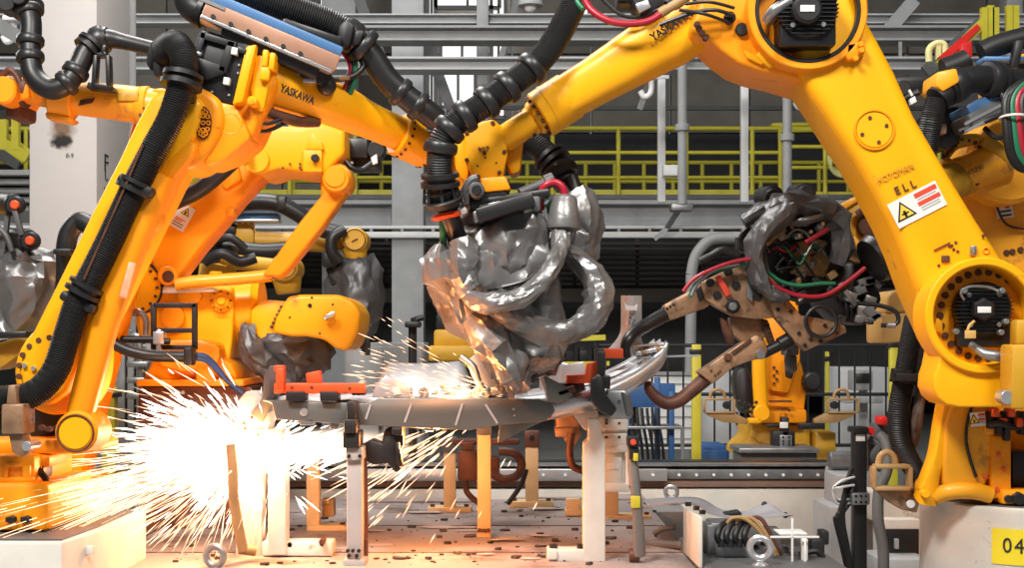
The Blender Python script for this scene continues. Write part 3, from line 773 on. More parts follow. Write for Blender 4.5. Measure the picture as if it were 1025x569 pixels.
# rotating drum behind, with black seam and sticker
m = MB()
m.prism(chaikin([(947, 405), (966, 402), (990, 402), (996, 420), (994, 470), (985, 492), (950, 494), (943, 480)], 1), 4.94, .10, .03, 3)
m.prism(chaikin([(962, 405), (975, 402), (1000, 402), (1002, 420), (1000, 470), (995, 492), (968, 494), (962, 480)], 1), 5.04, .3, .02, 3)
m.tube([P(938, 497, 4.98), P(952, 492, 4.95), P(975, 492, 4.94), P(992, 496, 4.94)], .03, 12)
obj('turret', m, M['yellow2'], R1)
m = MB(); m.tube([P(974, 404, 4.93), P(969, 420, 4.928), P(967, 440, 4.928), P(971, 460, 4.928), P(977, 478, 4.93)], .006, 8); obj('seam_seal', m, M['black'], R1)
lab(R1, 979, 420, 4.915, 15, 14, .1, 'wide')
m = MB(); m.tube([P(947, 398, 5.0), P(942, 425, 5.0), P(937, 455, 5.0), P(930, 480, 5.0), P(926, 500, 5.02)], [(.024, .05)]*3+[(.03, .05), (.036, .06)], 16, exp=3.5); m.disc(931, 490, 4.96, 9, .1, .15); m.disc(927, 495, 4.93, 4, .04)
obj('link_rod', m, M['yellow'], R1)
# shoulder housing: ring plus skirt
m = MB()
ring_in = arc(985, 316, 47, 205, 335, 26)
m.prism(arc(985, 316, 51, 216, 330, 24)+[(1055, 330), (1075, 345), (1075, 408)]+[(1000, 408), (960, 408), (947, 405), (939, 398), (935, 388), (936, 376), (940, 364), (942, 352)], 4.72, .2, .018, 3, ang=40)
m.ringdisc(985, 316, 4.70, 58.5, 50, .15, .12, 72)
obj('shoulder_housing', m, M['yellow'], R1)
m = MB(); m.bolts(985, 316, 4.818, 43.5, 26, 3.6, .006, 0, 360, 10); obj('bolt_hole', m, M['rust'], R1)
mo = motor(R1, 986, 310, 4.76, 28, .06, 38)
m = MB()
m.tube([P(965, 300, 4.725), P(962, 294, 4.715), P(966, 289, 4.715), P(974, 287, 4.715), P(990, 288, 4.725), P(1002, 293, 4.725)], .005, 8)
m.dots(4.725, [(966, 291), (1004, 291), (1008, 322), (1003, 333), (958, 332)], 3, .02)
obj('cable_clip', m, M['steeld'], mo)
m = MB(); m.tube([P(975, 322, 4.705), P(970, 327, 4.685), P(968, 334, 4.685)], .005, 8); m.box(966, 331, 977, 339, 4.665, .006, .001); obj('hanging_tag', m, M['tan'], mo)
m = MB(); m.tube([P(972, 345, 4.725), P(985, 354, 4.685), P(998, 357, 4.675), P(1012, 360, 4.685)], [.012, .016, .018, .012], 12); obj('motor_cable', m, M['steeld'], mo)
m = MB(); m.box(1013, 345, 1050, 410, 4.52, .12, .012); m.box(1017, 320, 1050, 346, 4.645, .06, .012)
obj('terminal_box', m, M['dull_yellow'], R1)
m = MB(); m.ball(P(1011, 399, 4.55), .022); m.disc(1009, 398, 4.53, 7, .06); obj('plug', m, M['steel'], R1)
# lower arm
la = [(945, 352), (934, 326), (919, 292), (906, 256), (893, 226), (874, 190), (853, 155), (836, 130), (822, 108), (806, 84), (796, 60), (800, 25), (815, -25), (838, -45), (853, -25), (861, 5), (881, 40), (897, 70), (917, 115), (948, 168), (981, 222), (1008, 262), (1020, 300), (1000, 350)]
m = MB(); m.prism(la, 4.83, .3, .045, 4, ang=35)
m.prism([(934, 330), (938, 318), (944, 322), (944, 335)], 4.80, .1, .006)
arm = obj('lower_arm', m, M['yellow'], R1)
m = MB(); m.ringdisc(875.5, 130, 4.822, 20.5, 18.6, .02, .012, 40); obj('inspection_cover_rim', m, M['orange'], arm)
m = MB(); m.disc(875.5, 130, 4.826, 18.4, .02, .06, 40); cv = obj('inspection_cover', m, M['yellow'], arm)
m = MB(); m.bolts(875.5, 130, 4.827, 13, 4, 2, .006, 20, 380, 6); obj('cover_bolt', m, M['rust'], cv)
ang = math.atan2(15, 36)
text('embossed_lettering', 'MOTOMAN', P(896, 174, 4.826), (math.cos(ang), 0, math.sin(ang)), (0, -1, 0), 6.5*S(4.83), M['dull_yellow'], arm, stretch=.85)
text('embossed_lettering', 'E L L', P(906, 188, 4.828), (math.cos(ang), 0, math.sin(ang)), (0, -1, 0), 8*S(4.83), M['rust'], arm, bold=.01)
lab(arm, 918, 205, 4.826, 54, 27, math.radians(27), 'wide')
m = MB(); m.dots(4.83, [(985, 236), (953, 246), (955, 250), (959, 252), (951, 247), (957, 243), (940, 266)], 1.6, .004); m.box(943, 256, 951, 263, 4.822, .01, .002); m.bar(P(935, 251, 4.826), P(951, 243, 4.826), .004, .006); obj('tapped_hole', m, M['rust'], arm)
m = MB(); m.box(972, 246, 978, 256, 4.815, .02, .003); m.tube([P(974, 248, 4.81), P(975, 253, 4.808)], .005, 8); obj('grease_port', m, M['steeld'], arm)
m = MB(); m.torus(P(987, 251, 4.828), (0, 1, 0), .01, .003, 16, 8); m.prism([(846, 42), (858, 40), (868, 46), (866, 54), (850, 62), (845, 56)], 4.8, .05, .012, 3); m.dots(4.8, [(857, 58), (863, 50), (862, 44)], 3, .012); obj('stop_lug', m, M['orange'], arm)
# elbow with motor
m = MB()
eh = [(690, 32), (694, 20), (700, 4), (712, -30), (860, -40), (870, -10), (868, 24), (850, 60), (828, 88), (806, 84), (780, 76), (758, 71), (738, 63), (722, 51), (708, 38), (698, 40)]
m.prism(eh, 4.88, .32, .04, 4, ang=35)
m.ringdisc(809, 10, 4.80, 60, 52, .2, .14, 64)
el = obj('elbow_housing', m, M['orange'], R1)
m = MB(); m.ringdisc(809, 10, 4.797, 53, 49, .03, None, 64); obj('seal_ring', m, M['black'], el)
motor(el, 809, 8, 4.74, 30, .12, 38, True, False)
m = MB(); m.box(783, -14, 834, 44, 4.77, .12, .02); obj('motor_body', m, M['black'], el)
m = MB(); m.disc(743, 29, 4.86, 6.5, .04, .2); m.disc(731, 17, 4.85, 6, .05, .2); obj('cable_gland', m, M['blackm'], el)
m = MB()
for i, (x, y) in enumerate(((700, 28), (703, 33), (707, 37), (698, 24))): m.disc(x, y, 4.865, 3, .03)
obj('flange_bolt', m, M['rust'], el)
m = MB(); m.prism([(762, 48), (778, 66), (770, 68), (757, 56)], 4.86, .03, .004); m.prism([(745, 50), (768, 62), (762, 65), (748, 58)], 4.865, .03, .004); obj('lug', m, M['yellow'], el)
m = MB(); m.tube([P(735, 16, 4.84), P(715, 10, 4.82), P(690, 14, 4.82), P(660, 25, 4.84)], .007, 8); m.tube([P(728, 22, 4.84), P(705, 14, 4.8), P(680, 10, 4.82)], .006, 8); m.tube([P(735, 8, 4.84), P(710, 2, 4.82), P(686, 4, 4.82)], .006, 8); obj('motor_cable', m, M['cable'], el)
m = MB(); m.tube([P(792, 0, 4.75), P(776, 10, 4.74), P(768, 20, 4.78)], .02, 10); obj('conduit', m, M['steeld'], el)
# forearm: square root narrowing to round tube
m = MB()
m.tube([P(700, 20, 5.04), P(672, 37, 5.05), P(640, 55, 5.06), (P(600, 79, 5.08)), P(562, 101, 5.1)], [(.104, .1), (.106, .1), (.099, .095), (.086, .084), (.079, .079)], 28, exp=2.9, smooth=False)
fa = obj('forearm', m, M['yellow'], R1)
tx = (P(685, 19, 5.0)-P(652, 40, 5.0)).normalized()
text('lettering', 'YASKAWA', P(672, 26, 4.938), tx, (0, -1, -.05), 8.2*S(4.94), M['ink'], fa, bold=.03, stretch=.86)
text('embossed_lettering', 'MPX', P(566, 84, 5.03), V(.55, 0, -.83), (-.1, -1, .3), 6*S(5.03), M['rust'], fa)
m = MB(); m.cyl(P(572, 95, 5.1), P(540, 116, 5.1), .088, .088, 40, .006); m.cyl(P(552, 108, 5.1), P(549.5, 109.6, 5.1), .090, .090, 40); obj('forearm_drum', m, M['yellow'], R1)
m = MB(); m.cyl(P(540, 116, 5.1), P(534, 120, 5.1), .07, .062, 32, .004); m.cyl(P(534, 120, 5.1), P(529, 123, 5.1), .056, .05, 32)
m.tube([P(532, 121, 5.1), P(519, 130, 5.1), P(506, 139, 5.12)], [(.045, .06), (.048, .06), (.05, .06)], 16, exp=3)
m.prism([(502, 128), (520, 118), (524, 140), (521, 172), (512, 176), (505, 160)], 5.14, .14, .015)
wr = obj('wrist_flange', m, M['yellow'], R1)
m = MB()
ax = (P(534, 120, 5.1)-P(560, 103, 5.1)).normalized(); u = ax.orthogonal().normalized(); w_ = ax.cross(u)
for k in range(14):
    a = 2*PI*k/14
    c = P(540, 116, 5.1)+(u*math.cos(a)+w_*math.sin(a))*.073
    m.cyl(c, c+ax*.012, .008, seg=6)
    c = P(529, 123, 5.1)+(u*math.cos(a)+w_*math.sin(a))*.05
    m.cyl(c, c+ax*.012, .006, seg=6)
obj('flange_bolt', m, M['rust'], wr)
hexo = [(464, 132), (477, 123), (494, 119), (504, 128), (508, 154), (503, 178), (488, 182), (477, 182), (465, 162)]
m = MB(); m.prism(hexo, 5.06, .24, .012, 3); m.prism([(454, 140), (466, 130), (470, 175), (464, 184), (455, 168)], 5.12, .16, .02)
m.prism([(463, 178), (509, 176), (507, 192), (470, 193)], 5.09, .16, .015)
wb = obj('wrist_body', m, M['yellow'], R1)
m = MB(); m.dots(5.06, [(467, 133), (493, 123), (505, 152), (500, 173), (479, 177), (467, 160), (485, 153)], 2.2, .006); m.dots(5.06, [(478, 166), (497, 163), (486, 158)], 1, .003); obj('cover_bolt', m, M['rust'], wb)
text('embossed_lettering', '907', P(484, 150, 5.058), (1, 0, .12), (0, -1, 0), 5.5*S(5.06), M['rust'], wb)
# valve and motor cluster on top of the forearm
m = MB()
m.prism([(632, -8), (660, -14), (664, 4), (645, 16), (634, 8)], 4.92, .12, .01); m.box(618, -12, 640, 4, 4.95, .12, .008); m.prism([(664, 0), (690, -14), (696, 4), (676, 12)], 4.95, .12, .01)
m.tube([P(600, -4, 4.95), P(620, 14, 4.93), P(640, 17, 4.93), P(662, 8, 4.93)], .007, 8)
vc = obj('valve_cluster', m, M['blackm'], R1)
m = MB(); m.prism([(636, 4), (648, -1), (652, 7), (640, 13)], 4.9, .03, .004); m.box(618, -6, 628, -1, 4.93, .03, .003); obj('valve_block', m, M['steel'], vc)
m = MB(); m.tube([P(668, 8, 4.9), P(652, 20, 4.89), P(632, 24, 4.89), P(610, 21, 4.9), P(592, 10, 4.92), P(583, -6, 4.95), P(580, -20, 4.96)], .0125, 12); obj('red_hose', m, M['red'], R1, 'red rubber hose')
m = MB(); m.tube([P(584, 9, 4.95), P(578, 2, 4.96), P(573, -12, 4.98)], .011, 10); obj('green_hose', m, M['green'], R1, 'green rubber hose')
m = MB(); m.tube([P(663, 12, 4.9), P(680, 2, 4.9), P(690, -6, 4.9)], .016, 12); m.cyl(P(660, 14, 4.9), P(668, 9, 4.9), .018); obj('brass_fitting', m, M['ochre'], R1)
# big ribbed dress hose to the wrist
HA = [P(590, -28, 5.02), P(575, 3, 5.0), P(557, 38, 4.97), P(537, 64, 4.94), P(512, 84, 4.92), P(484, 105, 4.90), P(458, 122, 4.89), P(443, 140, 4.89), P(440, 162, 4.9), P(441, 186, 4.92)]
m = MB(); m.hose(HA, .047, .0115, .11, 16); ha = obj('cable_hose', m, M['rubber'], R1)
for x, y in ((531, 66), (509, 87), (488, 104), (466, 118), (449, 131), (443, 147)): collar(ha, HA, near(HA, x, y), .060, .021)
flange(ha, HA, .985, .066)
m = MB(); m.cyl(P(441, 190, 4.93), P(443, 199, 4.94), .058, .05, 20, .004); m.cyl(P(443, 199, 4.94), P(445, 207, 4.95), .075, .06, 20, .004)
for k in range(8):
    a = k*PI/4; m.bar(P(441, 186, 4.93)+V(math.cos(a)*.055, math.sin(a)*.055, 0), P(444, 206, 4.95)+V(math.cos(a)*.068, math.sin(a)*.068, 0), .01, .01)
obj('hose_fitting', m, M['blackm'], ha)
m = MB(); m.tube([P(446, 205, 4.97), P(452, 222, 5.0), P(459, 244, 5.06), P(462, 262, 5.1)], .036, 14); obj('inner_hose', m, M['cable'], ha)
m = MB(); m.lathe(P(446, 214, 4.98), (.2, 0, -1), [(0, .05), (.012, .055), (.02, .04)], 20); obj('retaining_ring', m, M['clampred'], ha)
m = MB(); m.tube([P(442, 214, 4.99), P(443, 230, 5.0), P(444, 246, 5.05)], .012, 8); obj('green_hose', m, M['green'], ha)
# hose running down the back of the arm to the base
HB = [P(916, 318, 5.25), P(911, 345, 5.25), P(905, 380, 5.25), P(900, 410, 5.25), P(901, 440, 5.27), P(912, 465, 5.3), P(922, 478, 5.3)]
m = MB(); m.hose(HB, .041, .011, .12, 16); hb = obj('cable_hose', m, M['rubber'], R1)
flange(hb, HB, .37, .05)
m = MB(); m.bar(P(894, 377, 5.2), P(934, 379, 5.2), .03, .1, .006); m.bar(P(893, 372, 5.19), P(912, 374, 5.19), .025, .05, .005); obj('hose_bracket', m, M['blackm'], hb)
m = sleeve([P(931, 352, 5.24), P(926, 375, 5.24), P(922, 400, 5.24), P(916, 425, 5.26), P(914, 445, 5.3)], [.014, .02, .022, .02, .016], 3, .012); obj('hose_wrap', m, M['wrap'], hb, 'brown crumpled wrap')

# ------------------------------------------------------------------ left foreground robot
z1p = 1.3-198*4.6/F
lp = thing('robot_pedestal', 'angular white pedestal lit orange by sparks', 'pedestal', V(-1.75, 5.0, 0))
m = MB(); a = P(-120, 0, 4.6).x; b = P(62, 0, 4.6).x; c = P(106, 0, 4.95).x
vs = [V(a, 4.6, 0), V(b, 4.6, 0), V(c, 4.95, 0), V(c, 5.5, 0), V(a, 5.5, 0)]
m.poly(vs+[v+V(0, 0, z1p) for v in vs], [(4, 3, 2, 1, 0), (5, 6, 7, 8, 9)]+[(i, (i+1) % 5, 5+(i+1) % 5, 5+i) for i in range(5)], .01)
obj('body', m, M['white'], lp)
m = MB(); m.box(83, 547, 93, 556, 4.78, .02, .002); obj('earth_plate', m, M['white'], lp)
m = MB(); vs = [V(a+.02, 4.63, z1p), V(b-.01, 4.63, z1p), V(c-.03, 4.96, z1p), V(c-.03, 5.46, z1p), V(a+.02, 5.46, z1p)]
m.poly(vs+[v+V(0, 0, .006) for v in vs], [(4, 3, 2, 1, 0), (5, 6, 7, 8, 9)]+[(i, (i+1) % 5, 5+(i+1) % 5, 5+i) for i in range(5)]); obj('top_plate', m, M['dgrey'], lp)
L1 = thing('industrial_robot', 'bright yellow robot with ribbed hose along its slanted lower arm, on angular pedestal', 'robot', V(P(10, 0, 5).x, 5.0, z1p+.006))
m = MB()
m.box(-90, 484, 49, 532, 4.78, .5, .02); m.box(-90, 456, 35, 486, 4.83, .42, .015); m.box(33, 456, 50, 468, 4.9, .2, .01)
for x0, y0, x1, y1 in ((4, 466, 8, 480), (4, 464, 22, 468), (22, 466, 30, 480), (-4, 478, 34, 483)): m.box(x0, y0, x1, y1, 4.815, .03, .004)
m.prism([(-60, 443), (30, 441), (60, 440), (80, 436), (98, 446), (92, 454), (20, 456), (-60, 458)], 4.9, .3, .02)
obj('base_casting', m, M['orange'], L1)
m = MB(); m.dots(4.78, [(10, 521), (25, 521)], 4, .03, 6); m.box(5, 518, 15, 523, 4.76, .03, .003); m.box(20, 518, 30, 523, 4.76, .03, .003); obj('anchor_bolt', m, M['blackm'], L1)
m = MB(); m.box(36, 466, 44, 480, 4.9, .1, .01); m.tube([P(38, 470, 4.88), P(46, 480, 4.86), P(52, 486, 4.9), P(60, 484, 4.98)], .012, 8); m.box(28, 385, 70, 440, 5.12, .2, .02); obj('base_cable', m, M['blackm'], L1)
# shoulder disc and lower arm
m = MB()
m.prism(chaikin([(12, 360), (30, 330), (60, 318), (92, 330), (92, 380), (78, 408), (55, 418), (30, 410), (14, 392)], 2), 4.93, .3, .03, 3)
m.prism([(16, 372), (22, 352), (42, 312), (64, 268), (90, 215), (118, 160), (136, 122), (150, 96), (164, 88), (205, 100), (200, 128), (182, 160), (160, 205), (134, 258), (110, 306), (86, 352), (66, 392), (46, 408), (24, 398)], 4.84, .26, .035, 4)
la1 = obj('lower_arm', m, M['yellow'], L1)
m = MB(); m.bolts(52, 372, 4.845, 34, 9, 3, .008, 95, 245, 8); m.bolts(48, 408, 4.87, 22, 5, 3, .02, 250, 330, 8); obj('shoulder_bolt', m, M['rust'], la1)
m = MB(); m.dots(4.84, [(33, 369), (24, 366)], 2.5, .012); obj('grease_port', m, M['steel'], la1)
# parallel link rod on the right side
m = MB(); m.tube([P(78, 424, 4.80), P(91, 374, 4.80), P(105, 322, 4.80), P(124, 270, 4.80), P(141, 224, 4.80), P(160, 176, 4.82)], [(.046, .045), (.048, .045), (.05, .045), (.05, .045), (.05, .045), (.055, .05)], 20, exp=2.4)
m.prism([(140, 224), (150, 196), (168, 160), (192, 137), (198, 150), (176, 176), (156, 224), (146, 240)], 4.82, .12, .02)
lr = obj('link_rod', m, M['orange'], L1)
m = MB(); m.disc(76, 433, 4.74, 21.5, .17, .12, 40); m.prism([(60, 436), (62, 415), (84, 405), (98, 418), (100, 436), (90, 450)], 4.77, .1, .02); jd = obj('link_joint', m, M['orange'], lr)
m = MB(); m.ringdisc(75, 434, 4.733, 19, 17.4, .02, .012, 40); obj('joint_seal', m, M['brown'], jd)
m = MB(); m.disc(75, 434, 4.736, 17, .02, .08, 40); obj('joint_cap', m, M['yellow'], jd)
m = MB(); m.disc(147, 218, 4.80, 13, .08, .1, 24); m.bolts(147, 218, 4.80, 9.5, 8, 1.3, .004); obj('link_bearing', m, M['orange'], lr)
m = MB(); m.prism([(137, 240), (149, 243), (147, 252), (135, 249)], 4.80, .03, .004); obj('link_block', m, M['orange'], lr)
m = MB(); m.prism([(129, 262), (136, 264), (126, 299), (119, 297)], 4.742, .012, .001); obj('worn_sticker', m, M['faded'], lr)
# elbow / upper arm casting
m = MB()
m.prism(chaikin([(163, 92), (182, 82), (206, 88), (222, 100), (226, 124), (214, 150), (196, 168), (176, 170), (160, 150), (154, 118)], 2), 4.86, .3, .03, 3)
m.prism([(206, 96), (236, 46), (262, 40), (267, 50), (278, 84), (262, 118), (252, 140), (232, 156), (206, 166), (196, 162), (214, 146), (222, 120)], 4.92, .26, .03, 3)
m.prism([(205, 98), (236, 104), (252, 138), (226, 160), (204, 168), (200, 150), (218, 120)], 4.88, .2, .02)
el1 = obj('upper_arm_casting', m, M['orange'], L1)
m = MB(); m.prism([(246, 46), (257, 44), (243, 102), (232, 105)], 4.86, .26, .008); m.prism([(256, 52), (270, 58), (270, 84), (264, 112), (254, 110), (249, 90)], 4.9, .24, .02)
for x, y in ((266, 53), (273, 56)): m.prism([(x-3, y-4), (x+3, y-3), (x+1, y+14), (x-5, y+13)], 4.87, .2, .006)
m.disc(252, 101, 4.85, 5, .05, .2); m.prism([(261, 66), (271, 67), (269, 80), (259, 80)], 4.875, .04, .006)
obj('mounting_flange', m, M['yellow'], el1)
m = MB(); m.prism([(203+math.cos(q*.3927)*8.5, 123+math.sin(q*.3927)*17) for q in range(16)], 4.852, .03, .004); obj('bearing_window', m, M['rust'], el1)
m = MB()
for k in range(12):
    a = k*.5236; m.ringdisc(203+math.cos(a)*5.2, 123+math.sin(a)*12.5, 4.846, 2.4, 1.3, .012, None, 10)
for k in range(3): m.ringdisc(203, 116+k*7, 4.846, 2.4, 1.3, .012, None, 10)
obj('bearing_ring', m, M['orange'], el1)
m = MB()
for k in range(0):
    a = k*.39+.2; m.disc(203+math.cos(a)*(3.2+k % 2*2), 123+math.sin(a)*(9+k % 2*4), 4.852, 2.2, .02, .2, 8)
for k in range(8): m.disc(166+k*2.5, 147+abs(k-4)*.8, 4.853, 1.6, .02, .2, 8)
for k in range(6): m.disc(157+k % 3*3, 106+k//3*5, 4.853, 1.6, .02, .2, 8)
obj('bearing_bolt', m, M['rust'], el1)
m = MB(); m.torus(P(231, 124, 4.885), (0, 1, 0), .036, .006, 32, 8); m.disc(252, 102, 4.845, 2.4, .02); m.disc(217.5, 126, 4.86, 2, .02); obj('casting_boss', m, M['orange'], el1)
m = MB()
m.prism([(189, 62), (200, 29), (210, 31), (252, 45), (233, 105), (214, 99), (205, 92), (190, 82)], 4.88, .22, .01)
bx = obj('junction_cabinet', m, M['black'], L1)
m = MB(); m.prism([(191, 62), (201, 31), (207, 32), (197, 64)], 4.86, .03, .003); m.prism([(201, 31), (236, 42), (234, 48), (199, 38)], 4.86, .03, .003); m.prism([(192, 62), (194, 56), (226, 67), (224, 74), (206, 80)], 4.86, .03, .003); m.prism([(228, 40), (237, 42), (226, 74), (218, 70)], 4.86, .03, .003); m.prism([(238, 46), (248, 50), (246, 55), (236, 51)], 4.86, .04, .003); obj('cover_frame', m, M['blackm'], bx)
m = MB(); m.prism([(200, 41), (204, 43), (201, 56), (196, 57), (196, 53)], 4.872, .02, .003); m.ball(P(199, 54, 4.87), .012); obj('coupling', m, M['steel'], bx)
m = MB()
for x, y in ((235, 51), (227, 81)): m.prism([(x-3, y-4), (x+3, y-3), (x+2, y+4), (x-4, y+3)], 4.855, .03, .001)
obj('rating_label', m, M['sticker'], bx)
m = MB(); m.dots(4.88, [(212, 77), (212, 92), (229, 95), (238, 73), (239, 65), (203, 90), (232, 46)], 1.3, .006); obj('screw', m, M['steel'], bx)
# forearm
m = MB(); m.tube([P(262, 78, 5.02), P(285, 88, 5.05), P(305, 95, 5.1), P(340, 107, 5.18), P(370, 121, 5.26), P(400, 134, 5.33)], [(.085, .085), (.082, .082), (.078, .078), (.08, .078), (.067, .067), (.064, .064)], 32)
f1 = obj('forearm', m, M['yellow'], L1)
tx = (P(312, 102, 5.06)-P(282, 90, 5.0)).normalized()
text('lettering', 'YASKAWA', P(297.5, 95.0, 4.974), tx, V(0, -1, 0)-tx*(-tx.y), 8.0*S(5.0), M['ink'], f1, bold=.03, stretch=.70)
m = MB(); m.cyl(P(398, 134, 5.33), P(428, 148, 5.4), .083, .083, 40, .006); m.cyl(P(428, 148, 5.4), P(434, 151, 5.41), .07, .06, 32); obj('forearm_drum', m, M['yellow'], L1)
m = MB(); ax = (P(428, 148, 5.4)-P(398, 134, 5.33)).normalized(); u = ax.orthogonal().normalized(); w_ = ax.cross(u)
for k in range(18):
    a = 2*PI*k/18
    for q, rr in ((P(426, 147, 5.397), .083), (P(403, 136.5, 5.34), .083)):
        c = q+(u*math.cos(a)+w_*math.sin(a))*rr; m.cyl(c-(u*math.cos(a)+w_*math.sin(a))*.004, c+(u*math.cos(a)+w_*math.sin(a))*.003, .006, seg=6)
obj('flange_bolt', m, M['rust'], f1)
m = MB(); m.prism(chaikin([(430, 135), (462, 132), (474, 150), (470, 190), (448, 196), (436, 180)], 1), 5.34, .22, .02); obj('wrist_body', m, M['orange'], L1)
# cables under the casting
m = MB(); m.tube([P(266, 112, 5.0), P(285, 118, 5.02), P(300, 122, 5.06), P(318, 122, 5.12)], .02, 10); obj('hose_clip', m, M['rust'], L1)
m = MB(); m.tube([P(256, 124, 4.98), P(268, 124, 4.98), P(280, 120, 5.0), P(290, 117, 5.03)], .007, 8); m.tube([P(256, 132, 5.0), P(268, 131, 5.0), P(282, 125, 5.02), P(292, 118, 5.05)], .007, 8); obj('signal_cable', m, M['cable'], L1)
# cable trunking on top of forearm
m = MB(); A, B = P(204, 10, 4.9), P(336, 66, 5.02)
up = V(.30, 0, .95).normalized()
m.bar(A, B, .055, .16, .006); tr = obj('cable_trunking', m, M['copper'], L1, 'copper pink trunking face')
m = MB(); m.bar(A+up*.045+V(0, .01, 0), B+up*.045+V(.0, .01, 0), .035, .15, .008); obj('trunking_lid', m, M['blue'], tr, 'blue lid')
m = MB(); m.bar(A-up*.034+V(0, -.01, 0), A.lerp(B, .98)-up*.034+V(0, -.01, 0), .012, .15, .003); m.bar(A.lerp(B, .0)+up*.02+V(0, -.085, 0), A.lerp(B, .18)+up*.02+V(0, -.085, 0), .012, .004); obj('trunking_edge', m, M['steel'], tr)
m = MB()
for k in range(6): m.cyl(A.lerp(B, .12+k*.13)-up*.02+V(0, -.082, 0), A.lerp(B, .12+k*.13)-up*.02+V(0, -.09, 0), .008, seg=10)
obj('slot_hole', m, M['black'], tr)
m = MB(); m.bar(P(222, 30, 4.95), P(318, 72, 5.04), .07, .18, .01); m.bar(P(248, 50, 4.95), P(262, 52, 4.95), .05, .1, .006); m.bar(P(300, 70, 5.05), P(330, 84, 5.08), .05, .12, .01); m.ball(P(327, 86, 5.05), .035); m.bar(P(328, 70, 5.03), P(325, 84, 5.06), .014, .03, .003); obj('trunking_bracket', m, M['blackm'], tr)
m = MB(); m.box(303, 78, 316, 83, 5.0, .05, .004); m.box(293, 72, 300, 78, 5.0, .05, .004); obj('valve_block', m, M['steel'], tr)
m = MB(); m.cyl(P(200, 10, 4.98), P(205, 12, 4.98), .06, .06, 20); m.tube([P(212, 14, 5.0), P(200, 12, 5.0), P(190, 4, 5.0), P(186, -12, 5.0)], [.045, .05, .05, .05], 14); obj('trunking_elbow', m, M['black'], tr)
for i, (nm, mt, dx) in enumerate((('black_hose', 'cable', 0), ('green_hose', 'green', 4), ('red_hose', 'red', -3), ('black_hose', 'cable', 8))):
    m = MB(); m.tube([P(330+dx, 40+i, 5.1), P(345+dx, 50, 5.12), P(353+dx*.6, 66, 5.12), P(350+dx, 84, 5.12), P(343+dx*.8, 100, 5.14)] if i != 3 else [P(362, 60, 5.12), P(363, 68, 5.12), P(352, 77, 5.1), P(335, 80, 5.08), P(320, 82, 5.08)], .011, 10); obj(nm, m, M[mt], L1)
for k in range(4):
    m = MB(); m.tube([P(283, 22+k*2, 5.0), P(300, 25+k*3, 5.0), P(318, 33+k*2, 5.02), P(328, 44+k, 5.06)], .0035, 6); obj('signal_cable', m, M['whitep'] if k % 2 else M['cable'], L1)
m = MB(); m.bar(P(280, 26, 4.99), P(340, 46, 5.05), .05, .1, .01); obj('cable_carrier', m, M['black'], L1)
m = MB(); m.tube([P(326, 80, 5.1), P(338, 79, 5.08), P(350, 78, 5.08)], .007, 8); obj('yellow_cable', m, M['ochre'], L1)
m = MB(); m.cyl(P(283, 22, 4.99), P(284, 30, 4.99), .012, seg=10); obj('brass_fitting', m, M['ochre'], L1)
# upper dress hose running to the middle wrist
HL = [P(215, -22, 5.0), P(245, -8, 5.02), P(290, 9, 5.06), P(330, 24, 5.1), P(352, 38, 5.12), P(370, 54, 5.14), P(388, 80, 5.16), P(408, 98, 5.18), P(428, 113, 5.2), P(446, 128, 5.24), P(470, 150, 5.34)]
m = MB(); m.hose(HL[:5], .053, .0115, .11, 16); hl = obj('cable_hose', m, M['rubber'], L1)
m = MB(); m.tube(HL[4:], .046, 16); obj('smooth_hose', m, M['cable'], hl)
collar(hl, HL, .455, .064, .035); collar(hl, HL, .5, .072, .02); collar(hl, HL, near(HL, 401, 92), .056, .018); collar(hl, HL, near(HL, 419, 106), .057, .018); collar(hl, HL, near(HL, 440, 121), .057, .018)
m = MB(); m.prism([(338, 26), (348, 18), (355, 26), (350, 46), (338, 48)], 5.03, .16, .01); m.prism([(352, 30), (365, 30), (360, 44), (352, 46)], 5.05, .14, .01); obj('hose_clamp', m, M['blackm'], hl)
# ribbed hose arching over the elbow and down the lower arm
HC = [P(160, 62, 5.0), P(164, 50, 4.92), P(176, 44, 4.84), P(184, 58, 4.79), P(182, 82, 4.77), P(171, 118, 4.76), P(154, 150, 4.75), P(135, 187, 4.75), P(110, 240, 4.74), P(94, 272, 4.74), P(78, 303, 4.74), P(66, 340, 4.73), P(55, 372, 4.72), P(34, 394, 4.7), P(5, 400, 4.68), P(-30, 401, 4.66)]
m = MB(); m.hose(HC, .047, .0105, .13, 16); hc = obj('cable_hose', m, M['rubber'], L1)
flange(hc, HC, .215, .068)
for f_, (x, y) in ((.44, (135, 187)), (.66, (78, 303))):
    flange(hc, HC, f_, .06)
    m = MB(); m.bar(P(x-14, y-8, 4.76), P(x+20, y+8, 4.76), .035, .1, .012); obj('hose_bracket', m, M['blackm'], hc)
m = MB(); m.bar(P(190, 78, 4.84), P(192, 104, 4.84), .03, .08, .01); m.bar(P(158, 52, 4.95), P(160, 78, 4.95), .03, .06, .01); obj('hose_bracket', m, M['blackm'], hc)
m = MB(); m.tube([P(143, 145, 4.705), P(124, 190, 4.70), P(100, 244, 4.695), P(84, 280, 4.69)], .004, 6); obj('tie_strip', m, M['rust'], hc)
# second black hose behind lower arm
HD = [P(80, 222, 5.18), P(70, 232, 5.18), P(66, 250, 5.18), P(66, 275, 5.2), P(62, 305, 5.25), P(52, 330, 5.28), P(50, 350, 5.28)]
m = MB(); m.tube([P(92, 228, 5.16)]+HD, .036, 14); h_ = obj('rear_hose', m, M['cable'], L1)
m = MB(); m.bar(P(58, 253, 5.12), P(76, 253, 5.12), .02, .12, .005); obj('hose_bracket', m, M['blackm'], h_)
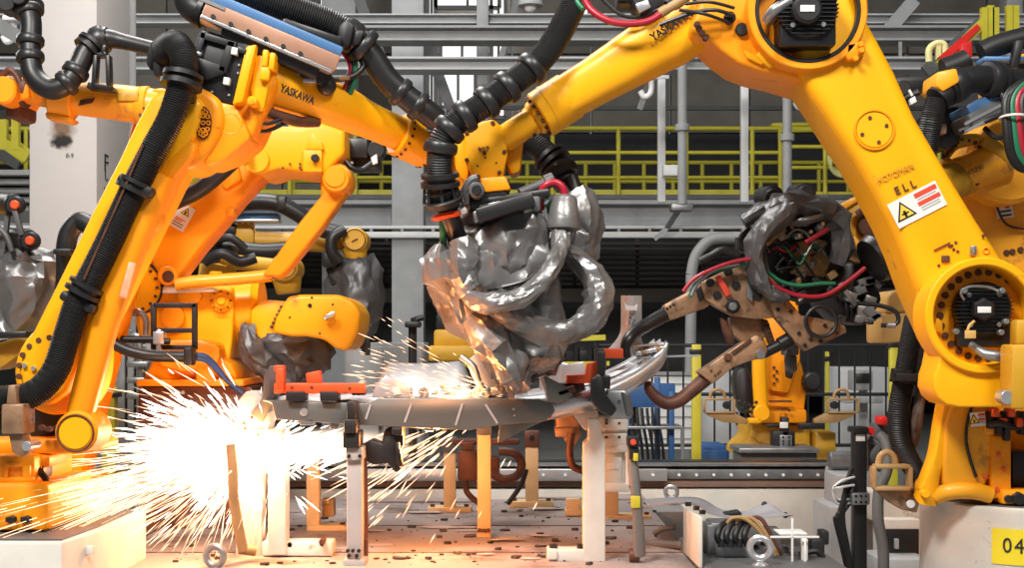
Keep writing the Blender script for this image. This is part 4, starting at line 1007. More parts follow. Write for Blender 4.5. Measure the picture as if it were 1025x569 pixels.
# clamp block on the shoulder at the far left
o = thing('gripper_bracket', 'worn bronze bracket box with steel pin before the bright robot base', 'bracket', P(12, 448, 4.62))
m = MB(); m.box(1, 405, 23, 435, 4.6, .12, .006); m.prism([(8, 386), (15, 386), (17, 405), (6, 405)], 4.62, .08, .004); m.prism([(8, 434), (22, 432), (26, 446), (30, 452), (22, 458), (12, 454)], 4.62, .06, .006); obj('body', m, M['bronze'], o)
m = MB(); m.disc(26, 447, 4.60, 5, .1, .15); obj('pin', m, M['steel'], o)

# ------------------------------------------------------------------ second robot of left pair (behind)
Y2 = 6.6
z2 = P(0, 386, 6.3).z
rb = thing('robot_riser', 'dark steel riser block under the robot with counterweight box', 'riser', V(P(195, 0, 6.6).x, 6.6, 0))
m = MB(); a, b = P(138, 0, 6.35).x, P(252, 0, 6.35).x
m.cuboid(((a+b)/2, 6.65, z2/2), (b-a, .6, z2-.012), .012); obj('body', m, M['brown'], rb)
m = MB()
for x in (178, 183): m.disc(x, 393, 6.33, 2, .03)
obj('bolt', m, M['steel'], rb)
L2 = thing('industrial_robot', 'orange yellow robot with counterweight box and square black bracket, on dark riser', 'robot', V(P(195, 0, 6.6).x, 6.65, z2))
m = MB(); m.box(136, 380, 244, 387, 6.3, .7, .01); m.prism([(140, 381), (150, 364), (152, 350), (205, 350), (232, 362), (240, 381)], 6.38, .5, .03); m.prism(chaikin([(150, 355), (168, 372), (214, 374), (222, 352), (214, 340), (160, 340)], 1), 6.33, .5, .02); m.box(196, 362, 214, 381, 6.3, .2, .01); obj('base_casting', m, M['orange'], L2)
m = MB()
ra = P(142, 312, 6.65); rb_ = P(263, 309, 6.65)
m.lathe(ra, rb_-ra, [(0, .1), (.01, .15), (.28, .165), ((rb_-ra).length-.03, .165), ((rb_-ra).length, .14)], 40)
m.prism(chaikin([(138, 285), (160, 284), (232, 283), (234, 300), (233, 335), (230, 360), (226, 371), (210, 372), (204, 345), (150, 345), (138, 338)], 1), 6.46, .42, .03, 3)
m.prism([(176, 292), (200, 292), (202, 298), (194, 306), (178, 302)], 6.42, .06, .01)
m.cyl(P(216, 272, 6.5), P(216, 286, 6.5), .03, .03, 16, .005)
tu = obj('turret', m, M['yellow'], L2)
m = MB(); m.disc(221, 301, 6.44, 11.5, .04, .1, 32); m.disc(221, 301, 6.425, 8, .03, .1, 32); m.disc(221, 301, 6.41, 4.5, .03, .2, 16); obj('pivot_cap', m, M['yellow'], tu)
m = MB(); m.bolts(221, 301, 6.44, 9.7, 8, 1, .004); obj('cap_bolt', m, M['rust'], tu)
text('embossed_lettering', 'YASK', P(221, 316, 6.455), (1, 0, 0), (0, -1, 0), 4.5*S(6.45), M['orange'], tu)
m = MB(); m.disc(172, 318, 6.42, 12, .03, .1, 28); obj('bearing_cover', m, M['orange'], tu)
m = MB(); m.disc(134, 288, 6.36, 28, .25, .06, 48); sd = obj('shoulder_disc', m, M['yellow'], L2)
m = MB(); m.ringdisc(134, 288, 6.352, 28.5, 27, .02, None, 48); obj('disc_seal', m, M['black'], sd)
m = MB(); m.bolts(134, 288, 6.355, 23, 16, 1.6, .006); obj('disc_bolt', m, M['rust'], sd)
# lower arm
m = MB(); m.prism([(204, 166), (226, 150), (252, 147), (270, 160), (262, 178), (240, 202), (222, 224), (198, 252), (180, 276), (174, 287), (164, 287), (156, 276), (150, 262), (140, 250), (160, 222), (182, 190)], 6.36, .2, .025, 3)
m.disc(167, 276, 6.33, 10, .1, .15, 24)
a2 = obj('lower_arm', m, M['orange'], L2)
m = MB(); m.disc(168, 277, 6.325, 6, .03); obj('arm_pin', m, M['rust'], a2)
lab(a2, 182.5, 217.5, 6.352, 16, 26, math.radians(-30), 'tall')
m = MB(); m.prism([(228, 160), (236, 156), (242, 180), (226, 190), (220, 185)], 6.34, .05, .01); m.box(226, 208, 234, 216, 6.35, .1, .008); obj('arm_rib', m, M['orange'], a2)
# elbow box
m = MB()
m.prism([(248, 172), (249, 150), (254, 134), (262, 124), (300, 128), (318, 122), (330, 126), (345, 130), (345, 154), (338, 160), (326, 174), (300, 172), (280, 169), (262, 175)], 6.25, .42, .018, 3)
m.prism([(290, 120), (310, 118), (346, 118), (346, 156), (322, 152), (306, 148)], 6.42, .3, .02)
m.prism([(306, 150), (312, 132), (322, 142), (324, 150)], 6.22, .06, .006)
m.cyl(P(290, 128, 6.4), P(322, 136, 6.4), .05, .05, 20, .01)
e2 = obj('elbow_housing', m, M['yellow'], L2)
m = MB(); m.box(303, 150, 322, 172, 6.225, .05, .004); m.disc(256, 160, 6.23, 13, .05, .05, 32); obj('elbow_cover', m, M['yellow'], e2)
m = MB(); m.disc(315, 158, 6.19, 4, .05, .2); obj('grease_plug', m, M['black'], e2)
m = MB(); m.dots(6.24, [(258, 150), (265, 162), (252, 170), (290, 164), (300, 164), (304, 160), (283, 168), (300, 168), (320, 168), (302, 170)], 1.1, .004); obj('screw', m, M['rust'], e2)
m = MB(); m.box(345, 138, 368, 158, 6.45, .2, .01); m.box(350, 146, 380, 170, 6.5, .15, .01); m.tube([P(345, 160, 6.4), P(352, 168, 6.4), P(362, 170, 6.42), P(374, 162, 6.45)], .012, 8); m.disc(376, 150, 6.45, 9, .1)
mm = obj('drive_motor', m, M['black'], L2)
m = MB(); m.prism([(371, 158), (377, 154), (378, 163), (373, 165)], 6.42, .03, .003); m.dots(6.44, [(347, 152), (352, 163)], 1.5, .01); obj('connector', m, M['whitep'], mm)
# joint and connecting bar
m = MB()
m.prism([(322, 172), (338, 170), (350, 180), (347, 192), (322, 228), (290, 268), (280, 278), (262, 276), (300, 222), (322, 195), (320, 186)], 6.3, .14, .016, 3)
m.disc(336, 179, 6.24, 13.5, .2, .1, 36); m.prism(chaikin([(322, 165), (336, 160), (352, 170), (352, 190), (336, 196), (322, 190)], 2), 6.28, .18, .02)
k2 = obj('connecting_bar', m, M['orange'], L2)
m = MB(); m.disc(335, 177, 6.232, 11, .02, .1, 32); obj('joint_cap', m, M['orange'], k2)
m = MB(); m.tube([P(176, 285, 6.35), P(200, 282, 6.35), P(240, 279, 6.36), P(272, 276, 6.36)], .028, 14); obj('push_rod', m, M['yellow2'], L2)
m = MB(); m.prism([(164, 286), (214, 288), (214, 292), (158, 294)], 6.36, .1, .006); obj('rod_shield', m, M['sticker'], L2)
# hose along the arm
m = MB(); m.tube([P(252, 146, 6.25), P(240, 155, 6.22), P(222, 172, 6.2), P(200, 190, 6.2), P(180, 200, 6.22), P(165, 206, 6.25)], .036, 14); m.bar(P(246, 142, 6.2), P(248, 158, 6.2), .03, .1, .005); obj('cable_hose', m, M['cable'], L2)
m = MB(); m.tube([P(228, 158, 6.3), P(206, 172, 6.3), P(190, 184, 6.3)], .012, 8); obj('yellow_tube', m, M['railyel'], L2)
# counterweight box
m = MB()
m.prism([(265, 300), (290, 302), (288, 336), (262, 342), (250, 342), (250, 310)], 6.46, .36, .02)
cw = obj('counterweight_mount', m, M['yellow'], L2)
m = MB()
m.prism([(272, 333), (276, 318), (288, 297), (300, 295), (340, 295), (354, 302), (361, 314), (359, 330), (352, 347), (344, 352), (334, 348), (324, 340), (306, 337), (290, 337)], 6.25, .45, .02, 3)
cb = obj('counterweight', m, M['yellow'], L2)
m = MB(); m.dots(6.25, [(290, 318), (333, 305), (320, 334), (312, 298)], 1.1, .004); m.disc(310, 306, 6.243, 2, .02); obj('tapped_hole', m, M['black'], cb)
m = MB(); m.disc(329, 317, 6.23, 5.5, .05, .2); m.disc(330, 322, 6.235, 5, .05); obj('boss', m, M['yellow'], cb)
m = MB(); m.bar(P(324, 319, 6.2), P(336, 313, 6.2), .022, .03, .01); obj('lever', m, M['steel'], cb)
m = MB()
for k in range(6): m.box(270+k*2, 326-k*4, 273+k*2, 329-k*4, 6.44, .02, .002)
obj('bolt', m, M['rust'], cw)
# black bracket frame with valve and its hoses
m = MB()
for a, b in (((154, 306), (197, 306)), ((154, 348), (197, 348)), ((154, 304), (154, 350)), ((195, 304), (195, 350)), ((156, 331), (194, 331))): m.bar(P(*a, 6.12), P(*b, 6.12), 5*S(6.12), .03, .003)
bf = obj('bracket_frame', m, M['blackm'], L2, 'square black bracket frame')
m = MB(); m.box(153, 332, 164, 345, 6.06, .06, .004); m.box(156, 330, 161, 351, 6.07, .04, .004); obj('valve', m, M['steel'], bf)
m = MB(); m.cyl(P(112, 340, 6.08), P(154, 340, 6.08), .016, seg=12); m.cyl(P(164, 342, 6.08), P(170, 342, 6.08), .014, seg=12); obj('air_pipe', m, M['blackm'], bf)
m = MB(); m.tube([P(112, 343, 6.0), P(128, 351, 6.0), P(150, 356, 6.0), P(175, 357, 6.02), P(192, 357, 6.03)], .025, 14); hh = obj('lower_hose', m, M['cable'], L2)
m = MB(); m.bar(P(190, 348, 6.0), P(190, 366, 6.0), .035, .08, .006); m.disc(190, 357, 5.97, 5, .1); obj('hose_clamp', m, M['blackm'], hh)
for k in range(2):
    m = MB(); m.tube([P(192, 356+k*3, 6.03), P(206, 357+k*4, 6.04), P(219, 370+k*3, 6.05), P(228, 382, 6.06), P(242, 392+k*2, 6.1)], .011, 10); obj('blue_cable', m, M['bluecab'], hh)
m = MB(); m.tube([P(128, 316, 6.2), P(138, 312, 6.18), P(146, 320, 6.18), P(146, 335, 6.2)], .014, 10); obj('signal_cable', m, M['steeld'], L2)
# grey cover hanging below
o = obj('dust_cover', cover([(332, 250, 330), (342, 248, 334), (352, 258, 332), (364, 272, 326), (374, 286, 318), (380, 292, 312)], 6.6, .16, 5, .05), M['clothd'], angle=42); tag(o, 'dark grey crumpled cover hanging below the yellow counterweight box', 'cover')
m = sleeve([P(246, 322, 6.5), P(250, 345, 6.45), P(262, 364, 6.45), P(284, 380, 6.5)], [.02, .05, .06, .04], 8, .03); o = obj('cloth_strap', m, M['clothd'], angle=42); tag(o, 'dark grey cloth strap beside the crumpled cover under the counterweight box', 'cloth')

# ------------------------------------------------------------------ forearm of robot pointing left (upper left)
r4 = thing('industrial_robot', 'soot-stained orange robot forearm crossing the scorched white column', 'robot', V(P(62, 0, 6).x, 6.0, 0))
m = MB(); m.lathe(V(P(62, 0, 6).x, 6.1, 0), (0, 0, 1), [(0, .2), (.5, .2), (.52, .16), (.75, .16)], 32); obj('base_casting', m, M['orange'], r4)
m = MB(); m.bar(V(P(62, 0, 6).x, 6.1, .75), P(160, 112, 6.1), .16, .2, .03); m.disc(160, 110, 5.85, 22, .35, .1, 36); obj('lower_arm', m, M['orange'], r4)
m = MB(); m.tube([P(160, 108, 5.9), P(120, 103, 5.9), P(82, 99, 5.9), P(60, 96, 5.9)], [(.075, .075), (.075, .075), (.07, .07), (.062, .062)], 28); m.cyl(P(138, 106, 5.9), P(149, 107, 5.9), .08, .085, 32, .006); m.cyl(P(52, 97, 5.9), P(76, 100, 5.9), .085, .088, 32, .008)
m.prism([(44, 112), (54, 112), (72, 118), (68, 122), (46, 119)], 5.85, .12, .01)
fa4 = obj('forearm', m, M['yellow2'], r4)
m = MB(); m.box(117, 92, 138, 101, 5.815, .03, .003); obj('cover_plate', m, M['dull_yellow'], fa4)
m = MB(); m.dots(5.83, [(140, 115), (143, 108), (141, 120)], 1.5, .01); m.prism([(80, 100), (95, 98), (92, 103), (78, 106)], 5.822, .01, .002); obj('soot_patch', m, M['rust'], fa4)
m = MB(); m.disc(2, 90, 5.78, 14, .3, .15, 32); m.cyl(P(4, 90, 5.9), P(28, 92, 5.9), .06, .055, 28, .008); m.prism([(10, 80), (28, 82), (30, 98), (12, 102)], 5.83, .15, .015); m.cyl(P(28, 92, 5.9), P(54, 96, 5.9), .05, .055, 28); obj('wrist_body', m, M['orange'], r4)
m = MB(); m.cyl(P(26, 90, 5.9), P(30, 91, 5.9), .075, .075, 24); m.box(4, 100, 22, 118, 5.9, .2, .02); m.tube([P(2, 76, 5.85), P(10, 70, 5.84), P(18, 78, 5.84), P(22, 90, 5.84)], .014, 8); obj('wrist_seal', m, M['brown'], r4)
H4 = [P(22, -14, 5.8), P(27, 4, 5.8), P(31, 25, 5.78), P(30, 52, 5.76), P(34, 76, 5.74), P(50, 89, 5.72), P(66, 84, 5.72), P(78, 68, 5.74), P(86, 52, 5.76), P(97, 42, 5.78), P(108, 39, 5.78), P(125, 42, 5.78), P(158, 50, 5.76)]
m = MB(); m.tube(H4, [.046, .045, .043, .043, .043, .043, .043, .043, .043, .042, .04, .032, .03], 16); h4 = obj('cable_hose', m, M['cable'], r4)
for f_ in (.115, .235, .305, .545, .605): collar(h4, H4, f_, .056, .02)
flange(h4, H4, .715, .062); collar(h4, H4, .76, .06, .03); collar(h4, H4, .785, .05, .02)
m = MB()
for a, b in (((97, 56), (95, 86)), ((109, 56), (110, 88)), ((95, 86), (112, 88)), ((98, 56), (108, 55)), ((106, 46), (104, 56))): m.bar(P(*a, 5.75), P(*b, 5.75), .018, .05, .004)
m.prism([(88, 82), (112, 86), (113, 91), (86, 88)], 5.74, .08, .004); obj('hose_bracket', m, M['black'], h4)
m = MB(); m.disc(6, 2, 5.75, 9, .2); m.disc(18, -4, 5.72, 8, .2); m.box(-6, -8, 34, 10, 5.8, .15, .02); obj('hose_manifold', m, M['blackm'], h4)

# ------------------------------------------------------------------ far left tool head with cloth
o = thing('welding_gun', 'dark tool head with two red-hubbed rollers above silver cover', 'tool', P(10, 300, 6.9))
for x, y in ((14, 205), (29, 241)):
    m = MB(); m.cyl(P(x-20, y-2, 7.0), P(x, y, 6.88), .055, .055, 20, .006); rr = obj('roller', m, M['black'], o)
    m = MB(); m.disc(x, y, 6.84, 9.5, .04, .2); obj('roller_rim', m, M['blackm'], rr)
    m = MB(); m.disc(x, y, 6.82, 4.5, .04, .2); obj('roller_hub', m, M['clampred'], rr)
m = MB(); m.bar(P(14, 207, 6.85), P(22, 236, 6.85), .025, .03, .004); m.bar(P(8, 215, 6.9), P(4, 250, 6.9), .02, .03); m.box(-20, 238, 18, 258, 6.95, .2, .02); m.prism([(-10, 262), (16, 246), (24, 248), (26, 262), (14, 276), (-10, 290)], 6.88, .12, .03); m.tube([P(-5, 225, 6.85), P(6, 236, 6.84), P(12, 252, 6.84)], .014, 8); obj('head', m, M['dgrey'], o)
m = MB(); m.prism([(-20, 348), (18, 338), (44, 344), (46, 352), (20, 356), (0, 370), (-20, 372)], 6.7, .2, .02); m.box(22, 352, 36, 362, 6.7, .1, .01); obj('carrier', m, M['dull_yellow'], o)
m = MB(); m.bar(P(-10, 336, 6.65), P(30, 335, 6.65), .03, .1, .006); obj('rail', m, M['black'], o)
L0 = thing('industrial_robot', 'robot mostly outside the frame carrying the red-hubbed tool head', 'robot', V(P(-190, 0, 7.3).x, 7.3, 0))
m = MB(); m.lathe(V(P(-190, 0, 7.3).x, 7.3, 0), (0, 0, 1), [(0, .35), (.6, .35), (.62, .26), (.95, .26)], 32); obj('base_casting', m, M['orange'], L0)
m = MB(); m.bar(V(P(-190, 0, 7.3).x, 7.3, .95), P(-170, 190, 7.3), .24, .22, .03); obj('lower_arm', m, M['yellow'], L0)
m = MB(); m.tube([P(-170, 190, 7.3), P(-90, 222, 7.2), P(-8, 250, 7.1)], [.1, .09, .07], 24); m.disc(-170, 190, 7.15, 26, .3, .1); obj('forearm', m, M['yellow2'], L0)
o = obj('dust_cover', cover([(254, 12, 50), (262, -4, 62), (280, -14, 64), (300, -22, 63), (320, -26, 58), (334, -24, 48), (340, -20, 42)], 7.0, .2, 11, .07), M['cloth'], angle=42); tag(o, 'silver crumpled cover under the red-hubbed rollers', 'cover')

# ------------------------------------------------------------------ third robot of left row, far behind
L3 = thing('industrial_robot', 'smaller dull yellow robot forearm with round wrist above a grey cover', 'robot', V(P(215, 0, 8.6).x, 8.6, 0))
m = MB(); m.lathe(V(P(205, 0, 8.6).x, 8.7, 0), (0, 0, 1), [(0, .3), (1.0, .3), (1.02, .22), (1.3, .22)], 28); obj('base_casting', m, M['orange'], L3)
m = MB(); m.bar(V(P(205, 0, 8.6).x, 8.7, 1.3), P(222, 238, 8.7), .2, .2, .03); obj('lower_arm', m, M['dull_yellow'], L3)
m = MB(); m.tube([P(215, 240, 8.6), P(245, 241, 8.6), P(290, 242, 8.6), P(330, 244, 8.6)], [(.07, .07), (.06, .06), (.055, .055), (.055, .055)], 24); m.prism([(235, 226), (248, 224), (254, 232), (254, 246), (235, 246)], 8.52, .16, .01)
for x in (237, 243, 249): m.box(x, 222, x+3, 228, 8.52, .1, .004)
obj('forearm', m, M['dull_yellow'], L3)
m = MB(); m.disc(355, 240, 8.42, 12.5, .22, .12, 32); m.cyl(P(355, 248, 8.5), P(357, 266, 8.5), .075, .06, 24, .006); m.box(328, 232, 344, 250, 8.5, .15, .02); wq = obj('wrist_body', m, M['dull_yellow'], L3)
m = MB(); m.torus(P(355, 240, 8.418), (0, 1, 0), .062, .003, 28, 6); m.bar(P(352, 242, 8.415), P(358, 239, 8.415), .008, .006); obj('wrist_mark', m, M['brown'], wq)
m = MB(); m.box(225, 213, 278, 219, 8.45, .12, .006); t3 = obj('cable_trunking', m, M['blue'], L3, 'blue trunking')
m = MB(); m.box(225, 219.5, 279, 222, 8.45, .12, .003); m.box(240, 208, 243, 214, 8.45, .1); obj('trunking_edge', m, M['steel'], t3)
m = MB(); m.box(205, 223, 236, 236, 8.5, .2, .02); m.tube([P(228, 206, 8.4), P(255, 202, 8.4), P(278, 204, 8.4), P(298, 214, 8.42), P(318, 228, 8.45), P(338, 234, 8.45)], .05, 14); m.tube([P(200, 235, 8.3), P(215, 240, 8.28), P(232, 248, 8.28), P(262, 252, 8.3), P(290, 250, 8.34)], .05, 14); m.box(276, 196, 286, 210, 8.35, .12, .01); m.tube([P(340, 262, 8.4), P(332, 252, 8.38), P(333, 238, 8.38), P(345, 230, 8.4)], .035, 12); m.box(322, 252, 338, 268, 8.4, .15, .02); obj('cable_hose', m, M['cable'], L3)
o = obj('dust_cover', cover([(262, 338, 372), (270, 330, 380), (285, 326, 382), (300, 328, 382), (318, 340, 380), (330, 352, 372), (336, 356, 366)], 8.6, .18, 21, .06), M['clothd'], angle=42); tag(o, 'grey cover hanging from the small rounded yellow wrist', 'cover')
m = MB(); m.box(360, 332, 364, 350, 8.55, .08, .01); m.box(362, 340, 370, 356, 8.55, .06, .008); m.bar(P(330, 268, 8.5), P(336, 285, 8.5), .05, .05, .01); tag(obj('gun_tip', m, M['blackm']), 'black gun tip poking out below the small grey cover', 'tool')
L5 = thing('industrial_robot', 'robot seen only by round yellow wrist cap above the counterweight box', 'robot', V(P(268, 0, 7.8).x, 7.8, 0))
m = MB(); m.disc(284, 268, 7.6, 14, .25, .12, 32); m.cyl(P(287, 278, 7.7), P(289, 294, 7.7), .08, .065, 24, .006); wq = obj('wrist_body', m, M['dull_yellow'], L5)
m = MB(); m.torus(P(284, 267, 7.598), (0, 1, 0), .062, .003, 28, 6); m.bar(P(282, 272, 7.595), P(288, 270, 7.595), .008, .006); obj('wrist_mark', m, M['brown'], wq)
m = MB(); m.tube([P(284, 268, 7.8), P(250, 264, 7.85), P(220, 262, 7.9)], .042, 20); obj('forearm', m, M['dull_yellow'], L5)
m = MB(); m.tube([P(220, 262, 7.9), P(212, 300, 7.95), V(P(212, 0, 7.95).x, 7.95, .5), V(P(212, 0, 7.95).x, 7.95, 0)], [.09, .1, .12, .2], 20, smooth=False); obj('lower_arm', m, M['dull_yellow'], L5)
m = MB(); m.box(184, 236, 214, 262, 7.6, .2, .02); m.box(214, 244, 232, 258, 7.55, .2, .02); m.tube([P(205, 262, 7.5), P(222, 254, 7.48), P(240, 262, 7.5), P(256, 258, 7.52)], .03, 10); m.tube([P(210, 244, 7.5), P(230, 238, 7.48), P(246, 250, 7.5)], .022, 10); m.tube([P(190, 258, 7.55), P(206, 248, 7.5), P(216, 240, 7.52), P(222, 254, 7.55)], .018, 10); m.tube([P(192, 242, 7.55), P(200, 236, 7.5), P(212, 246, 7.52)], .012, 10); obj('cable_bundle', m, M['blackm'], L5)
# ------------------------------------------------------------------ right rear robot
Yq = 6.3
R2 = thing('industrial_robot', 'yellow robot behind the big 04 arm, with blue trunking and cable loop', 'robot', V(P(1010, 0, Yq).x, Yq, 0))
m = MB(); m.lathe(V(P(1060, 0, 6.4).x, 6.5, 0), (0, 0, 1), [(0, .35), (.75, .35), (.77, .26), (1.05, .26)], 32); obj('base_casting', m, M['orange'], R2)
m = MB(); m.prism([(950, 190), (975, 150), (1005, 140), (1050, 150), (1075, 400), (1030, 400), (1000, 268), (985, 240), (960, 225)], 6.3, .28, .03, 3); a_ = obj('lower_arm', m, M['yellow2'], R2)
lab(a_, 1005, 208, 6.292, 17, 21, math.radians(8), 'no')
m = MB(); m.tube([P(1003, 185, 6.28), P(998, 205, 6.27), P(1008, 225, 6.27), P(1030, 230, 6.28)], .006, 8); m.dots(6.3, [(1014, 252), (1022, 250), (1008, 253)], 3, .012); obj('seam_line', m, M['rust'], a_)
m = MB(); m.disc(1012, 160, 6.1, 44, .3, .1, 40); m.prism([(985, 112), (1040, 80), (1060, 90), (1060, 150), (990, 160)], 6.2, .3, .03); m.prism([(938, 72), (960, 68), (962, 82), (942, 90), (936, 84)], 6.3, .25, .01); m.prism([(988, 60), (1040, 50), (1040, 105), (994, 112)], 6.5, .2, .03); obj('elbow_housing', m, M['yellow2'], R2)
m = MB(); m.tube([P(948, 177, 6.12), P(960, 174, 6.1), P(976, 170, 6.1), P(1000, 160, 6.12)], [(.068, .068), (.07, .07), (.08, .08), (.1, .1)], 28); m.cyl(P(946, 178, 6.12), P(954, 176, 6.12), .082, .085, 28, .008); wq = obj('wrist_body', m, M['yellow2'], R2)
text('embossed_lettering', 'ES200', P(977, 170, 6.01), (1, 0, .45), (0, -1, 0), 5*S(6.0), M['rust'], wq)
m = MB()
for k in range(14):
    a = -1.0+k*.26; m.disc(964+math.cos(a)*27, 164-math.sin(a)*24, 6.05, 2, .03, .2, 8)
for k in range(7): m.disc(946+k*2.2, 157-k*2.4+(k % 2), 6.05, 2, .03, .2, 8)
obj('bearing_bolt', m, M['rust'], R2)
m = MB(); m.tube([P(946, 154, 6.1), P(956, 144, 6.08), P(975, 140, 6.08), P(990, 146, 6.1)], .028, 10); m.tube([P(985, 140, 6.05), P(1000, 152, 6.04), P(1012, 168, 6.06)], .03, 10); obj('cover_rim', m, M['dull_yellow'], R2)
# trunking and hoses
A, B = P(958, 128, 5.85), P(1012, 100, 5.95); up = V(-.2, 0, .98)
m = MB(); m.bar(A, B, .06, .2, .008); t2 = obj('cable_trunking', m, M['dgrey'], R2)
m = MB(); m.bar(A+up*.045, B+up*.045, .045, .19, .01); obj('trunking_lid', m, M['blue'], t2, 'blue lid')
m = MB(); m.bar(A-up*.03+V(0, -.1, 0), B-up*.03+V(0, -.1, 0), .014, .02); m.bar(A-V(0, .105, 0), B-V(0, .105, 0), .012, .01); m.bar(A.lerp(B, .62)+up*.07, A.lerp(B, .75)-up*.0+V(0, -.12, 0), .02, .2, .004); obj('trunking_edge', m, M['steel'], t2)
m = MB(); m.box(938, 124, 948, 134, 5.82, .1, .006); obj('copper_block', m, M['copper'], R2)
m = MB(); m.prism([(938, 72), (958, 68), (961, 82), (944, 92), (937, 86)], 5.66, .2, .01); obj('yellow_block', m, M['yellow2'], R2)
m = MB(); m.prism([(934, 110), (960, 106), (962, 140), (948, 150), (932, 146)], 5.88, .25, .01); m.prism([(880, 84), (900, 76), (936, 74), (940, 84), (905, 98), (884, 104)], 6.0, .25, .02); m.disc(892, 92, 5.95, 13, .2, .1, 14); m.disc(905, 88, 5.9, 8, .2, .2)
m.tube([P(960, 132, 5.8), P(985, 122, 5.78), P(1008, 112, 5.8), P(1014, 104, 5.82)], .012, 8); m.tube([P(985, 128, 5.85), P(998, 138, 5.83), P(1012, 132, 5.85)], .012, 8); m.tube([P(895, 108, 5.95), P(906, 98, 5.92), P(920, 92, 5.9)], .014, 8); obj('tool_mount', m, M['blackm'], R2)
m = MB(); m.prism([(911, 99), (916, 96), (918, 102), (912, 105)], 5.88, .03, .003); m.tube([P(913, 96, 5.88), P(910, 90, 5.88)], .006, 8); obj('connector', m, M['whitep'], R2)
H2 = [P(928, 150, 5.75), P(932, 122, 5.72), P(938, 100, 5.72), P(955, 86, 5.74), P(980, 79, 5.78), P(1010, 82, 5.84), P(1050, 86, 5.9)]
m = MB(); m.tube(H2[2:], .055, 18); m.hose(H2[:3], .045, .011, .1, 14); h2 = obj('cable_hose', m, M['rubber'], R2)
collar(h2, H2, .40, .072, .035); collar(h2, H2, .64, .076, .03); flange(h2, H2, .36, .066); flange(h2, H2, .66, .07)
m = MB(); m.tube([P(982, 53, 6.2), P(1000, 45, 6.2), P(1040, 34, 6.2)], .048, 14); m.tube([P(984, 70, 6.25), P(1010, 66, 6.25), P(1040, 64, 6.25)], .03, 10); m.tube([P(944, 70, 6.3), P(960, 64, 6.3), P(968, 60, 6.3)], .05, 14); obj('rear_hose', m, M['rubber'], R2)
m = MB(); m.box(985, 56, 1040, 61, 6.15, .12, .008); obj('rear_trunking', m, M['blue'], R2, 'blue trunking edge')
m = MB(); m.prism([(1018, 40), (1026, 40), (1020, 68), (1012, 68)], 6.1, .05, .005); obj('hose_bracket', m, M['blackm'], R2)
for nm, mt, dx, dz in (('black_hose', 'cable', 0, 0), ('green_hose', 'green', 6, 0), ('red_hose', 'red', 13, 2), ('black_hose', 'cable', -3, 1), ('black_hose', 'cable', 20, 3)):
    m = MB(); m.tube([P(1045+dx, 76+dz, 5.62), P(1022+dx*.6, 84+dz, 5.58), P(1009+dx*.7, 100, 5.56), P(1010+dx*.8, 130, 5.55), P(1014+dx*.9, 155, 5.56), P(1026+dx, 168+dz, 5.58), P(1050+dx, 168, 5.6)], .016, 10); obj(nm, m, M[mt], R2)
m = MB(); m.torus(P(1014, 118, 5.56), (0, .1, 1), .05, .005, 20, 6); obj('tie_strap', m, M['sticker'], R2)
# forearm coming down to the spot gun (mostly hidden by the big arm)
m = MB(); m.tube([P(975, 172, 6.2), P(935, 190, 6.0), P(895, 212, 5.85), P(868, 228, 5.8)], [(.085, .085), (.08, .08), (.08, .08), (.075, .075)], 24)
m.prism([(840, 206), (866, 192), (872, 196), (884, 216), (896, 246), (872, 262), (858, 256), (850, 236)], 5.78, .2, .015)
fq = obj('forearm', m, M['dull_yellow'], R2)
m = MB(); m.disc(872, 226, 5.75, 13, .05, .1, 24); m.tube([P(858, 216, 5.75), P(868, 210, 5.74), P(880, 214, 5.74), P(886, 226, 5.74)], .02, 10); obj('wrist_bore', m, M['rust'], fq)
m = MB(); m.prism([(840, 206), (866, 192), (868, 196), (846, 210), (852, 234), (848, 238)], 5.76, .04, .006); m.prism([(848, 240), (856, 236), (878, 262), (870, 266)], 5.76, .04, .006); obj('wrist_frame', m, M['yellow2'], fq)
m = MB(); m.lathe(P(868, 264, 5.6), (.8, .2, .45), [(0, .05), (.02, .09), (.05, .1), (.07, .09), (.09, .065), (.2, .06)], 24); m.lathe(P(876, 256, 5.62), (.8, .2, .45), [(0, .07), (.1, .065)], 24); obj('hose_flange', m, M['black'], fq)
# pale yellow motor cover box behind
o = thing('motor_cover', 'pale orange rounded box behind the big arm beside the ribbed hose', 'cover', P(900, 345, 6.4))
m = MB(); m.prism([(888, 296), (893, 291), (908, 289), (918, 292), (920, 312), (886, 314)], 6.4, .3, .02, 3); obj('lid', m, M['tan'], o)
m = MB(); m.prism([(882, 314), (922, 312), (922, 342), (882, 344)], 6.41, .28, .015); obj('housing', m, M['tan'], o)

# ------------------------------------------------------------------ small background robot behind the gun
Yb = 9.6
R3 = thing('industrial_robot', 'small orange robot base with two lifting loops behind the bronze gun', 'robot', V(P(782, 0, Yb).x, Yb, 0))
m = MB(); m.prism([(738, 458), (742, 447), (752, 440), (752, 425), (812, 425), (812, 446), (818, 458)], 9.55, .6, .03); m.prism([(740, 450), (752, 438), (772, 452), (768, 458)], 9.5, .2, .02); m.box(816, 433, 837, 500, 9.5, .5, .015); m.box(745, 458, 820, 500, 9.6, .5, .01); obj('base_casting', m, M['dull_yellow'], R3)
m = MB(); m.prism(chaikin([(768, 352), (796, 348), (806, 372), (808, 405), (800, 424), (768, 424), (766, 400)], 1), 9.45, .4, .03); m.prism([(762, 404), (775, 406), (808, 410), (808, 424), (762, 424)], 9.42, .3, .02); obj('turret', m, M['orange'], R3)
m = MB(); m.tube([P(760, 340, 9.3), P(760, 375, 9.3), P(762, 412, 9.3)], [(.045, .05)]*3, 18, exp=3); m.disc(763, 414, 9.2, 8, .2); m.box(750, 419, 762, 424, 9.2, .1, .006); obj('link_rod', m, M['yellow'], R3)
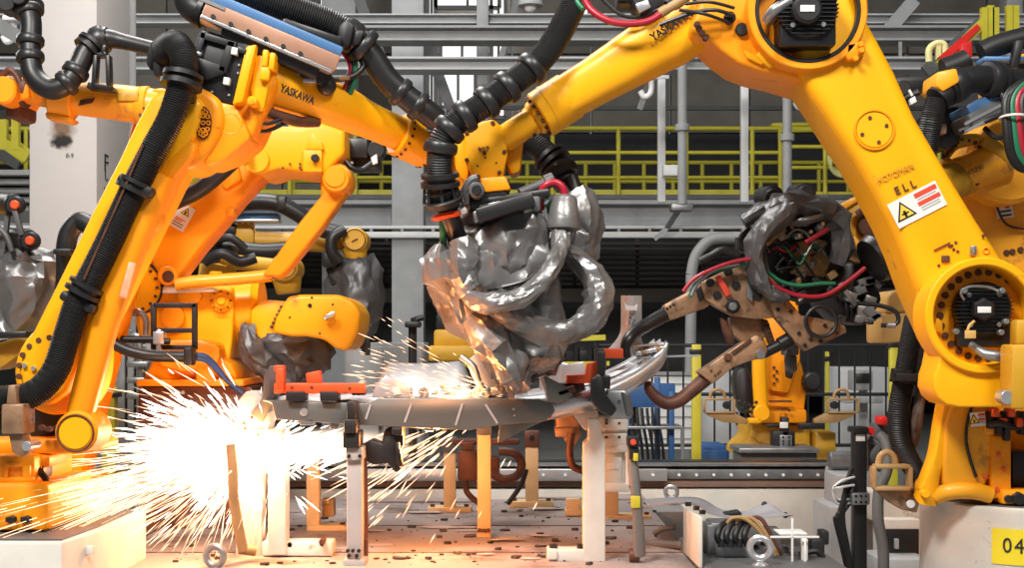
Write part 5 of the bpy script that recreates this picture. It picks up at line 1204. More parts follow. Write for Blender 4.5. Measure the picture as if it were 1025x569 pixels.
m = MB(); m.prism([(768, 300), (800, 300), (802, 360), (790, 395), (770, 392)], 9.38, .2, .03); obj('lower_arm', m, M['orange'], R3)
m = MB(); m.dots(9.36, [(775+k % 2*3, 368+k*4) for k in range(5)]+[(784, 410), (790, 411)], 1.4, .01); m.bar(P(770, 402, 9.35), P(792, 402, 9.35), .012, .05); obj('bolt', m, M['rust'], R3)
m = MB(); m.prism(chaikin([(735, 372), (748, 366), (754, 385), (754, 414), (745, 416), (738, 404)], 1), 9.5, .2, .02); m.box(806, 374, 820, 394, 9.4, .2, .03); m.disc(814, 382, 9.35, 9, .2, .2)
for k in range(9): m.disc(742+k*2.2, 402+(k*7 % 12), 9.25, 1.6, .1, .2, 8)
obj('hose_bundle', m, M['blackm'], R3)
m = MB(); m.prism([(787, 352), (797, 352), (796, 370), (793, 380), (788, 378)], 9.2, .08, .01); m.box(783, 418, 790, 438, 9.1, .1, .006); m.box(768, 425, 784, 428, 9.15, .06, .003); m.box(800, 424, 826, 430, 9.15, .06, .004); m.box(774, 432, 796, 448, 9.1, .12, .006); vb = obj('valve_block', m, M['blackm'], R3)
m = MB(); m.box(781, 423, 789, 429, 9.08, .02, .002); obj('rating_label', m, M['sticker'], vb)
m = MB(); m.box(781, 436, 793, 447, 9.07, .05, .004); pb = obj('port_plate', m, M['steeld'], vb)
m = MB(); m.dots(9.07, [(784, 438), (790, 438), (784, 442), (790, 442), (784, 445), (790, 445)], 1.2, .004); obj('port', m, M['black'], pb)
for s_ in (-1, 1):
    cx = 782+s_*62
    m = MB()
    for a, b in (((-15, 400), (15, 400)), ((-15, 413), (15, 413)), ((-15, 400), (-15, 413)), ((15, 400), (15, 413))): m.bar(P(cx+a[0], a[1], 9.3), P(cx+b[0], b[1], 9.3), 2.2*S(9.3), .03, .004)
    m.tube([P(cx-9, 400, 9.3), P(cx-8, 393, 9.3), P(cx-1, 390, 9.3), P(cx+4, 393, 9.3), P(cx+6, 400, 9.3)], .011, 8)
    m.prism([(cx+s_*q, y) for q, y in ((14, 413), (-14, 413), (-28, 420), (-28, 425), (-4, 423), (10, 417))], 9.3, .08, .004)
    obj('lifting_bracket', m, M['ochre'], R3)
    m = MB(); m.disc(cx-s_*8, 406, 9.28, 4, .04); obj('bracket_pad', m, M['blackm'], R3)
o = thing('step_plate', 'grey steel shelf plate in front of the small orange robot base', 'shelf', P(780, 466, 8.9))
m = MB(); m.box(740, 449, 820, 454, 8.9, .4, .006); obj('plate', m, M['steeld'], o)
m = MB(); m.box(741, 454, 818, 466, 8.95, .3, .006); obj('support', m, M['dgrey'], o)

# ------------------------------------------------------------------ bronze spot welding gun on the right
G = thing('welding_gun', 'bronze spot welding gun with two long electrode arms reaching the car panel', 'welding gun', P(770, 330, 5.75))
m = MB(); m.prism([(701, 283), (724, 272), (757, 262), (776, 300), (779, 318), (757, 320), (735, 317), (718, 308), (706, 300)], 5.6, .07, .006)
m.prism([(730, 318), (768, 320), (770, 336), (748, 346), (734, 336)], 5.66, .06, .006)
mp = obj('jaw_plate', m, M['bronze'], G)
m = MB(); m.dots(5.6, [(711, 283), (718, 296), (729, 272), (737, 286)], 4.4, .01, 16); m.disc(734, 307, 5.575, 7.5, .04, .2, 8); m.prism([(748, 278), (756, 276), (765, 296), (760, 302), (751, 298)], 5.592, .02, .003); obj('bore_hole', m, M['black'], mp)
m = MB(); m.disc(734, 307, 5.56, 4.2, .03, .2, 16); obj('pivot_pin', m, M['steeld'], mp)
m = MB(); m.prism([(716, 277), (721, 275), (732, 294), (727, 298)], 5.575, .03, .004); obj('red_tag', m, M['inkred'], mp, 'red plastic strip')
m = MB(); m.prism([(748, 282), (754, 294), (753, 303), (748, 298)], 5.58, .02, .003); obj('copper_shunt', m, M['steeld'], mp)
m = MB(); m.prism([(757, 262), (766, 268), (786, 296), (802, 316), (818, 318), (846, 326), (848, 333), (806, 352), (796, 342), (776, 318), (768, 292)], 5.55, .06, .006)
mp2 = obj('body_plate', m, M['bronze'], G)
m = MB(); m.dots(5.55, [(762, 268), (764, 276), (773, 299), (782, 302), (779, 310), (792, 312), (826, 326), (834, 330), (812, 340), (806, 346), (800, 334), (822, 342)], 2, .008, 10); m.prism([(794, 296), (806, 290), (812, 300), (798, 306)], 5.54, .02, .004); m.torus(P(822, 322, 5.53), (0, 1, 0), .06, .008, 24, 8); obj('screw', m, M['black'], mp2)
m = MB(); m.prism([(799, 299), (806, 297), (805, 299), (800, 302)], 5.535, .01, .001); obj('connector', m, M['whitep'], mp2)
m = MB(); m.prism([(664, 306), (690, 292), (704, 282), (716, 300), (708, 308), (672, 321), (666, 316)], 5.62, .1, .01); nose = obj('electrode_holder', m, M['bronze'], G)
m = MB(); m.dots(5.62, [(668, 309), (671, 307), (674, 305)], 1.3, .006); m.prism([(696, 290), (702, 286), (706, 298), (700, 302)], 5.61, .02, .002); obj('holder_screw', m, M['black'], nose)
m = MB(); m.tube([P(670, 313, 5.66), P(655, 321, 5.62), P(640, 330, 5.58), P(630, 339, 5.53), P(626, 348, 5.52), P(628, 358, 5.52)], [.03, .028, .026, .024, .02, .015], 16); obj('upper_electrode', m, M['black'], G)
m = MB(); m.prism([(698, 373), (718, 360), (735, 348), (757, 335), (764, 338), (769, 350), (766, 358), (750, 362), (734, 368), (722, 378), (714, 385)], 5.58, .09, .008); lj = obj('lower_jaw', m, M['bronze'], G)
m = MB(); m.bar(P(733, 354, 5.575), P(752, 340, 5.575), .012, .01); m.disc(729, 358, 5.57, 4, .02, .2, 14); m.dots(5.58, [(716, 376), (719, 374), (721, 372), (712, 371), (735, 367)], 1.3, .006); obj('slot', m, M['rust'], lj)
m = MB(); m.disc(762, 355, 5.555, 5, .04, .2, 18); obj('pivot_pin', m, M['steeld'], lj)
m = MB(); m.tube([P(708, 378, 5.63), P(694, 390, 5.63), P(680, 401, 5.63), P(668, 404, 5.63), P(658, 399, 5.63), P(650, 390, 5.63), P(648, 382, 5.63)], [.03, .028, .027, .026, .024, .02, .012], 16); obj('lower_electrode', m, M['brown'], G)
m = MB(); m.cyl(P(764, 354, 5.62), P(796, 338, 5.62), .022, .022, 16); m.cyl(P(780, 346, 5.62), P(798, 336, 5.62), .03, .03, 16, .004); obj('actuator_rod', m, M['black'], G)
m = MB()
for k in range(6): m.prism([(762+k*1.5, 322+k*4), (768+k*1.5, 320+k*4), (771+k*1.2, 326+k*4), (765+k*1.5, 328+k*4)], 5.64, .05, .003)
m.prism([(722, 318), (728, 322), (736, 342), (730, 346), (724, 330)], 5.64, .05, .004); obj('flexible_shunt', m, M['rust'], G)
m = MB(); m.box(786, 336, 800, 356, 5.7, .1, .008); m.tube([P(790, 350, 5.68), P(788, 362, 5.68), P(794, 372, 5.7)], .012, 8); m.box(788, 356, 798, 372, 5.75, .06, .006); obj('linkage', m, M['dgrey'], G)
# transformer mass and hoses
m = MB(); m.prism(chaikin([(770, 226), (800, 212), (838, 220), (846, 262), (842, 292), (806, 300), (776, 286), (764, 258)], 1), 5.72, .2, .03)
m.prism([(846, 262), (870, 262), (884, 300), (868, 326), (838, 322), (818, 302)], 5.7, .2, .02); m.box(740, 236, 762, 252, 5.75, .12, .01); m.tube([P(752, 256, 5.72), P(742, 240, 5.7), P(750, 228, 5.7)], .014, 8)
for k in range(6): m.box(846+k*5, 300+(k*7) % 13, 850+k*5, 318+(k*5) % 9, 5.66, .06, .004)
tf = obj('transformer', m, M['blackm'], G)
m = MB(); m.prism([(792, 244), (806, 240), (816, 252), (826, 250), (832, 262), (826, 278), (808, 276), (796, 262)], 5.69, .05, .01); m.prism([(768, 240), (786, 226), (786, 232), (770, 246)], 5.64, .05, .006); m.box(800, 256, 812, 272, 5.66, .05, .008); obj('core', m, M['ochre'], tf)
random.seed(31)
for nm, mt, n in (('fitting_block', 'blackm', 14), ('brass_block', 'ochre', 8), ('steel_block', 'steeld', 8)):
    for k in range(n):
        x, y = random.uniform(772, 834), random.uniform(228, 290); m = MB()
        if k % 2: m.cuboid(P(x, y, 5.67), (.02+random.random()*.04, .05, .015+random.random()*.03), .003, Matrix.Rotation(random.uniform(-1, 1), 3, 'Y'))
        else: m.cyl(P(x, y, 5.66), P(x+random.uniform(-8, 8), y+random.uniform(-8, 8), 5.63), .006+random.random()*.008, seg=10)
        obj(nm, m, M[mt], tf)
for k in range(9):
    x, y = random.uniform(768, 820), random.uniform(226, 282); m = MB()
    m.tube([P(x, y, 5.63), P(x+8, y+random.uniform(-12, 12), 5.6), P(x+18, y+random.uniform(-14, 14), 5.61), P(x+28, y+random.uniform(-8, 16), 5.64)], .005, 8); obj('wire', m, M[('cable', 'steeld', 'cable', 'green', 'red')[k % 5]], tf)
for k in range(12):
    x, y = random.uniform(838, 878), random.uniform(280, 326); m = MB()
    m.cuboid(P(x, y, 5.66), (.02+random.random()*.05, .06, .012+random.random()*.03), .003, Matrix.Rotation(random.uniform(-.8, .8), 3, 'Y')); obj('fitting_block', m, M['dgrey' if k % 3 else 'steeld'], tf)
m = MB(); m.box(858, 306, 876, 322, 5.64, .06, .006); m.bar(P(840, 284, 5.64), P(856, 306, 5.64), .02, .04, .004); obj('clamp_bar', m, M['steeld'], tf)
for (nm, mt, pts, r_) in (('red_hose', 'red', [(757, 259), (735, 262), (712, 270), (694, 280), (684, 292)], .008), ('green_hose', 'green', [(754, 264), (732, 267), (710, 274), (696, 284), (690, 298)], .007), ('grey_hose', 'steeld', [(740, 264), (715, 270), (698, 284), (692, 296)], .010), ('green_hose', 'green', [(768, 272), (782, 282), (800, 286), (822, 284), (836, 284)], .008), ('red_hose', 'red', [(764, 276), (778, 288), (800, 296), (825, 296), (846, 284), (866, 268)], .009), ('black_hose', 'cable', [(764, 282), (780, 294), (806, 300), (834, 294), (850, 284)], .014), ('pink_hose', 'red', [(806, 243), (818, 236), (829, 229)], .010), ('black_cable', 'cable', [(858, 304), (880, 306), (896, 312), (899, 322), (892, 326), (882, 326)], .009), ('black_cable', 'cable', [(740, 256), (725, 250), (712, 256), (700, 262)], .014)):
    m = MB(); m.tube([P(x, y, 5.53 if mt == 'red' else 5.55) for x, y in pts], r_, 10); obj(nm, m, M[mt], G)
m = MB(); m.disc(822, 226, 5.62, 3, .03); m.dots(5.6, [(800, 236), (812, 232), (824, 224)], 2, .02); obj('hose_fitting', m, M['steel'], G)
m = MB(); m.cyl(P(896, 326, 5.52), P(888, 326, 5.52), .012, seg=10); obj('cable_plug', m, M['steel'], G)
for x, y, lb in ((772, 196, ''), (804, 193, '')):
    m = MB(); m.cyl(P(x-8, y+2, 5.85), P(x+3, y+1, 5.72), .045, .045, 20, .008); ro = obj('roller', m, M['black'], G)
    m = MB(); m.disc(x+3, y+1, 5.66, 9, .05, .2); obj('roller_cap', m, M['blackm'], ro)
# silver sleeve wrapped over the hoses
C2 = thing('hose_cover', 'grey cloth sleeve looping over the bronze gun hoses', 'cover', P(800, 300, 5.6))
m = sleeve([P(766, 292, 5.55), P(759, 268, 5.54), P(760, 244, 5.52), P(770, 224, 5.52), P(788, 210, 5.54)], [(.03, .06), (.038, .07), (.04, .07), (.045, .07), (.05, .07)], 2, .022); obj('sleeve', m, M['clothd'], C2, angle=42)
m = sleeve([P(772, 212, 5.6), P(790, 205, 5.58), P(815, 206, 5.58), P(834, 212, 5.6), P(842, 230, 5.6), P(838, 262, 5.62)], [(.04, .08), (.05, .09), (.045, .09), (.045, .08), (.038, .06), (.034, .05)], 4, .03); obj('sleeve', m, M['clothd'], C2, angle=42)
m = sleeve([P(794, 222, 5.56), P(808, 222, 5.54), P(822, 217, 5.55)], [(.012, .05), (.016, .06), (.01, .05)], 6, .012); obj('fold', m, M['cloth'], C2, angle=42)
m = sleeve([P(744, 222, 5.64), P(762, 212, 5.63), P(784, 203, 5.62)], [(.03, .08), (.035, .09), (.03, .09)], 7, .012); obj('flap', m, M['clothd'], C2, angle=42)
m = sleeve([P(766, 288, 5.52), P(776, 296, 5.52), P(790, 298, 5.53)], [(.02, .03), (.025, .03), (.02, .03)], 9, .012); obj('fold', m, M['clothd'], C2, angle=42)

# ------------------------------------------------------------------ central gun with silver cover
T = thing('welding_gun', 'black tool changer hung under the yellow hexagonal wrist', 'welding gun', P(500, 225, 5.15))
m = MB(); m.bar(P(478, 219, 5.02), P(534, 202, 5.02), .05, .24, .008); m.bar(P(468, 208, 5.1), P(548, 196, 5.12), .03, .22, .008); m.box(492, 178, 510, 198, 5.1, .2, .01); m.prism([(466, 190), (505, 186), (510, 198), (468, 206)], 5.0, .22, .01)
tb = obj('tool_plate', m, M['black'], T)
m = MB(); m.prism([(473, 212), (480, 210), (483, 221), (475, 224)], 4.98, .2, .006); m.prism([(522, 202), (531, 199), (533, 211), (525, 214)], 4.985, .1, .004); m.bar(P(480, 209, 4.985), P(526, 199, 4.985), .018, .05, .003); obj('slide_frame', m, M['steeld'], tb)
m = MB(); m.disc(477, 190, 4.92, 8, .2, .15, 24); m.box(464, 184, 470, 204, 4.95, .2, .006); m.tube([P(462, 196, 4.96), P(470, 182, 4.95), P(478, 178, 4.95)], .014, 8); mo = obj('lock_motor', m, M['dgrey'], T)
m = MB(); m.disc(477, 190, 4.912, 5, .02, .1, 20); obj('motor_bore', m, M['black'], mo)
m = MB(); m.cyl(P(520, 193, 5.05), P(548, 182, 5.08), .016, seg=12); m.cyl(P(546, 183, 5.08), P(555, 179, 5.08), .026, .026, 14, .003); m.box(531, 196, 541, 212, 5.0, .12, .01); obj('air_cylinder', m, M['dgrey'], T)
m = MB(); m.prism([(480, 178), (506, 176), (512, 190), (484, 193)], 4.99, .1, .01); obj('adapter', m, M['orange'], T)
m = MB(); m.tube([P(541, 210, 5.08), P(541, 196, 5.06), P(546, 186, 5.05), P(556, 183, 5.05), (P(564, 190, 5.05)), P(566, 206, 5.06)], .014, 12); obj('red_hose', m, M['red'], T, 'red rubber hose')
m = MB(); m.tube([P(551, 214, 5.1), P(551, 205, 5.08), P(557, 200, 5.08)], .012, 10); obj('green_hose', m, M['green'], T)
m = MB(); m.tube([P(572, 178, 5.3), P(576, 190, 5.28), P(580, 204, 5.26)], .025, 12); m.tube([P(562, 186, 5.3), P(570, 196, 5.28), P(572, 206, 5.26)], .02, 10); obj('inner_hose', m, M['cable'], T)
HR = [P(516, 142, 5.42), P(532, 144, 5.4), P(546, 154, 5.38), P(558, 168, 5.36), P(568, 186, 5.34)]
m = MB(); m.hose(HR, .05, .0115, .1, 16); hr = obj('cable_hose', m, M['rubber'], T)
flange(hr, HR, .62, .066); collar(hr, HR, .80, .068, .03); flange(hr, HR, .93, .05)
# the cover itself
CV = thing('cloth_cover', 'large crumpled silver cloth cover hanging over the welding gun under two black hoses', 'cover', P(520, 385, 5.3))
rows = [(214, 474, 530, .05, .1), (224, 462, 540, .03, .15), (240, 452, 548, .0, .17), (262, 442, 556, -.02, .18), (284, 436, 560, -.02, .18), (304, 440, 562, 0, .17), (322, 452, 564, .02, .16), (340, 466, 562, .03, .14), (356, 478, 564, .04, .12), (370, 488, 556, .05, .09), (380, 500, 540, .05, .06), (386, 508, 530, .05, .03)]
obj('body', cover(rows, 5.2, .17, 1.7, .07, 20, 5.0, 1), M['cloth'], CV, angle=42)
rows = [(238, 446, 462, .0, .05), (248, 436, 468, -.02, .07), (262, 428, 470, -.03, .085), (280, 429, 476, -.03, .09), (300, 444, 480, -.03, .08), (320, 460, 488, -.02, .06), (340, 474, 500, -.02, .06), (360, 484, 508, -.01, .06), (376, 498, 520, 0, .05), (384, 508, 526, .01, .03)]
obj('side_pouch', cover(rows, 5.1, .1, 6.3, .045, 14, 6.5, 1), M['cloth'], CV, angle=42)
rows = [(210, 498, 528, .0, .02), (218, 484, 540, -.02, .05), (230, 474, 546, -.03, .08), (248, 470, 546, -.035, .09), (266, 472, 540, -.03, .08), (276, 480, 528, -.02, .05)]
obj('flap', cover(rows, 5.08, .1, 9.1, .035, 13, 6, 1, (.003, .0006)), M['cloth'], CV, angle=42)
obj('sleeve', sleeve([P(563, 208, 5.08), P(562, 230, 5.04), P(559, 250, 4.98), P(551, 270, 4.93), P(538, 286, 4.9), P(520, 298, 4.89), P(498, 304, 4.89), P(480, 303, 4.92), P(470, 296, 4.98)], [.045, .034, .034, .034, .034, .032, .034, .034, .03], 3.3, .009, 10, 12, 8), M['cloth'], CV, angle=42)
m = MB(); m.lathe(P(565, 196, 5.05), (-.03, -.06, -1), [(0, .035), (.01, .045), (.11, .062), (.12, .06), (.12, .03)], 28); obj('sleeve_cuff', m, M['cloth'], CV)
obj('sleeve', sleeve([P(578, 198, 5.24), P(582, 216, 5.22), P(584, 240, 5.2), P(578, 258, 5.18)], [(.06, .06), (.075, .07), (.06, .07), (.05, .05)], 5.5, .035, 9, 12, 7), M['cloth'], CV, angle=42)
obj('sleeve', sleeve([P(566, 252, 5.14), P(584, 268, 5.12), P(598, 286, 5.1), P(599, 304, 5.08), P(590, 320, 5.06), P(574, 330, 5.04), P(556, 334, 5.02), P(530, 330, 5.0), P(506, 318, 4.98), P(486, 304, 5.0)], [(.03, .05), (.036, .07), (.045, .08), (.05, .08), (.045, .08), (.036, .07), (.034, .06), (.034, .06), (.03, .05), (.02, .04)], 7.7, .02, 10, 12, 7), M['cloth'], CV, angle=42)
obj('sleeve', sleeve([P(463, 246, 5.0), P(464, 262, 4.98), P(466, 276, 4.98), P(472, 290, 4.98)], [(.05, .05), (.05, .05), (.05, .05), (.04, .04)], 2.1, .02, 9, 12, 8), M['cloth'], CV, angle=42)
m = MB(); m.tube([P(488, 290, 4.99), P(510, 286, 4.975), P(528, 280, 4.975), P(540, 270, 5.0)], .008, 8); obj('elastic_cord', m, M['black'], CV)
obj('hem', sleeve([P(474, 322, 5.03), P(490, 340, 5.0), P(504, 356, 5.0), P(514, 372, 5.02), P(520, 386, 5.06)], [(.03, .04), (.05, .05), (.05, .05), (.045, .05), (.02, .03)], 12.2, .04, 9, 12, 8), M['cloth'], CV, angle=42)

# ------------------------------------------------------------------ fixture platform
ZP = .477
M['platform'] = mat('platform_dusty', (.33, .28, .265), .6, 0, .12, 2, .15, 60, dirt=(.13, .075, .055), dirt_amt=.36, dirt_scale=2.0)
pf = thing('fixture_platform', 'low dusty steel platform carrying the white fixture posts', 'platform', V(-.3, 6.2, 0))
m = MB(); x0, x1 = P(112, 0, 5.6).x, P(660, 0, 6.8).x
m.cuboid(((x0+x1)/2, (4.7+7.55)/2, ZP/2), (x1-x0, 2.85, ZP), .01); obj('deck', m, M['platform'], pf)
for px, py0, py1, w_ in ((560, 500, 494, 46), (636, 497, 488, 34), (420, 504, 498, 60)):
    Ya, Yb = (H-ZP)*F/(py0-HZ), min(7.5, (H-ZP)*F/(py1-HZ)); m = MB()
    a, b = P(px-w_, 0, Ya).x, min(x1, P(px+w_, 0, Ya).x); m.cuboid(((a+b)/2, (Ya+Yb)/2, ZP+.006), (b-a, Yb-Ya, .012), .003); obj('raised_plate', m, M['platform'], pf)
m = MB(); m.cuboid(((x1+.87)/2, 7.25, ZP/2), (.87-x1, .5, ZP), .006); obj('side_deck', m, M['grey'], pf)
for yy in (5.62, 6.45): m = MB(); m.cuboid(((x0+x1)/2, yy, ZP+.001), (x1-x0-.04, .008, .003)); obj('plate_seam', m, M['slag'], pf)
M['dust_white'] = mat('dust_pale', (.42, .365, .345), .7, 0, .1, 5)
# spatter and slag litter: beyond counting
random.seed(11); m = MB()
for i in range(330):
    y = 5.3+random.random()**1.3*2.1; x = P(160+random.random()*500, 0, y).x
    if not (x0 < x < x1): continue
    r = .003+random.random()**4*.016
    m.cuboid((x, y, ZP+r*.3), (r*(1+random.random()), r*(1+random.random()), r*.7), 0, Matrix.Rotation(random.random()*3, 3, 'Z'))
o = obj('slag_debris', m, M['slag'], kind='stuff'); tag(o, 'dark slag crumbs littering the dusty fixture platform', 'debris')
m = MB()
for i in range(26):
    y = 5.4+random.random()*2.0; x = P(200+random.random()*430, 0, y).x
    n = 9; rr = .012+random.random()*.035; a0 = random.random()*6
    vs = [V(x+math.cos(a0+k*2*PI/n)*rr*(1.6+random.random()), y+math.sin(a0+k*2*PI/n)*rr*(.6+random.random()*.5), ZP+.001+i*.0003) for k in range(n)]
    vs += [v+V(0, 0, .003) for v in vs]
    m.poly(vs, [tuple(range(n)), tuple(range(n, 2*n))]+[(k, (k+1) % n, n+(k+1) % n, n+k) for k in range(n)])
o = obj('dust_patches', m, M['dust_white'], kind='stuff'); tag(o, 'pale dust and scale patches on the fixture platform', 'dust')
random.seed(5)
for i in range(12):
    px, py = [(540, 548), (430, 492), (520, 512), (458, 555), (400, 560), (470, 538), (505, 532), (610, 540), (640, 520), (575, 500), (320, 552), (300, 545)][i]
    Y = (H-ZP)*F/(py-HZ); c = P(px, py, Y); n = 6; rr = .012+random.random()*.018; m = MB()
    vs = [V(c.x+math.cos(k*PI/3+i)*rr*(.7+random.random()*.7), Y+math.sin(k*PI/3+i)*rr*(.7+random.random()*.6), ZP+.001) for k in range(n)]
    vs += [v+V(random.random()*.01, 0, .004+random.random()*.008) for v in vs]
    m.poly(vs, [tuple(range(n)), tuple(range(n, 2*n))]+[(k, (k+1) % n, n+(k+1) % n, n+k) for k in range(n)], .002)
    tag(obj('slag_flake', m, M['slag']), 'curled dark slag flake lying on the platform among the posts', 'debris', 'larger slag flakes on the platform')
def zrow(py, Y): return P(0, py, Y).z
def post_label(name): pass
BO = lambda m, pts, Y, r=2.2: m.dots(Y, pts, r, .012, 6)
# front left white post
o = thing('fixture_post', 'white fixture post glowing in the brightest sparks', 'fixture post', P(265, 556, 5.5), 'fixture posts on the platform')
Yp = 5.5
m = MB(); m.box(236, 420, 262, 557, Yp+.05, .1, .006); m.box(268, 455, 286, 556, Yp-.02, .1, .006); obj('post', m, M['white'], o)
m = MB(); m.box(262, 543, 332, 557, Yp, .12, .006); obj('foot', m, M['white'], o)
m = MB(); m.prism([(236, 426), (238, 402), (246, 392), (256, 392), (264, 400), (270, 420), (268, 434), (250, 444), (237, 440)], Yp-.04, .14, .008); m.box(236, 430, 284, 442, Yp-.05, .16, .006); mpz = obj('mounting_plate', m, M['white'], o)
m = MB(); m.dots(Yp-.05, [(244, 430), (258, 436), (244, 424), (252, 418)], 1.6, .004); obj('bolt', m, M['rust'], mpz)
m = MB(); m.prism([(250, 414), (262, 400), (264, 378), (270, 366), (276, 368), (276, 396), (272, 404), (262, 424)], Yp-.06, .12, .006); obj('locating_arm', m, M['dgrey'], o)
m = MB(); m.dots(5.5, [(322, 545), (290, 546)], 3, .0); m.disc(322, 543, 5.46, 3, .06); obj('foot_bolt', m, M['rust'], o)
m = MB(); m.tube([P(231, 446, 5.36), P(233, 470, 5.34), P(234, 500, 5.34), P(239, 530, 5.36), P(243, 551, 5.38)], .02, 12); m.cyl(P(239, 550, 5.38), P(256, 552, 5.4), .02); tag(obj('cable_sleeve', m, M['ochre']), 'brown cable sleeve in front of the post glowing in sparks', 'cable')
# front middle grey post
o = thing('fixture_post', 'slim grey fixture post with black clamp gripping the grey sill', 'fixture post', P(354, 566, 5.3), 'fixture posts on the platform')
m = MB(); m.box(347, 450, 362, 568, 5.3, .09, .004); obj('post', m, M['lgrey'], o)
m = MB(); m.box(346, 448, 363, 461, 5.28, .12, .004); m.box(343, 561, 365, 569, 5.28, .14, .004); cp = obj('collar_plate', m, M['lgrey'], o)
m = MB(); m.dots(5.28, [(349, 457), (360, 457), (348, 552), (353, 552), (359, 552), (349, 557), (357, 557)], 2, .01); obj('bolt', m, M['black'], cp)
m = MB(); m.box(343, 432, 360, 449, 5.26, .14, .006); m.box(344, 420, 357, 434, 5.24, .12, .006); m.box(347, 402, 356, 422, 5.26, .1, .006); m.prism([(360, 446), (372, 440), (382, 444), (384, 432), (388, 428), (404, 430), (404, 446), (398, 462), (402, 470), (396, 474), (388, 464), (374, 466), (362, 460)], 5.4, .1, .008); m.tube([P(397, 444, 5.38), P(399, 455, 5.37), P(401, 466, 5.38)], .012, 8); m.box(392, 428, 403, 436, 5.36, .1, .006); obj('clamp', m, M['blackm'], o)
m = MB(); m.tube([P(365, 455, 5.4), P(366, 500, 5.4), P(366, 540, 5.4), P(363, 562, 5.38)], .009, 8); m.box(363, 540, 368, 558, 5.38, .03, .004); obj('air_line', m, M['brown'], o)
# yellow-lit centre post
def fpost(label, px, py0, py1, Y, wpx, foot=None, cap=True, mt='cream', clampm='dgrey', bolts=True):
    o = thing('fixture_post', label, 'fixture post', P(px, py1, Y), 'fixture posts on the platform')
    m = MB(); m.box(px-wpx/2, py0, px+wpx/2, py1, Y, wpx*S(Y), .004); obj('post', m, M[mt], o)
    if foot:
        m = MB(); m.box(foot[0], py1-6.5, foot[1], py1, Y-.01, wpx*S(Y)+.06, .004); f_ = obj('foot', m, M[mt], o)
        m = MB()
        for x in (foot[0]+5, foot[1]-5): m.cyl(P(x, py1-6, Y+.03), P(x, py1-10, Y+.03), .012, seg=6)
        obj('foot_bolt', m, M['rust'], f_)
    if cap:
        m = MB(); m.box(px-wpx/2-1, py0-14, px+wpx/2+1, py0+2, Y-.01, wpx*S(Y)+.04, .005); c_ = obj('clamp', m, M[clampm], o)
        m = MB(); m.disc(px, py0-8, Y-.02, 2.6, .03); obj('bolt', m, M['black'], c_)
    return o
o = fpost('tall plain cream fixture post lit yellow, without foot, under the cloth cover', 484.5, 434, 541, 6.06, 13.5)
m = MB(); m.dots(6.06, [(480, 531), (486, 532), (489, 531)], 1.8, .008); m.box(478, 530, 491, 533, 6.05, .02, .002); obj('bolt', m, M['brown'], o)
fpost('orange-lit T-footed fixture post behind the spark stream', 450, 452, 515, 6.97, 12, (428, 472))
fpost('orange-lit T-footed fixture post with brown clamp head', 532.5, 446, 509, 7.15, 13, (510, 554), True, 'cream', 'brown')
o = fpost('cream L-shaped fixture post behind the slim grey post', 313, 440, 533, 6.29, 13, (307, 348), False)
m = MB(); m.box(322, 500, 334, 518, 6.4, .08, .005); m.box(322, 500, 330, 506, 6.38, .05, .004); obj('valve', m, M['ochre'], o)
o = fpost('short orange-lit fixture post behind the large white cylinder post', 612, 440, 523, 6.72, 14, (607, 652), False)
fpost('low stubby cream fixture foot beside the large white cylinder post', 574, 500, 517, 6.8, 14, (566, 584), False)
# brackets under the panel
o = thing('pneumatic_clamp', 'brown pneumatic clamp with hose loop behind the tall yellow-lit post', 'clamp', P(465, 480, 6.6))
m = MB(); m.box(458, 452, 478, 482, 6.5, .12, .01); m.box(462, 444, 474, 452, 6.52, .1, .008); m.box(472, 458, 500, 478, 6.55, .1, .01); m.box(453, 440, 520, 446, 6.6, .1, .008); obj('body', m, M['brown'], o)
m = MB(); m.tube([P(500, 452, 6.5), P(515, 454, 6.48), P(522, 464, 6.48), P(518, 476, 6.48), P(504, 480, 6.5), P(492, 474, 6.5)], .02, 10); m.tube([P(466, 482, 6.55), P(467, 492, 6.54), P(474, 500, 6.54), P(484, 506, 6.55)], .014, 10); obj('hose_loop', m, M['brown'], o)
m = MB(); m.tube([P(527, 470, 6.9), P(522, 485, 6.9), P(514, 497, 6.9), P(508, 505, 6.9)], .012, 8); obj('air_line', m, M['cable'], o)
o = thing('pneumatic_clamp', 'orange-lit hose bracket beside the large white cylinder post', 'clamp', P(575, 480, 6.0))
m = MB(); m.prism([(557, 418), (572, 414), (580, 420), (582, 436), (572, 452), (562, 436), (556, 430)], 5.9, .12, .01); m.box(556, 428, 574, 438, 5.88, .14, .006); obj('body', m, M['bronze'], o)
m = MB(); m.tube([P(572, 434, 5.85), P(570, 452, 5.84), P(573, 466, 5.84), P(582, 471, 5.86), P(590, 472, 5.9)], .016, 10); obj('hose_loop', m, M['brown'], o)
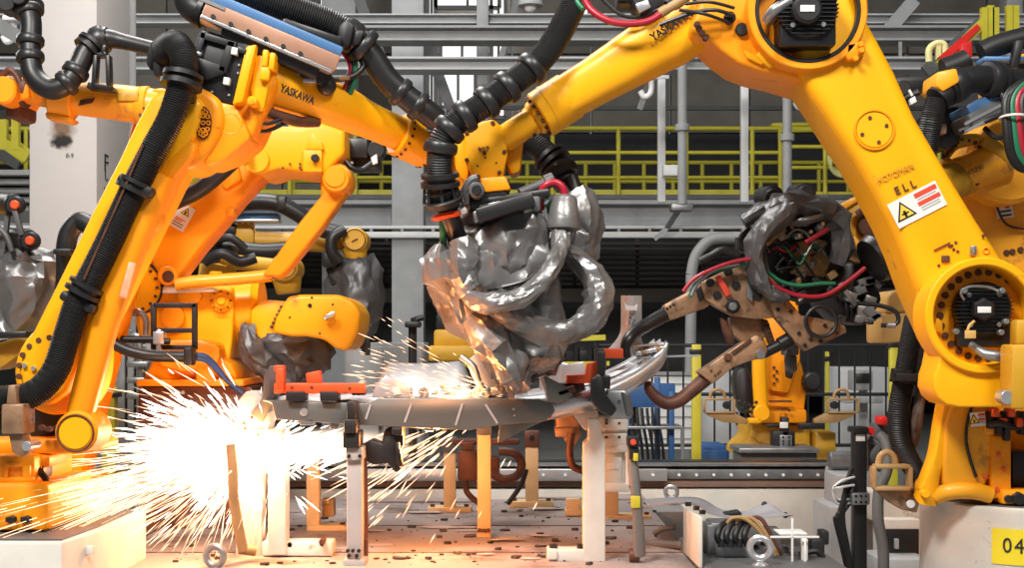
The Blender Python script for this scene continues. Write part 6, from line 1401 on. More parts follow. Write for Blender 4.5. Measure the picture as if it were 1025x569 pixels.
# right white post with cylinder and clamp
o = thing('fixture_post', 'large white fixture post with pneumatic cylinder and L foot', 'fixture post', P(602, 563, 5.4), 'fixture posts on the platform')
m = MB(); m.prism([(589, 420), (600, 420), (603, 436), (606, 440), (606, 563), (584, 563), (584, 444), (589, 440)], 5.4, .1, .006); obj('post', m, M['white'], o)
m = MB(); m.box(548, 551, 585, 563, 5.4, .1, .006); m.box(548, 551, 558, 561, 5.385, .12, .006); ft = obj('foot', m, M['white'], o)
m = MB(); m.cyl(P(554, 550, 5.44), P(554, 545, 5.44), .016, seg=6); m.cyl(P(581, 550, 5.44), P(581, 545, 5.44), .014, seg=6); obj('foot_bolt', m, M['blackm'], ft)
m = MB(); m.prism([(574, 413), (598, 411), (600, 418), (594, 420), (589, 432), (584, 430), (577, 420)], 5.62, .14, .006); m.prism([(598, 418), (629, 418), (629, 431), (603, 431)], 5.58, .14, .005); m.box(602, 430, 628, 434, 5.60, .12, .003); m.prism([(599, 434), (628, 434), (628, 448), (600, 448)], 5.58, .14, .005); m.prism([(600, 448), (629, 446), (629, 453), (600, 454)], 5.57, .15, .004); m.box(600, 484, 630, 493, 5.57, .15, .005); pl = obj('mounting_plate', m, M['white'], o)
m = MB(); m.dots(5.58, [(607, 424), (620, 424), (607, 438), (620, 438), (607, 421), (622, 489), (626, 490)], 1.5, .004); obj('bolt', m, M['rust'], pl)
m = MB(); m.box(604, 453, 623, 485, 5.59, .12, .006); m.cyl(P(603, 453, 5.61), P(603, 485, 5.61), .007, seg=10); m.cyl(P(624, 453, 5.61), P(624, 485, 5.61), .007, seg=10); m.cyl(P(629, 453, 5.4), P(629, 485, 5.4), .012, seg=12); cyl = obj('pneumatic_cylinder', m, M['white'], o)
m = MB(); m.box(607, 464, 619, 470, 5.586, .006, .001); obj('rating_label', m, M['sticker'], cyl)
m = MB(); m.prism([(605, 400), (608, 391), (626, 391), (631, 396), (635, 414), (631, 420), (612, 420)], 5.32, .14, .008); cb = obj('clamp_body', m, M['steeld'], o)
m = MB(); m.dots(5.32, [(620, 402), (612, 410)], 1.8, .006); m.prism([(622, 392), (630, 396), (634, 414), (628, 418)], 5.31, .16, .006); obj('side_cheek', m, M['dgrey'], cb)
m = MB(); m.prism([(592, 380), (600, 374), (606, 382), (606, 394), (618, 410), (612, 418), (600, 412), (592, 402)], 5.26, .1, .008); m.box(598, 352, 606, 380, 5.3, .07, .005); m.box(603, 376, 611, 390, 5.28, .08, .006); obj('clamp_arm', m, M['black'], o)
m = MB(); m.tube([P(632, 440, 5.34), P(633, 452, 5.34), P(634, 470, 5.33), P(637, 500, 5.32), P(639, 530, 5.33), P(640, 556, 5.35)], [.018, .018, .02, .02, .022, .024], 12); sc = obj('sensor_cable', m, M['hosegrey'], o)
m = MB(); m.box(628, 437, 640, 448, 5.29, .06, .006); m.box(630, 448, 638, 460, 5.3, .05, .005); obj('sensor_head', m, M['blackm'], sc)
m = MB(); m.disc(634, 443, 5.28, 3, .03); obj('indicator', m, M['inkred'], sc)
m = MB(); m.box(632, 497, 641, 509, 5.295, .03, .003); m.box(634, 454, 639, 462, 5.295, .03, .003); obj('yellow_tape', m, M['railyel'], sc)
m = MB(); m.cyl(P(630, 556, 5.36), P(640, 556, 5.36), .025); obj('cable_foot', m, M['brown'], sc)
# red clamp rests
o = thing('red_clamp', 'long red locating bar with two uprights on the sill end', 'clamp', P(315, 398, 5.35))
m = MB(); m.box(274, 384, 365, 394, 5.34, .06, .004); m.box(276, 369, 284, 392, 5.32, .06, .004); m.prism([(306, 374), (320, 371), (321, 384), (307, 384)], 5.36, .06, .004); m.box(274, 366, 284, 372, 5.33, .06, .004); obj('bar', m, M['clampred'], o)
m = MB(); m.box(286, 392, 305, 402, 5.33, .1, .005); m.box(320, 392, 338, 402, 5.33, .1, .005); m.box(352, 390, 365, 396, 5.36, .08, .004); obj('rubber_pad', m, M['blackm'], o)
m = MB(); m.dots(5.34, [(292, 388), (312, 388), (350, 389)], 1.5, .005); obj('bolt', m, M['rust'], o)
o = thing('red_clamp', 'red L-shaped locating block beside the black clamp arm', 'clamp', P(585, 386, 5.4))
m = MB(); m.prism([(567, 376), (586, 375), (588, 364), (598, 362), (598, 384), (567, 384)], 5.36, .08, .004); m.box(603, 349, 624, 359, 5.42, .08, .004); obj('bar', m, M['clampred'], o)
m = MB(); m.box(596, 349, 605, 400, 5.4, .07, .005); m.box(560, 384, 580, 392, 5.4, .1, .006); obj('rubber_pad', m, M['blackm'], o)

# ------------------------------------------------------------------ car body panel on the fixture
W = thing('car_floor_panel', 'grey and silver car body panel clamped on the white posts', 'car panel', P(420, 430, 5.5))
m = MB(); m.prism([(262, 401), (290, 402), (366, 404), (378, 399), (540, 400), (552, 404), (556, 412), (546, 422), (500, 426), (470, 431), (380, 427), (300, 422), (276, 420), (272, 404)], 5.36, .16, .004, 2)
sb = obj('sill_beam', m, M['sheet'], W, 'dull grey box sill')
m = MB(); m.disc(304, 413, 5.352, 4, .02, .15, 20); m.dots(5.36, [(514, 410), (515, 416)], 1.3, .006); obj('drain_hole', m, M['steel'], sb)
m = MB(); m.prism([(424, 427), (434, 427), (434, 432), (425, 432)], 5.37, .06, .004); m.prism([(330, 423), (340, 423), (338, 430), (330, 430)], 5.38, .06, .003); m.box(300, 420, 314, 426, 5.36, .05, .003); obj('weld_tab', m, M['steeld'], sb)
m = MB()
for a, b in (((405, 423), (412, 404)), ((456, 426), (463, 404)), ((366, 420), (371, 405)), ((486, 405), (498, 424))): m.bar(P(*a, 5.357), P(*b, 5.357), .008, .004)
obj('primer_streak', m, M['sheetb'], sb)
# floor sheet
m = MB(); z = zrow(398, 5.4)
nx, ny = 40, 24; g = {}; fs = []; vs = []
xa, xb = P(275, 0, 5.4).x, P(600, 0, 5.6).x
for j in range(ny+1):
    for i in range(nx+1):
        x = xa+(xb-xa)*i/nx; y = 5.42+.85*j/ny
        h = .012*math.sin(i*.9)*math.cos(j*.5)+.02*(abs(math.sin(j*.8))**6)+(.05 if j < 2 else 0)*0
        vs.append(V(x, y, z-.02+h+.06*max(0, (i-nx*.8)/nx)))
k = len(vs); vs += [v-V(0, 0, .006) for v in vs]
for j in range(ny):
    for i in range(nx):
        a = j*(nx+1)+i; fs += [(a, a+1, a+nx+2, a+nx+1), (k+a, k+a+nx+1, k+a+nx+2, k+a+1)]
m.poly(vs, fs); obj('floor_sheet', m, M['sheetb'], W, 'bright bare floor sheet')
# wheel arch dome
def patch(fn, nu, nv, th=.006):
    m = MB(); vs = [fn(i/nu, j/nv) for j in range(nv+1) for i in range(nu+1)]; k = len(vs)
    vs += [v+V(0, .0, -th) for v in vs]; fs = []
    for j in range(nv):
        for i in range(nu):
            a = j*(nu+1)+i; fs += [(a, a+1, a+nu+2, a+nu+1), (k+a, k+a+nu+1, k+a+nu+2, k+a+1)]
    bd = [i for i in range(nu+1)]+[j*(nu+1)+nu for j in range(1, nv+1)]+[nv*(nu+1)+i for i in range(nu-1, -1, -1)]+[j*(nu+1) for j in range(nv-1, 0, -1)]
    for q in range(len(bd)): a, b = bd[q], bd[(q+1) % len(bd)]; fs.append((a, b, k+b, k+a))
    m.poly(vs, fs); return m
def arch(u, v):
    x = 372+u*100
    top = 360+4*math.sin(u*PI)+(max(0, .22-u)/.22)**2*38+(max(0, u-.86)/.14)**2*24
    py = 398+(top-398)*math.sin(min(1, v*1.25)*PI/2)
    return P(x, py, 5.5+v*.55+.04*math.sin(u*PI*3)*v)
obj('wheel_arch', patch(arch, 40, 20), M['sheetb'], W, 'domed silver wheel arch')
m = MB(); m.disc(424, 394, 5.47, 3.4, .06, .3); m.disc(396, 390, 5.47, 2.4, .04); m.ringdisc(424, 393.5, 5.46, 5.2, 3.6, .03); obj('arch_hole_rim', m, M['steeld'], W)
m = MB(); m.prism([(466, 362), (480, 352), (486, 366), (498, 384), (506, 398), (480, 398), (474, 380)], 5.56, .01, .003); m.prism([(484, 372), (500, 372), (520, 388), (524, 398), (498, 398)], 5.6, .012, .003); m.prism([(372, 398), (376, 386), (386, 376), (404, 384), (414, 398)], 5.44, .012, .003); obj('gusset', m, M['sheetb'], W)
random.seed(17)
for k in range(22):
    x = random.uniform(388, 508); Y = random.uniform(5.42, 5.75); m = MB()
    m.cuboid(P(x, 395-random.random()*5, Y), (.015+random.random()*.05, .03, .012+random.random()*.03), .002, Matrix.Rotation(random.uniform(-.7, .7), 3, 'Y')); obj('floor_bracket', m, M[('sheetb', 'whitep', 'steeld', 'brown')[k % 4]], W)
m = MB(); m.tube([P(462, 358, 5.54), P(474, 368, 5.52), P(480, 384, 5.5), P(490, 398, 5.48)], [(.012, .02)]*4, 10, exp=3); obj('flange_seam', m, M['steeld'], W)
# side rail sweeping up to the right
def rail(u, v):
    pts = [P(520, 412, 5.42), P(560, 406, 5.42), P(600, 397, 5.44), P(636, 380, 5.5), P(660, 362, 5.56), P(668, 350, 5.6)]
    p = catmull(pts, 8); c = p[min(len(p)-1, int(u*(len(p)-1)))]
    a = -1.2+v*3.6; hh = .055*(1-.35*u)
    return c+V(-math.sin(a)*.0, -math.cos(a)*.06+.06, math.sin(a)*hh)
obj('side_rail', patch(rail, 40, 16, .003), M['steel'], W, 'shiny chrome-like side rail')
def rail2(u, v):
    pts = [P(530, 398, 5.5), P(570, 390, 5.52), P(610, 378, 5.54), P(640, 362, 5.6), P(662, 344, 5.66)]
    p = catmull(pts, 8); c = p[min(len(p)-1, int(u*(len(p)-1)))]
    return c+V(0, v*.35, .02*math.sin(v*9))
obj('cross_member', patch(rail2, 30, 14, .004), M['sheetb'], W)
m = MB(); m.prism([(540, 372), (560, 362), (575, 366), (578, 386), (552, 394), (540, 392)], 5.7, .02, .006); m.prism([(556, 396), (563, 366), (584, 362), (592, 388)], 5.62, .015, .004); m.prism([(610, 372), (630, 362), (640, 366), (634, 380), (612, 388)], 5.58, .02, .006); m.prism([(548, 400), (540, 378), (548, 376), (560, 392)], 5.45, .02, .004); obj('gusset', m, M['sheetb'], W)
for k in range(6):
    m = MB(); x = 638+k*5; m.bar(P(x, 368-k*1.5, 5.62), P(x+4, 346-k*.5, 5.66), .02, .02, .004); m.box(x-2, 352-k, x+5, 356-k, 5.6, .04, .004); obj('bracket', m, M['bronze'] if k in (1, 4) else M['steel'], W)
m = MB(); m.bar(P(634, 347, 5.62), P(664, 344, 5.66), .008, .02); m.bar(P(640, 358, 5.62), P(700, 356, 5.62), .008, .01); obj('edge_strip', m, M['steel'], W)
# upright perforated bracket
def upr(u, v):
    py = 296+v*60; hw = 10.5+max(0, v-.62)**1.4*48; cx = 632-max(0, v-.5)**1.5*20
    a = (u-.5)*2
    return P(cx+a*hw, py, 5.66-.05*math.cos(a*1.5)*(1-.4*v))
up_ = obj('upright_bracket', patch(upr, 18, 26, .003), M['sheetb'], W, 'upright perforated silver bracket')
m = MB(); m.dots(5.604, [(631, 318), (635, 321), (630, 324), (631, 330), (634, 333), (629, 336), (633, 315)], 1.1, .003, 10); m.disc(630, 338, 5.602, 2, .01); obj('hole', m, M['dgrey'], up_)
m = MB(); m.prism([(625, 302), (628, 306), (634, 307), (638, 304), (638, 311), (626, 311)], 5.598, .004, .001); obj('window_tab', m, M['whitep'], up_)
# lower bent panel end below the gun
m = MB(); m.prism([(500, 424), (546, 412), (556, 408), (552, 418), (510, 438), (498, 444)], 5.42, .2, .006); m.prism([(565, 386), (574, 396), (560, 404), (549, 402), (544, 376)], 5.3, .01, .003); obj('lower_flange', m, M['sheet'], W)
m = MB(); m.disc(549, 375, 5.28, 2.2, .04); m.prism([(556, 392), (575, 386), (577, 392), (560, 398)], 5.3, .06, .006); m.prism([(562, 384), (586, 382), (586, 392), (564, 396)], 5.45, .1, .02); obj('fastener', m, M['brown'], W)

# ------------------------------------------------------------------ white rail beam behind the platform
o = thing('slide_beam', 'long white beam topped by a steel guide rail behind the platform', 'beam', V(0, 8, 0))
za = zrow(490, 7.85)
xl, xr = P(255, 0, 7.85).x, P(838, 0, 7.85).x
m = MB(); m.cuboid(((xl+xr)/2, 8.05, (za+.0)/2), (xr-xl, .4, za), .01); obj('beam', m, M['white'], o)
m = MB(); m.cuboid(((xl+xr)/2, 8.0, zrow(484, 7.85)), (xr-xl, .3, .045), .004); obj('mounting_strip', m, M['strip'], o)
m = MB(); m.cuboid(((xl+xr)/2, 7.98, (zrow(470, 7.84)+zrow(480, 7.84))/2), (xr-xl, .3, .052), .004); gr = obj('guide_rail', m, M['steeld'], o)
m = MB(); m.box(255, 470, 668, 482, 7.8, .05, .004); obj('rail_cover', m, M['steel'], gr)
m = MB(); m.cuboid(((xl+xr)/2, 8.0, zrow(466, 7.84)), (xr-xl, .32, .012)); obj('top_strip', m, M['steeld'], gr)
m = MB(); m.dots(7.83, [(680+i*17.4, 476) for i in range(9)], 1.6, .01); m.dots(7.8, [(390+i*22, 476) for i in range(13)], 1.6, .01); obj('rail_bolt', m, M['whitep'], gr)
m = MB(); m.box(255, 463, 838, 469, 7.95, .2, .004); obj('cable_channel', m, M['black'], o)
# steel drive at the right end
o = thing('drive_motor', 'silver horizontal motor drum at the end of the white beam', 'motor', P(850, 472, 7.4))
m = MB(); m.cyl(P(830, 462, 7.4), P(872, 462, 7.4), 10*S(7.4), 10*S(7.4), 28, .006); obj('drum', m, M['steeld'], o)
m = MB(); m.box(834, 470, 862, 500, 7.42, .2, .01); obj('mount', m, M['lgrey'], o)
o = thing('machine_cabinet', 'pale grey machine panel behind the black pneumatic column', 'cabinet', P(862, 560, 7.0))
m = MB(); m.box(831, 508, 900, 640, 7.0, .4, .01); m.box(838, 476, 870, 508, 7.1, .3, .01); obj('body', m, M['lgrey'], o)
m = MB(); m.box(884, 520, 922, 570, 6.7, .2, .01); m.box(872, 492, 925, 522, 6.8, .2, .01); obj('front_panel', m, M['white'], o)
m = MB(); m.box(884, 530, 920, 556, 6.69, .02, .002); obj('opening', m, M['black'], o)
m = MB(); m.box(880, 560, 930, 580, 6.5, .3, .01); m.box(896, 540, 900, 550, 6.66, .03, .003); obj('step', m, M['lgrey'], o)
# eye bolts
def eyebolt(label, px, py, Y, r, mt='steel'):
    o = thing('eye_bolt', label, 'eye bolt', P(px, py+r*1.25, Y), 'lifting eye bolts')
    m = MB(); m.torus(P(px, py, Y), (.25, 1, .05), r*.74*S(Y), r*.27*S(Y), 36, 14); obj('ring', m, M[mt], o)
    m = MB(); m.lathe(P(px, py+r*1.35, Y), (0, 0, 1), [(0, r*.62*S(Y)), (r*.18*S(Y), r*.62*S(Y)), (r*.4*S(Y), r*.3*S(Y))], 24); obj('collar', m, M['steel'], o)
    return o
eyebolt('small steel lifting eye bolt standing before the white beam', 672, 493, 7.3, 8)
eyebolt('grey lifting eye bolt under the spark shower beside the angular pedestal', 215, 557, 5.2, 13, 'steeld')
eyebolt('bright steel lifting eye bolt in front of the grey valve block', 761, 549, 5.0, 14)
# ------------------------------------------------------------------ valve station at lower right
o = thing('machine_skid', 'low dark steel base under the valve block', 'base', P(740, 569, 5.4))
m = MB(); m.box(706, 569, 850, 640, 4.95, .8, .01); obj('deck', m, M['dgrey'], o)
for x in (730, 800): m = MB(); m.cyl(P(x, 569.5, 5.1), P(x, 565.5, 5.1), .012, seg=6); obj('bolt', m, M['steeld'], o)
o = thing('valve_block', 'grey valve block with four black curved fittings beside the orange-lit plate', 'valve', P(742, 560, 5.25))
m = MB(); m.box(717, 542, 752, 566, 5.2, .2, .006); m.box(712, 524, 762, 546, 5.28, .16, .006); m.box(708, 526, 716, 560, 5.26, .14, .006); bd = obj('body', m, M['steeld'], o)
for k in range(4):
    m = MB(); x = 722+k*9; m.tube([P(x, 546, 5.16), P(x-4, 538, 5.14), P(x-1, 528, 5.16), P(x+6, 522, 5.2)], [.011, .012, .012, .009], 10); m.cyl(P(x, 548, 5.15), P(x, 540, 5.15), .014); obj('fitting', m, M['blackm'], o)
for k in range(3):
    m = MB(); m.tube([P(728+k*9, 524, 5.18), P(734+k*9, 519, 5.17), P(746+k*8, 520, 5.16), P(760+k*6, 532+k*2, 5.15), P(776+k*3, 556, 5.16)], .008, 8); obj('air_hose', m, M['ochre'] if k < 2 else M['brown'], o)
m = MB(); m.box(752, 548, 790, 566, 5.3, .14, .006); m.box(764, 530, 782, 552, 5.34, .1, .006); m.dots(5.2, [(720, 562), (746, 562)], 2, .01); obj('mounting_base', m, M['dgrey'], o)
o = thing('guard_plate', 'orange-lit upright plate beside the grey valve block', 'plate', P(693, 566, 5.3))
m = MB(); vs = [P(684, 509, 5.5), P(684, 553, 5.5), P(700, 569, 5.0), P(700, 518, 5.0)]; vs += [v+V(.012, .003, 0) for v in vs]
m.poly(vs, [(0, 1, 2, 3), (4, 5, 6, 7)]+[(i, (i+1) % 4, 4+(i+1) % 4, 4+i) for i in range(4)], .002); obj('plate', m, M['white'], o)
m = MB()
for x, y, Y in ((689, 505, 5.4), (697, 509, 5.2), (703, 513, 5.05)): m.cyl(P(x, y+2, Y), P(x, y-2, Y), .012, seg=6)
obj('bolt', m, M['black'], o)
o = thing('cover_sheet', 'bent grey cover sheet lying over the valve block', 'sheet', P(730, 520, 5.3))
def shp(u, v):
    xs_ = [P(648, 506, 5.9), P(690, 504, 5.7), P(712, 514, 5.5), P(740, 519, 5.45), P(775, 517, 5.4), P(794, 514, 5.35)]
    ys_ = [P(644, 500, 6.4), P(696, 498, 6.3), P(722, 510, 6.1), P(746, 512, 6.0), P(770, 504, 5.9), P(786, 518, 5.7)]
    a, b = catmull(xs_, 8), catmull(ys_, 8); q = min(len(a)-1, int(u*(len(a)-1)))
    return a[q].lerp(b[q], v)
obj('sheet', patch(shp, 40, 10, .006), M['sheetl'], o)
m = MB(); m.ball(P(765, 505, 5.9), .012, seg=10); m.ball(P(786, 516, 5.5), .012, seg=10); m.prism([(724, 514), (740, 511), (744, 516), (728, 518)], 5.6, .05, .008); obj('bolt', m, M['blackm'], o)
m = MB()
for a, b in (((793, 519), (793, 566)), ((806, 542), (806, 569)), ((771, 538), (820, 538))): m.bar(P(*a, 5.1), P(*b, 5.1), .008, .008, .002)
m.box(780, 534, 808, 536, 5.15, .12, .002); m.box(803, 540, 809, 569, 5.12, .03, .004); tag(obj('tube_frame', m, M['whitep']), 'thin white tube frame around the valve block', 'frame')
m = MB(); m.cyl(P(640, 545, 5.9), P(720, 548, 5.5), .018); m.cyl(P(690, 535, 5.75), P(714, 536, 5.5), .025); m.tube([P(655, 535, 5.9), P(662, 530, 5.88), P(676, 528, 5.86)], .012, 8); tag(obj('air_pipe', m, M['dgrey']), 'dark air pipe running from the platform to the valve block', 'pipe')
o = thing('hose_connector', 'black hose connector beside the white tube frame', 'connector', P(818, 566, 5.3))
m = MB(); m.box(812, 540, 826, 566, 5.3, .1, .01); obj('body', m, M['blackm'], o)
m = MB(); m.box(822, 532, 830, 546, 5.4, .08, .006); obj('coupling', m, M['blackm'], o)
m = MB(); m.tube([P(800, 556, 5.2), P(816, 552, 5.2), P(824, 560, 5.2), P(826, 575, 5.2)], .012, 8); obj('hose', m, M['cable'], o)
# pneumatic column
o = thing('pneumatic_column', 'black vertical column with white label beside the round pedestal', 'column', P(858, 569, 5.6))
m = MB(); m.box(855, 430, 868, 600, 5.6, .06, .004); m.box(854, 428, 870, 434, 5.58, .1, .004); col = obj('post', m, M['black'], o)
m = MB(); m.box(857, 435, 866, 442, 5.595, .006, .001); obj('label_plate', m, M['sticker'], col)
m = MB(); m.box(853, 494, 871, 506, 5.56, .08, .005); pp = obj('port_plate', m, M['steeld'], col)
m = MB(); m.dots(5.56, [(857, 497), (862, 497), (867, 497), (857, 503), (862, 503), (867, 503)], 1.4, .004); obj('port', m, M['black'], pp)
for k in range(5):
    m = MB(); m.tube([P(852, 470+k*8, 5.62), P(846-k*1.5, 490+k*7, 5.58), P(844-k*2, 520, 5.58), P(848-k*1.5, 545, 5.58), P(853-k, 575, 5.6)], .009, 8); obj('air_hose', m, M['cable'], o)
for k in range(3):
    m = MB(); m.tube([P(855, 478+k*4, 5.58), P(842, 482+k*3, 5.55), P(834, 490, 5.56), P(838, 500+k*2, 5.58), P(850, 500+k*2, 5.6)], .005, 8); obj('signal_cable', m, M['whitep'] if k != 1 else M['cable'], o)
m = MB(); m.box(868, 436, 880, 470, 5.7, .1, .02); m.tube([P(870, 440, 5.65), P(880, 446, 5.63), P(874, 458, 5.63), P(882, 470, 5.65)], .016, 8); m.box(876, 424, 890, 440, 5.75, .1, .01); obj('connector_bundle', m, M['dgrey'], o)
m = MB(); m.disc(872, 432, 5.62, 4, .04); m.box(880, 417, 889, 426, 5.7, .08, .01); obj('emergency_knob', m, M['sred'], o)
m = MB(); m.tube([P(880, 436, 5.55), P(886, 442, 5.53), P(889, 455, 5.5), P(887, 474, 5.48), P(880, 490, 5.46), P(879, 520, 5.44), P(884, 550, 5.44), P(884, 585, 5.44)], .022, 12); obj('grey_hose', m, M['hosegrey'], o)
# ochre lifting bracket bolted on the pedestal
o = thing('lifting_bracket', 'brown lifting bracket with rectangular loop beside the round pedestal', 'bracket', P(895, 505, 5.1))
m = MB()
for a, b in (((874, 467), (910, 467)), ((874, 489), (910, 489)), ((874, 467), (874, 489)), ((910, 467), (910, 489))): m.bar(P(*a, 5.05), P(*b, 5.05), 4.5*S(5.05), .05, .006)
m.tube([P(879, 467, 5.07), P(881, 457, 5.07), P(888, 453, 5.07), P(894, 457, 5.07), P(897, 467, 5.07)], .012, 10); obj('loop', m, M['ochre'], o)
m = MB(); m.prism([(878, 492), (916, 491), (921, 503), (918, 514), (904, 511), (892, 504)], 5.06, .06, .006); m.disc(921, 492, 5.05, 5, .06); ar = obj('arm', m, M['bronze'], o)
m = MB(); m.disc(912, 505, 5.05, 4.2, .03, .1, 20); obj('pin', m, M['whitep'], ar)
# ------------------------------------------------------------------ sparks
def emis(name, col, s):
    m = bpy.data.materials.new(name); m.use_nodes = True; N = m.node_tree.nodes
    b = N['Principled BSDF']; b.inputs['Base Color'].default_value = (.02, .01, .005, 1)
    tc = N.new('ShaderNodeTexCoord'); nz = N.new('ShaderNodeTexNoise'); nz.inputs['Scale'].default_value = 7
    m.node_tree.links.new(tc.outputs['Object'], nz.inputs['Vector'])
    rp = N.new('ShaderNodeValToRGB'); rp.color_ramp.elements[0].color = (col[0], col[1]*.72, col[2]*.6, 1); rp.color_ramp.elements[1].color = (col[0], min(1, col[1]*1.15), min(1, col[2]*1.3), 1)
    rp.color_ramp.elements[0].position = .35; rp.color_ramp.elements[1].position = .65
    m.node_tree.links.new(nz.outputs['Fac'], rp.inputs['Fac']); m.node_tree.links.new(rp.outputs['Color'], b.inputs['Emission Color'])
    b.inputs['Emission Strength'].default_value = s
    try: m.cycles.emission_sampling = 'NONE'
    except Exception: pass
    return m
M['spark'] = emis('spark_glow', (1, .66, .40), 2.6)
M['spark_hot'] = emis('spark_hot', (1, .88, .70), 6)
random.seed(21)
def streak(m, a, b, r):
    """one incandescent sliver, thin at both ends"""
    d = (b-a); n1 = d.orthogonal().normalized()*r; n2 = d.normalized().cross(n1)
    mid = a.lerp(b, .55)
    vs = [a, mid+n1, mid-n1*.5+n2*.87, mid-n1*.5-n2*.87, b]
    t = [m.bm.verts.new(v) for v in vs]
    for f in ((0, 1, 2), (0, 2, 3), (0, 3, 1), (4, 2, 1), (4, 3, 2), (4, 1, 3)): m.bm.faces.new([t[i] for i in f])
SRC = P(258, 448, 5.5)
m = MB()
for i in range(640):
    # fan seen from the front: mostly to the left and down
    u = random.random()
    if u < .60: a = random.gauss(196, 15)
    elif u < .74: a = random.gauss(160, 15)
    else: a = random.gauss(240, 18)
    a = math.radians(a)
    el = random.gauss(-.12, .30)
    d = V(math.cos(a), el, math.sin(a)).normalized()
    k = 1 if u < .6 else (.55 if u < .74 else .8)
    s0 = .12+random.random()**1.1*.50*k; ln = (.05+random.random()**1.8*.32)*k
    o0 = SRC+V(random.gauss(0, .05), random.gauss(0, .06), random.gauss(0, .05))
    p0 = o0+d*s0; p1 = o0+d*(s0+ln)-V(0, 0, .02*ln)
    if p1.z < ZP+.01 and p1.x > x0: continue
    streak(m, p0, p1, .0012+random.random()*.0015)
for i in range(80):
    a = math.radians(random.gauss(197, 6)); d = V(math.cos(a), random.gauss(-1.0, .25), math.sin(a)).normalized()
    s0 = .3+random.random()*.35; ln = .25+random.random()*.45
    streak(m, SRC+d*s0, SRC+d*(s0+ln), .0019)
o = obj('spark_shower', m, M['spark'], kind='stuff'); tag(o, 'main shower of welding sparks fanning out from the glowing post', 'sparks')
# dense white-hot core of the shower
m = MB()
for i in range(1500):
    g = random.random()
    c = SRC+V(random.gauss(-.17, .14), random.gauss(0, .06), random.gauss(-.015, .085)) if g < .72 else P(random.uniform(250, 345), random.gauss(446, 9), 5.52)
    a = math.radians(random.gauss(200, 9)); d = V(math.cos(a), random.gauss(0, .2), math.sin(a)).normalized()
    if g < .72 and (c-SRC).length > .06: d = ((c-SRC).normalized()+V(random.gauss(0, .12), random.gauss(0, .12), random.gauss(0, .12))).normalized()
    streak(m, c, c+d*(.03+random.random()*.08), .002+random.random()*.003)
o = obj('spark_core', m, M['spark_hot'], kind='stuff'); tag(o, 'white-hot blinding centre of the spark shower', 'sparks')
# sparks from the gun tip, down-left under the panel and over it
m = MB()
TIP = P(505, 398, 5.6)
for i in range(190):
    a = math.radians(random.gauss(211, 8)); d = V(math.cos(a), random.gauss(0, .10), math.sin(a)).normalized()
    s0 = .14+random.random()*.55; ln = .03+random.random()**1.5*.14
    p0 = TIP+d*s0; p1 = p0+d*ln
    if p1.z < ZP+.02 or p0.z > zrow(428, 5.6): continue
    streak(m, p0, p1, .002+random.random()*.0018)
for px, py in ((380, 480), (430, 545), (402, 520), (398, 498), (455, 520), (425, 505), (478, 520), (440, 478), (412, 470), (533, 512), (500, 470), (508, 468), (450, 512)):
    c = P(px, py, 5.7); streak(m, c, c+V(.03, 0, .055)*(.5+random.random()), .0028)
o = obj('spark_stream', m, M['spark'], kind='stuff'); tag(o, 'orange spark stream falling beneath the grey sill', 'sparks')
m = MB()
for i in range(150):
    a = math.radians(random.gauss(166, 9)); d = V(math.cos(a), random.gauss(-.05, .10), math.sin(a)).normalized()
    s0 = .06+random.random()*.5; ln = .02+random.random()**2*.07
    streak(m, TIP+V(0, -.1, .02)+d*s0, TIP+V(0, -.1, .02)+d*(s0+ln), .0012+random.random()*.0010)
for i in range(60):
    c = P(random.uniform(385, 505), random.gauss(392, 5), 5.4); streak(m, c, c+V(-.05, 0, .006)*(.3+random.random()*.6), .0014)
o = obj('spark_spray', m, M['spark'], kind='stuff'); tag(o, 'fine sparks flying above the panel from the gun tip', 'sparks')
# blown-out spark glare, imitated by an emitting gas volume round the sparks
vm = bpy.data.materials.new('glare_glow'); vm.use_nodes = True; nt = vm.node_tree; N = nt.nodes; L = nt.links
for n in list(N): N.remove(n)
out = N.new('ShaderNodeOutputMaterial'); em = N.new('ShaderNodeEmission'); tc = N.new('ShaderNodeTexCoord')
ln = N.new('ShaderNodeVectorMath'); ln.operation = 'LENGTH'
nz = N.new('ShaderNodeTexNoise'); nz.inputs['Scale'].default_value = 2.4; nz.inputs['Detail'].default_value = 3
mr = N.new('ShaderNodeMapRange'); mr.interpolation_type = 'SMOOTHERSTEP'; mr.inputs['From Min'].default_value = .08; mr.inputs['From Max'].default_value = .98; mr.inputs['To Min'].default_value = 1; mr.inputs['To Max'].default_value = 0
ad = N.new('ShaderNodeMath'); ad.operation = 'MULTIPLY_ADD'; ad.inputs[1].default_value = .35; 
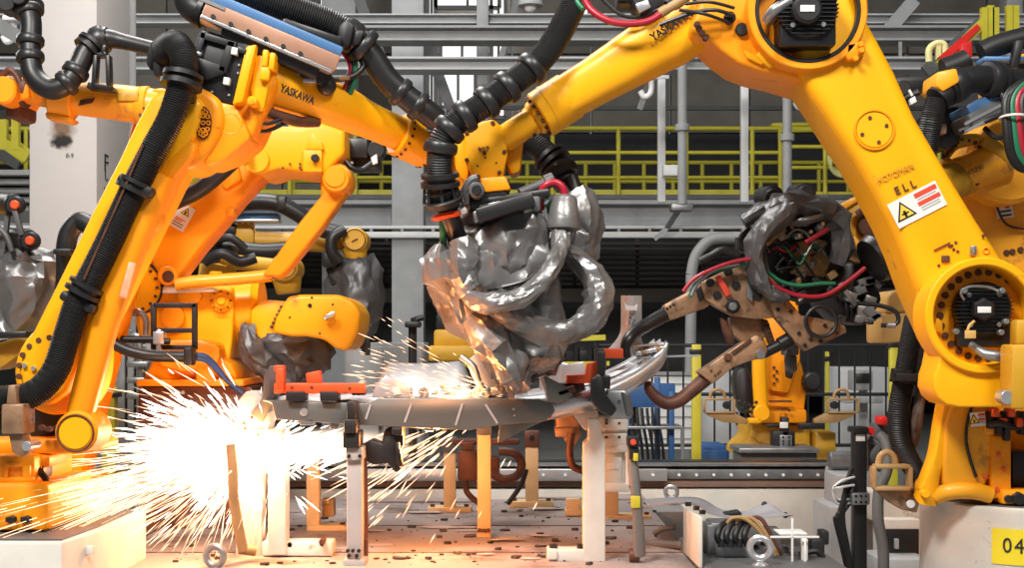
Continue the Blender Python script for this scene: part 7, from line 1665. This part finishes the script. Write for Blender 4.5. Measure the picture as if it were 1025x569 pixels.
sb_ = N.new('ShaderNodeMath'); sb_.operation = 'SUBTRACT'; sb_.inputs[1].default_value = .18
pw = N.new('ShaderNodeMath'); pw.operation = 'POWER'; pw.inputs[1].default_value = 2.2
ml = N.new('ShaderNodeMath'); ml.operation = 'MULTIPLY'; ml.inputs[1].default_value = 26
L.new(tc.outputs['Object'], ln.inputs[0]); L.new(tc.outputs['Object'], nz.inputs['Vector'])
L.new(nz.outputs['Fac'], ad.inputs[0]); L.new(ln.outputs['Value'], ad.inputs[2]); L.new(ad.outputs[0], sb_.inputs[0])
L.new(sb_.outputs[0], mr.inputs['Value']); L.new(mr.outputs['Result'], pw.inputs[0]); L.new(pw.outputs[0], ml.inputs[0]); L.new(ml.outputs[0], em.inputs['Strength'])
em.inputs['Color'].default_value = (1, .72, .50, 1); L.new(em.outputs[0], out.inputs['Volume'])
def glow(label, px, py, Y, sx, sy, sz):
    m = MB(); m.ball((0, 0, 0), 1, seg=24)
    me = bpy.data.meshes.new('spark_glare'); m.bm.to_mesh(me); m.bm.free(); me.materials.append(vm)
    o = bpy.data.objects.new('spark_glare', me); COL.objects.link(o); o.location = P(px, py, Y); o.scale = (sx, sy, sz); o['kind'] = 'stuff'
    tag(o, label, 'smoke'); return o
glow('glare volume around the main spark shower', 212, 455, 5.58, .43, .22, .25)
glow('glare volume trailing beneath the grey sill', 335, 446, 5.62, .46, .16, .10)
vm.cycles.homogeneous_volume = False
try: vm.cycles.emission_sampling = 'NONE'
except Exception: pass
# the arc lights its surroundings
def arc_light(name, loc, power, r, col=(1, .40, .12)):
    l = bpy.data.lights.new(name, 'POINT'); l.energy = power; l.shadow_soft_size = r; l.color = col
    o = bpy.data.objects.new(name, l); COL.objects.link(o); o.location = loc; return o
arc_light('arc_light_post', P(245, 445, 5.45), 80, .06)
arc_light('arc_light_under', P(430, 446, 5.46), 34, .05, (1, .34, .09))
arc_light('fill_light_cloth', P(418, 345, 4.86), 9, .04, (1, .34, .09))  # added fill in empty air before the sill, tints the cloth orange
arc_light('arc_light_tip', P(456, 380, 5.44), 4, .03)
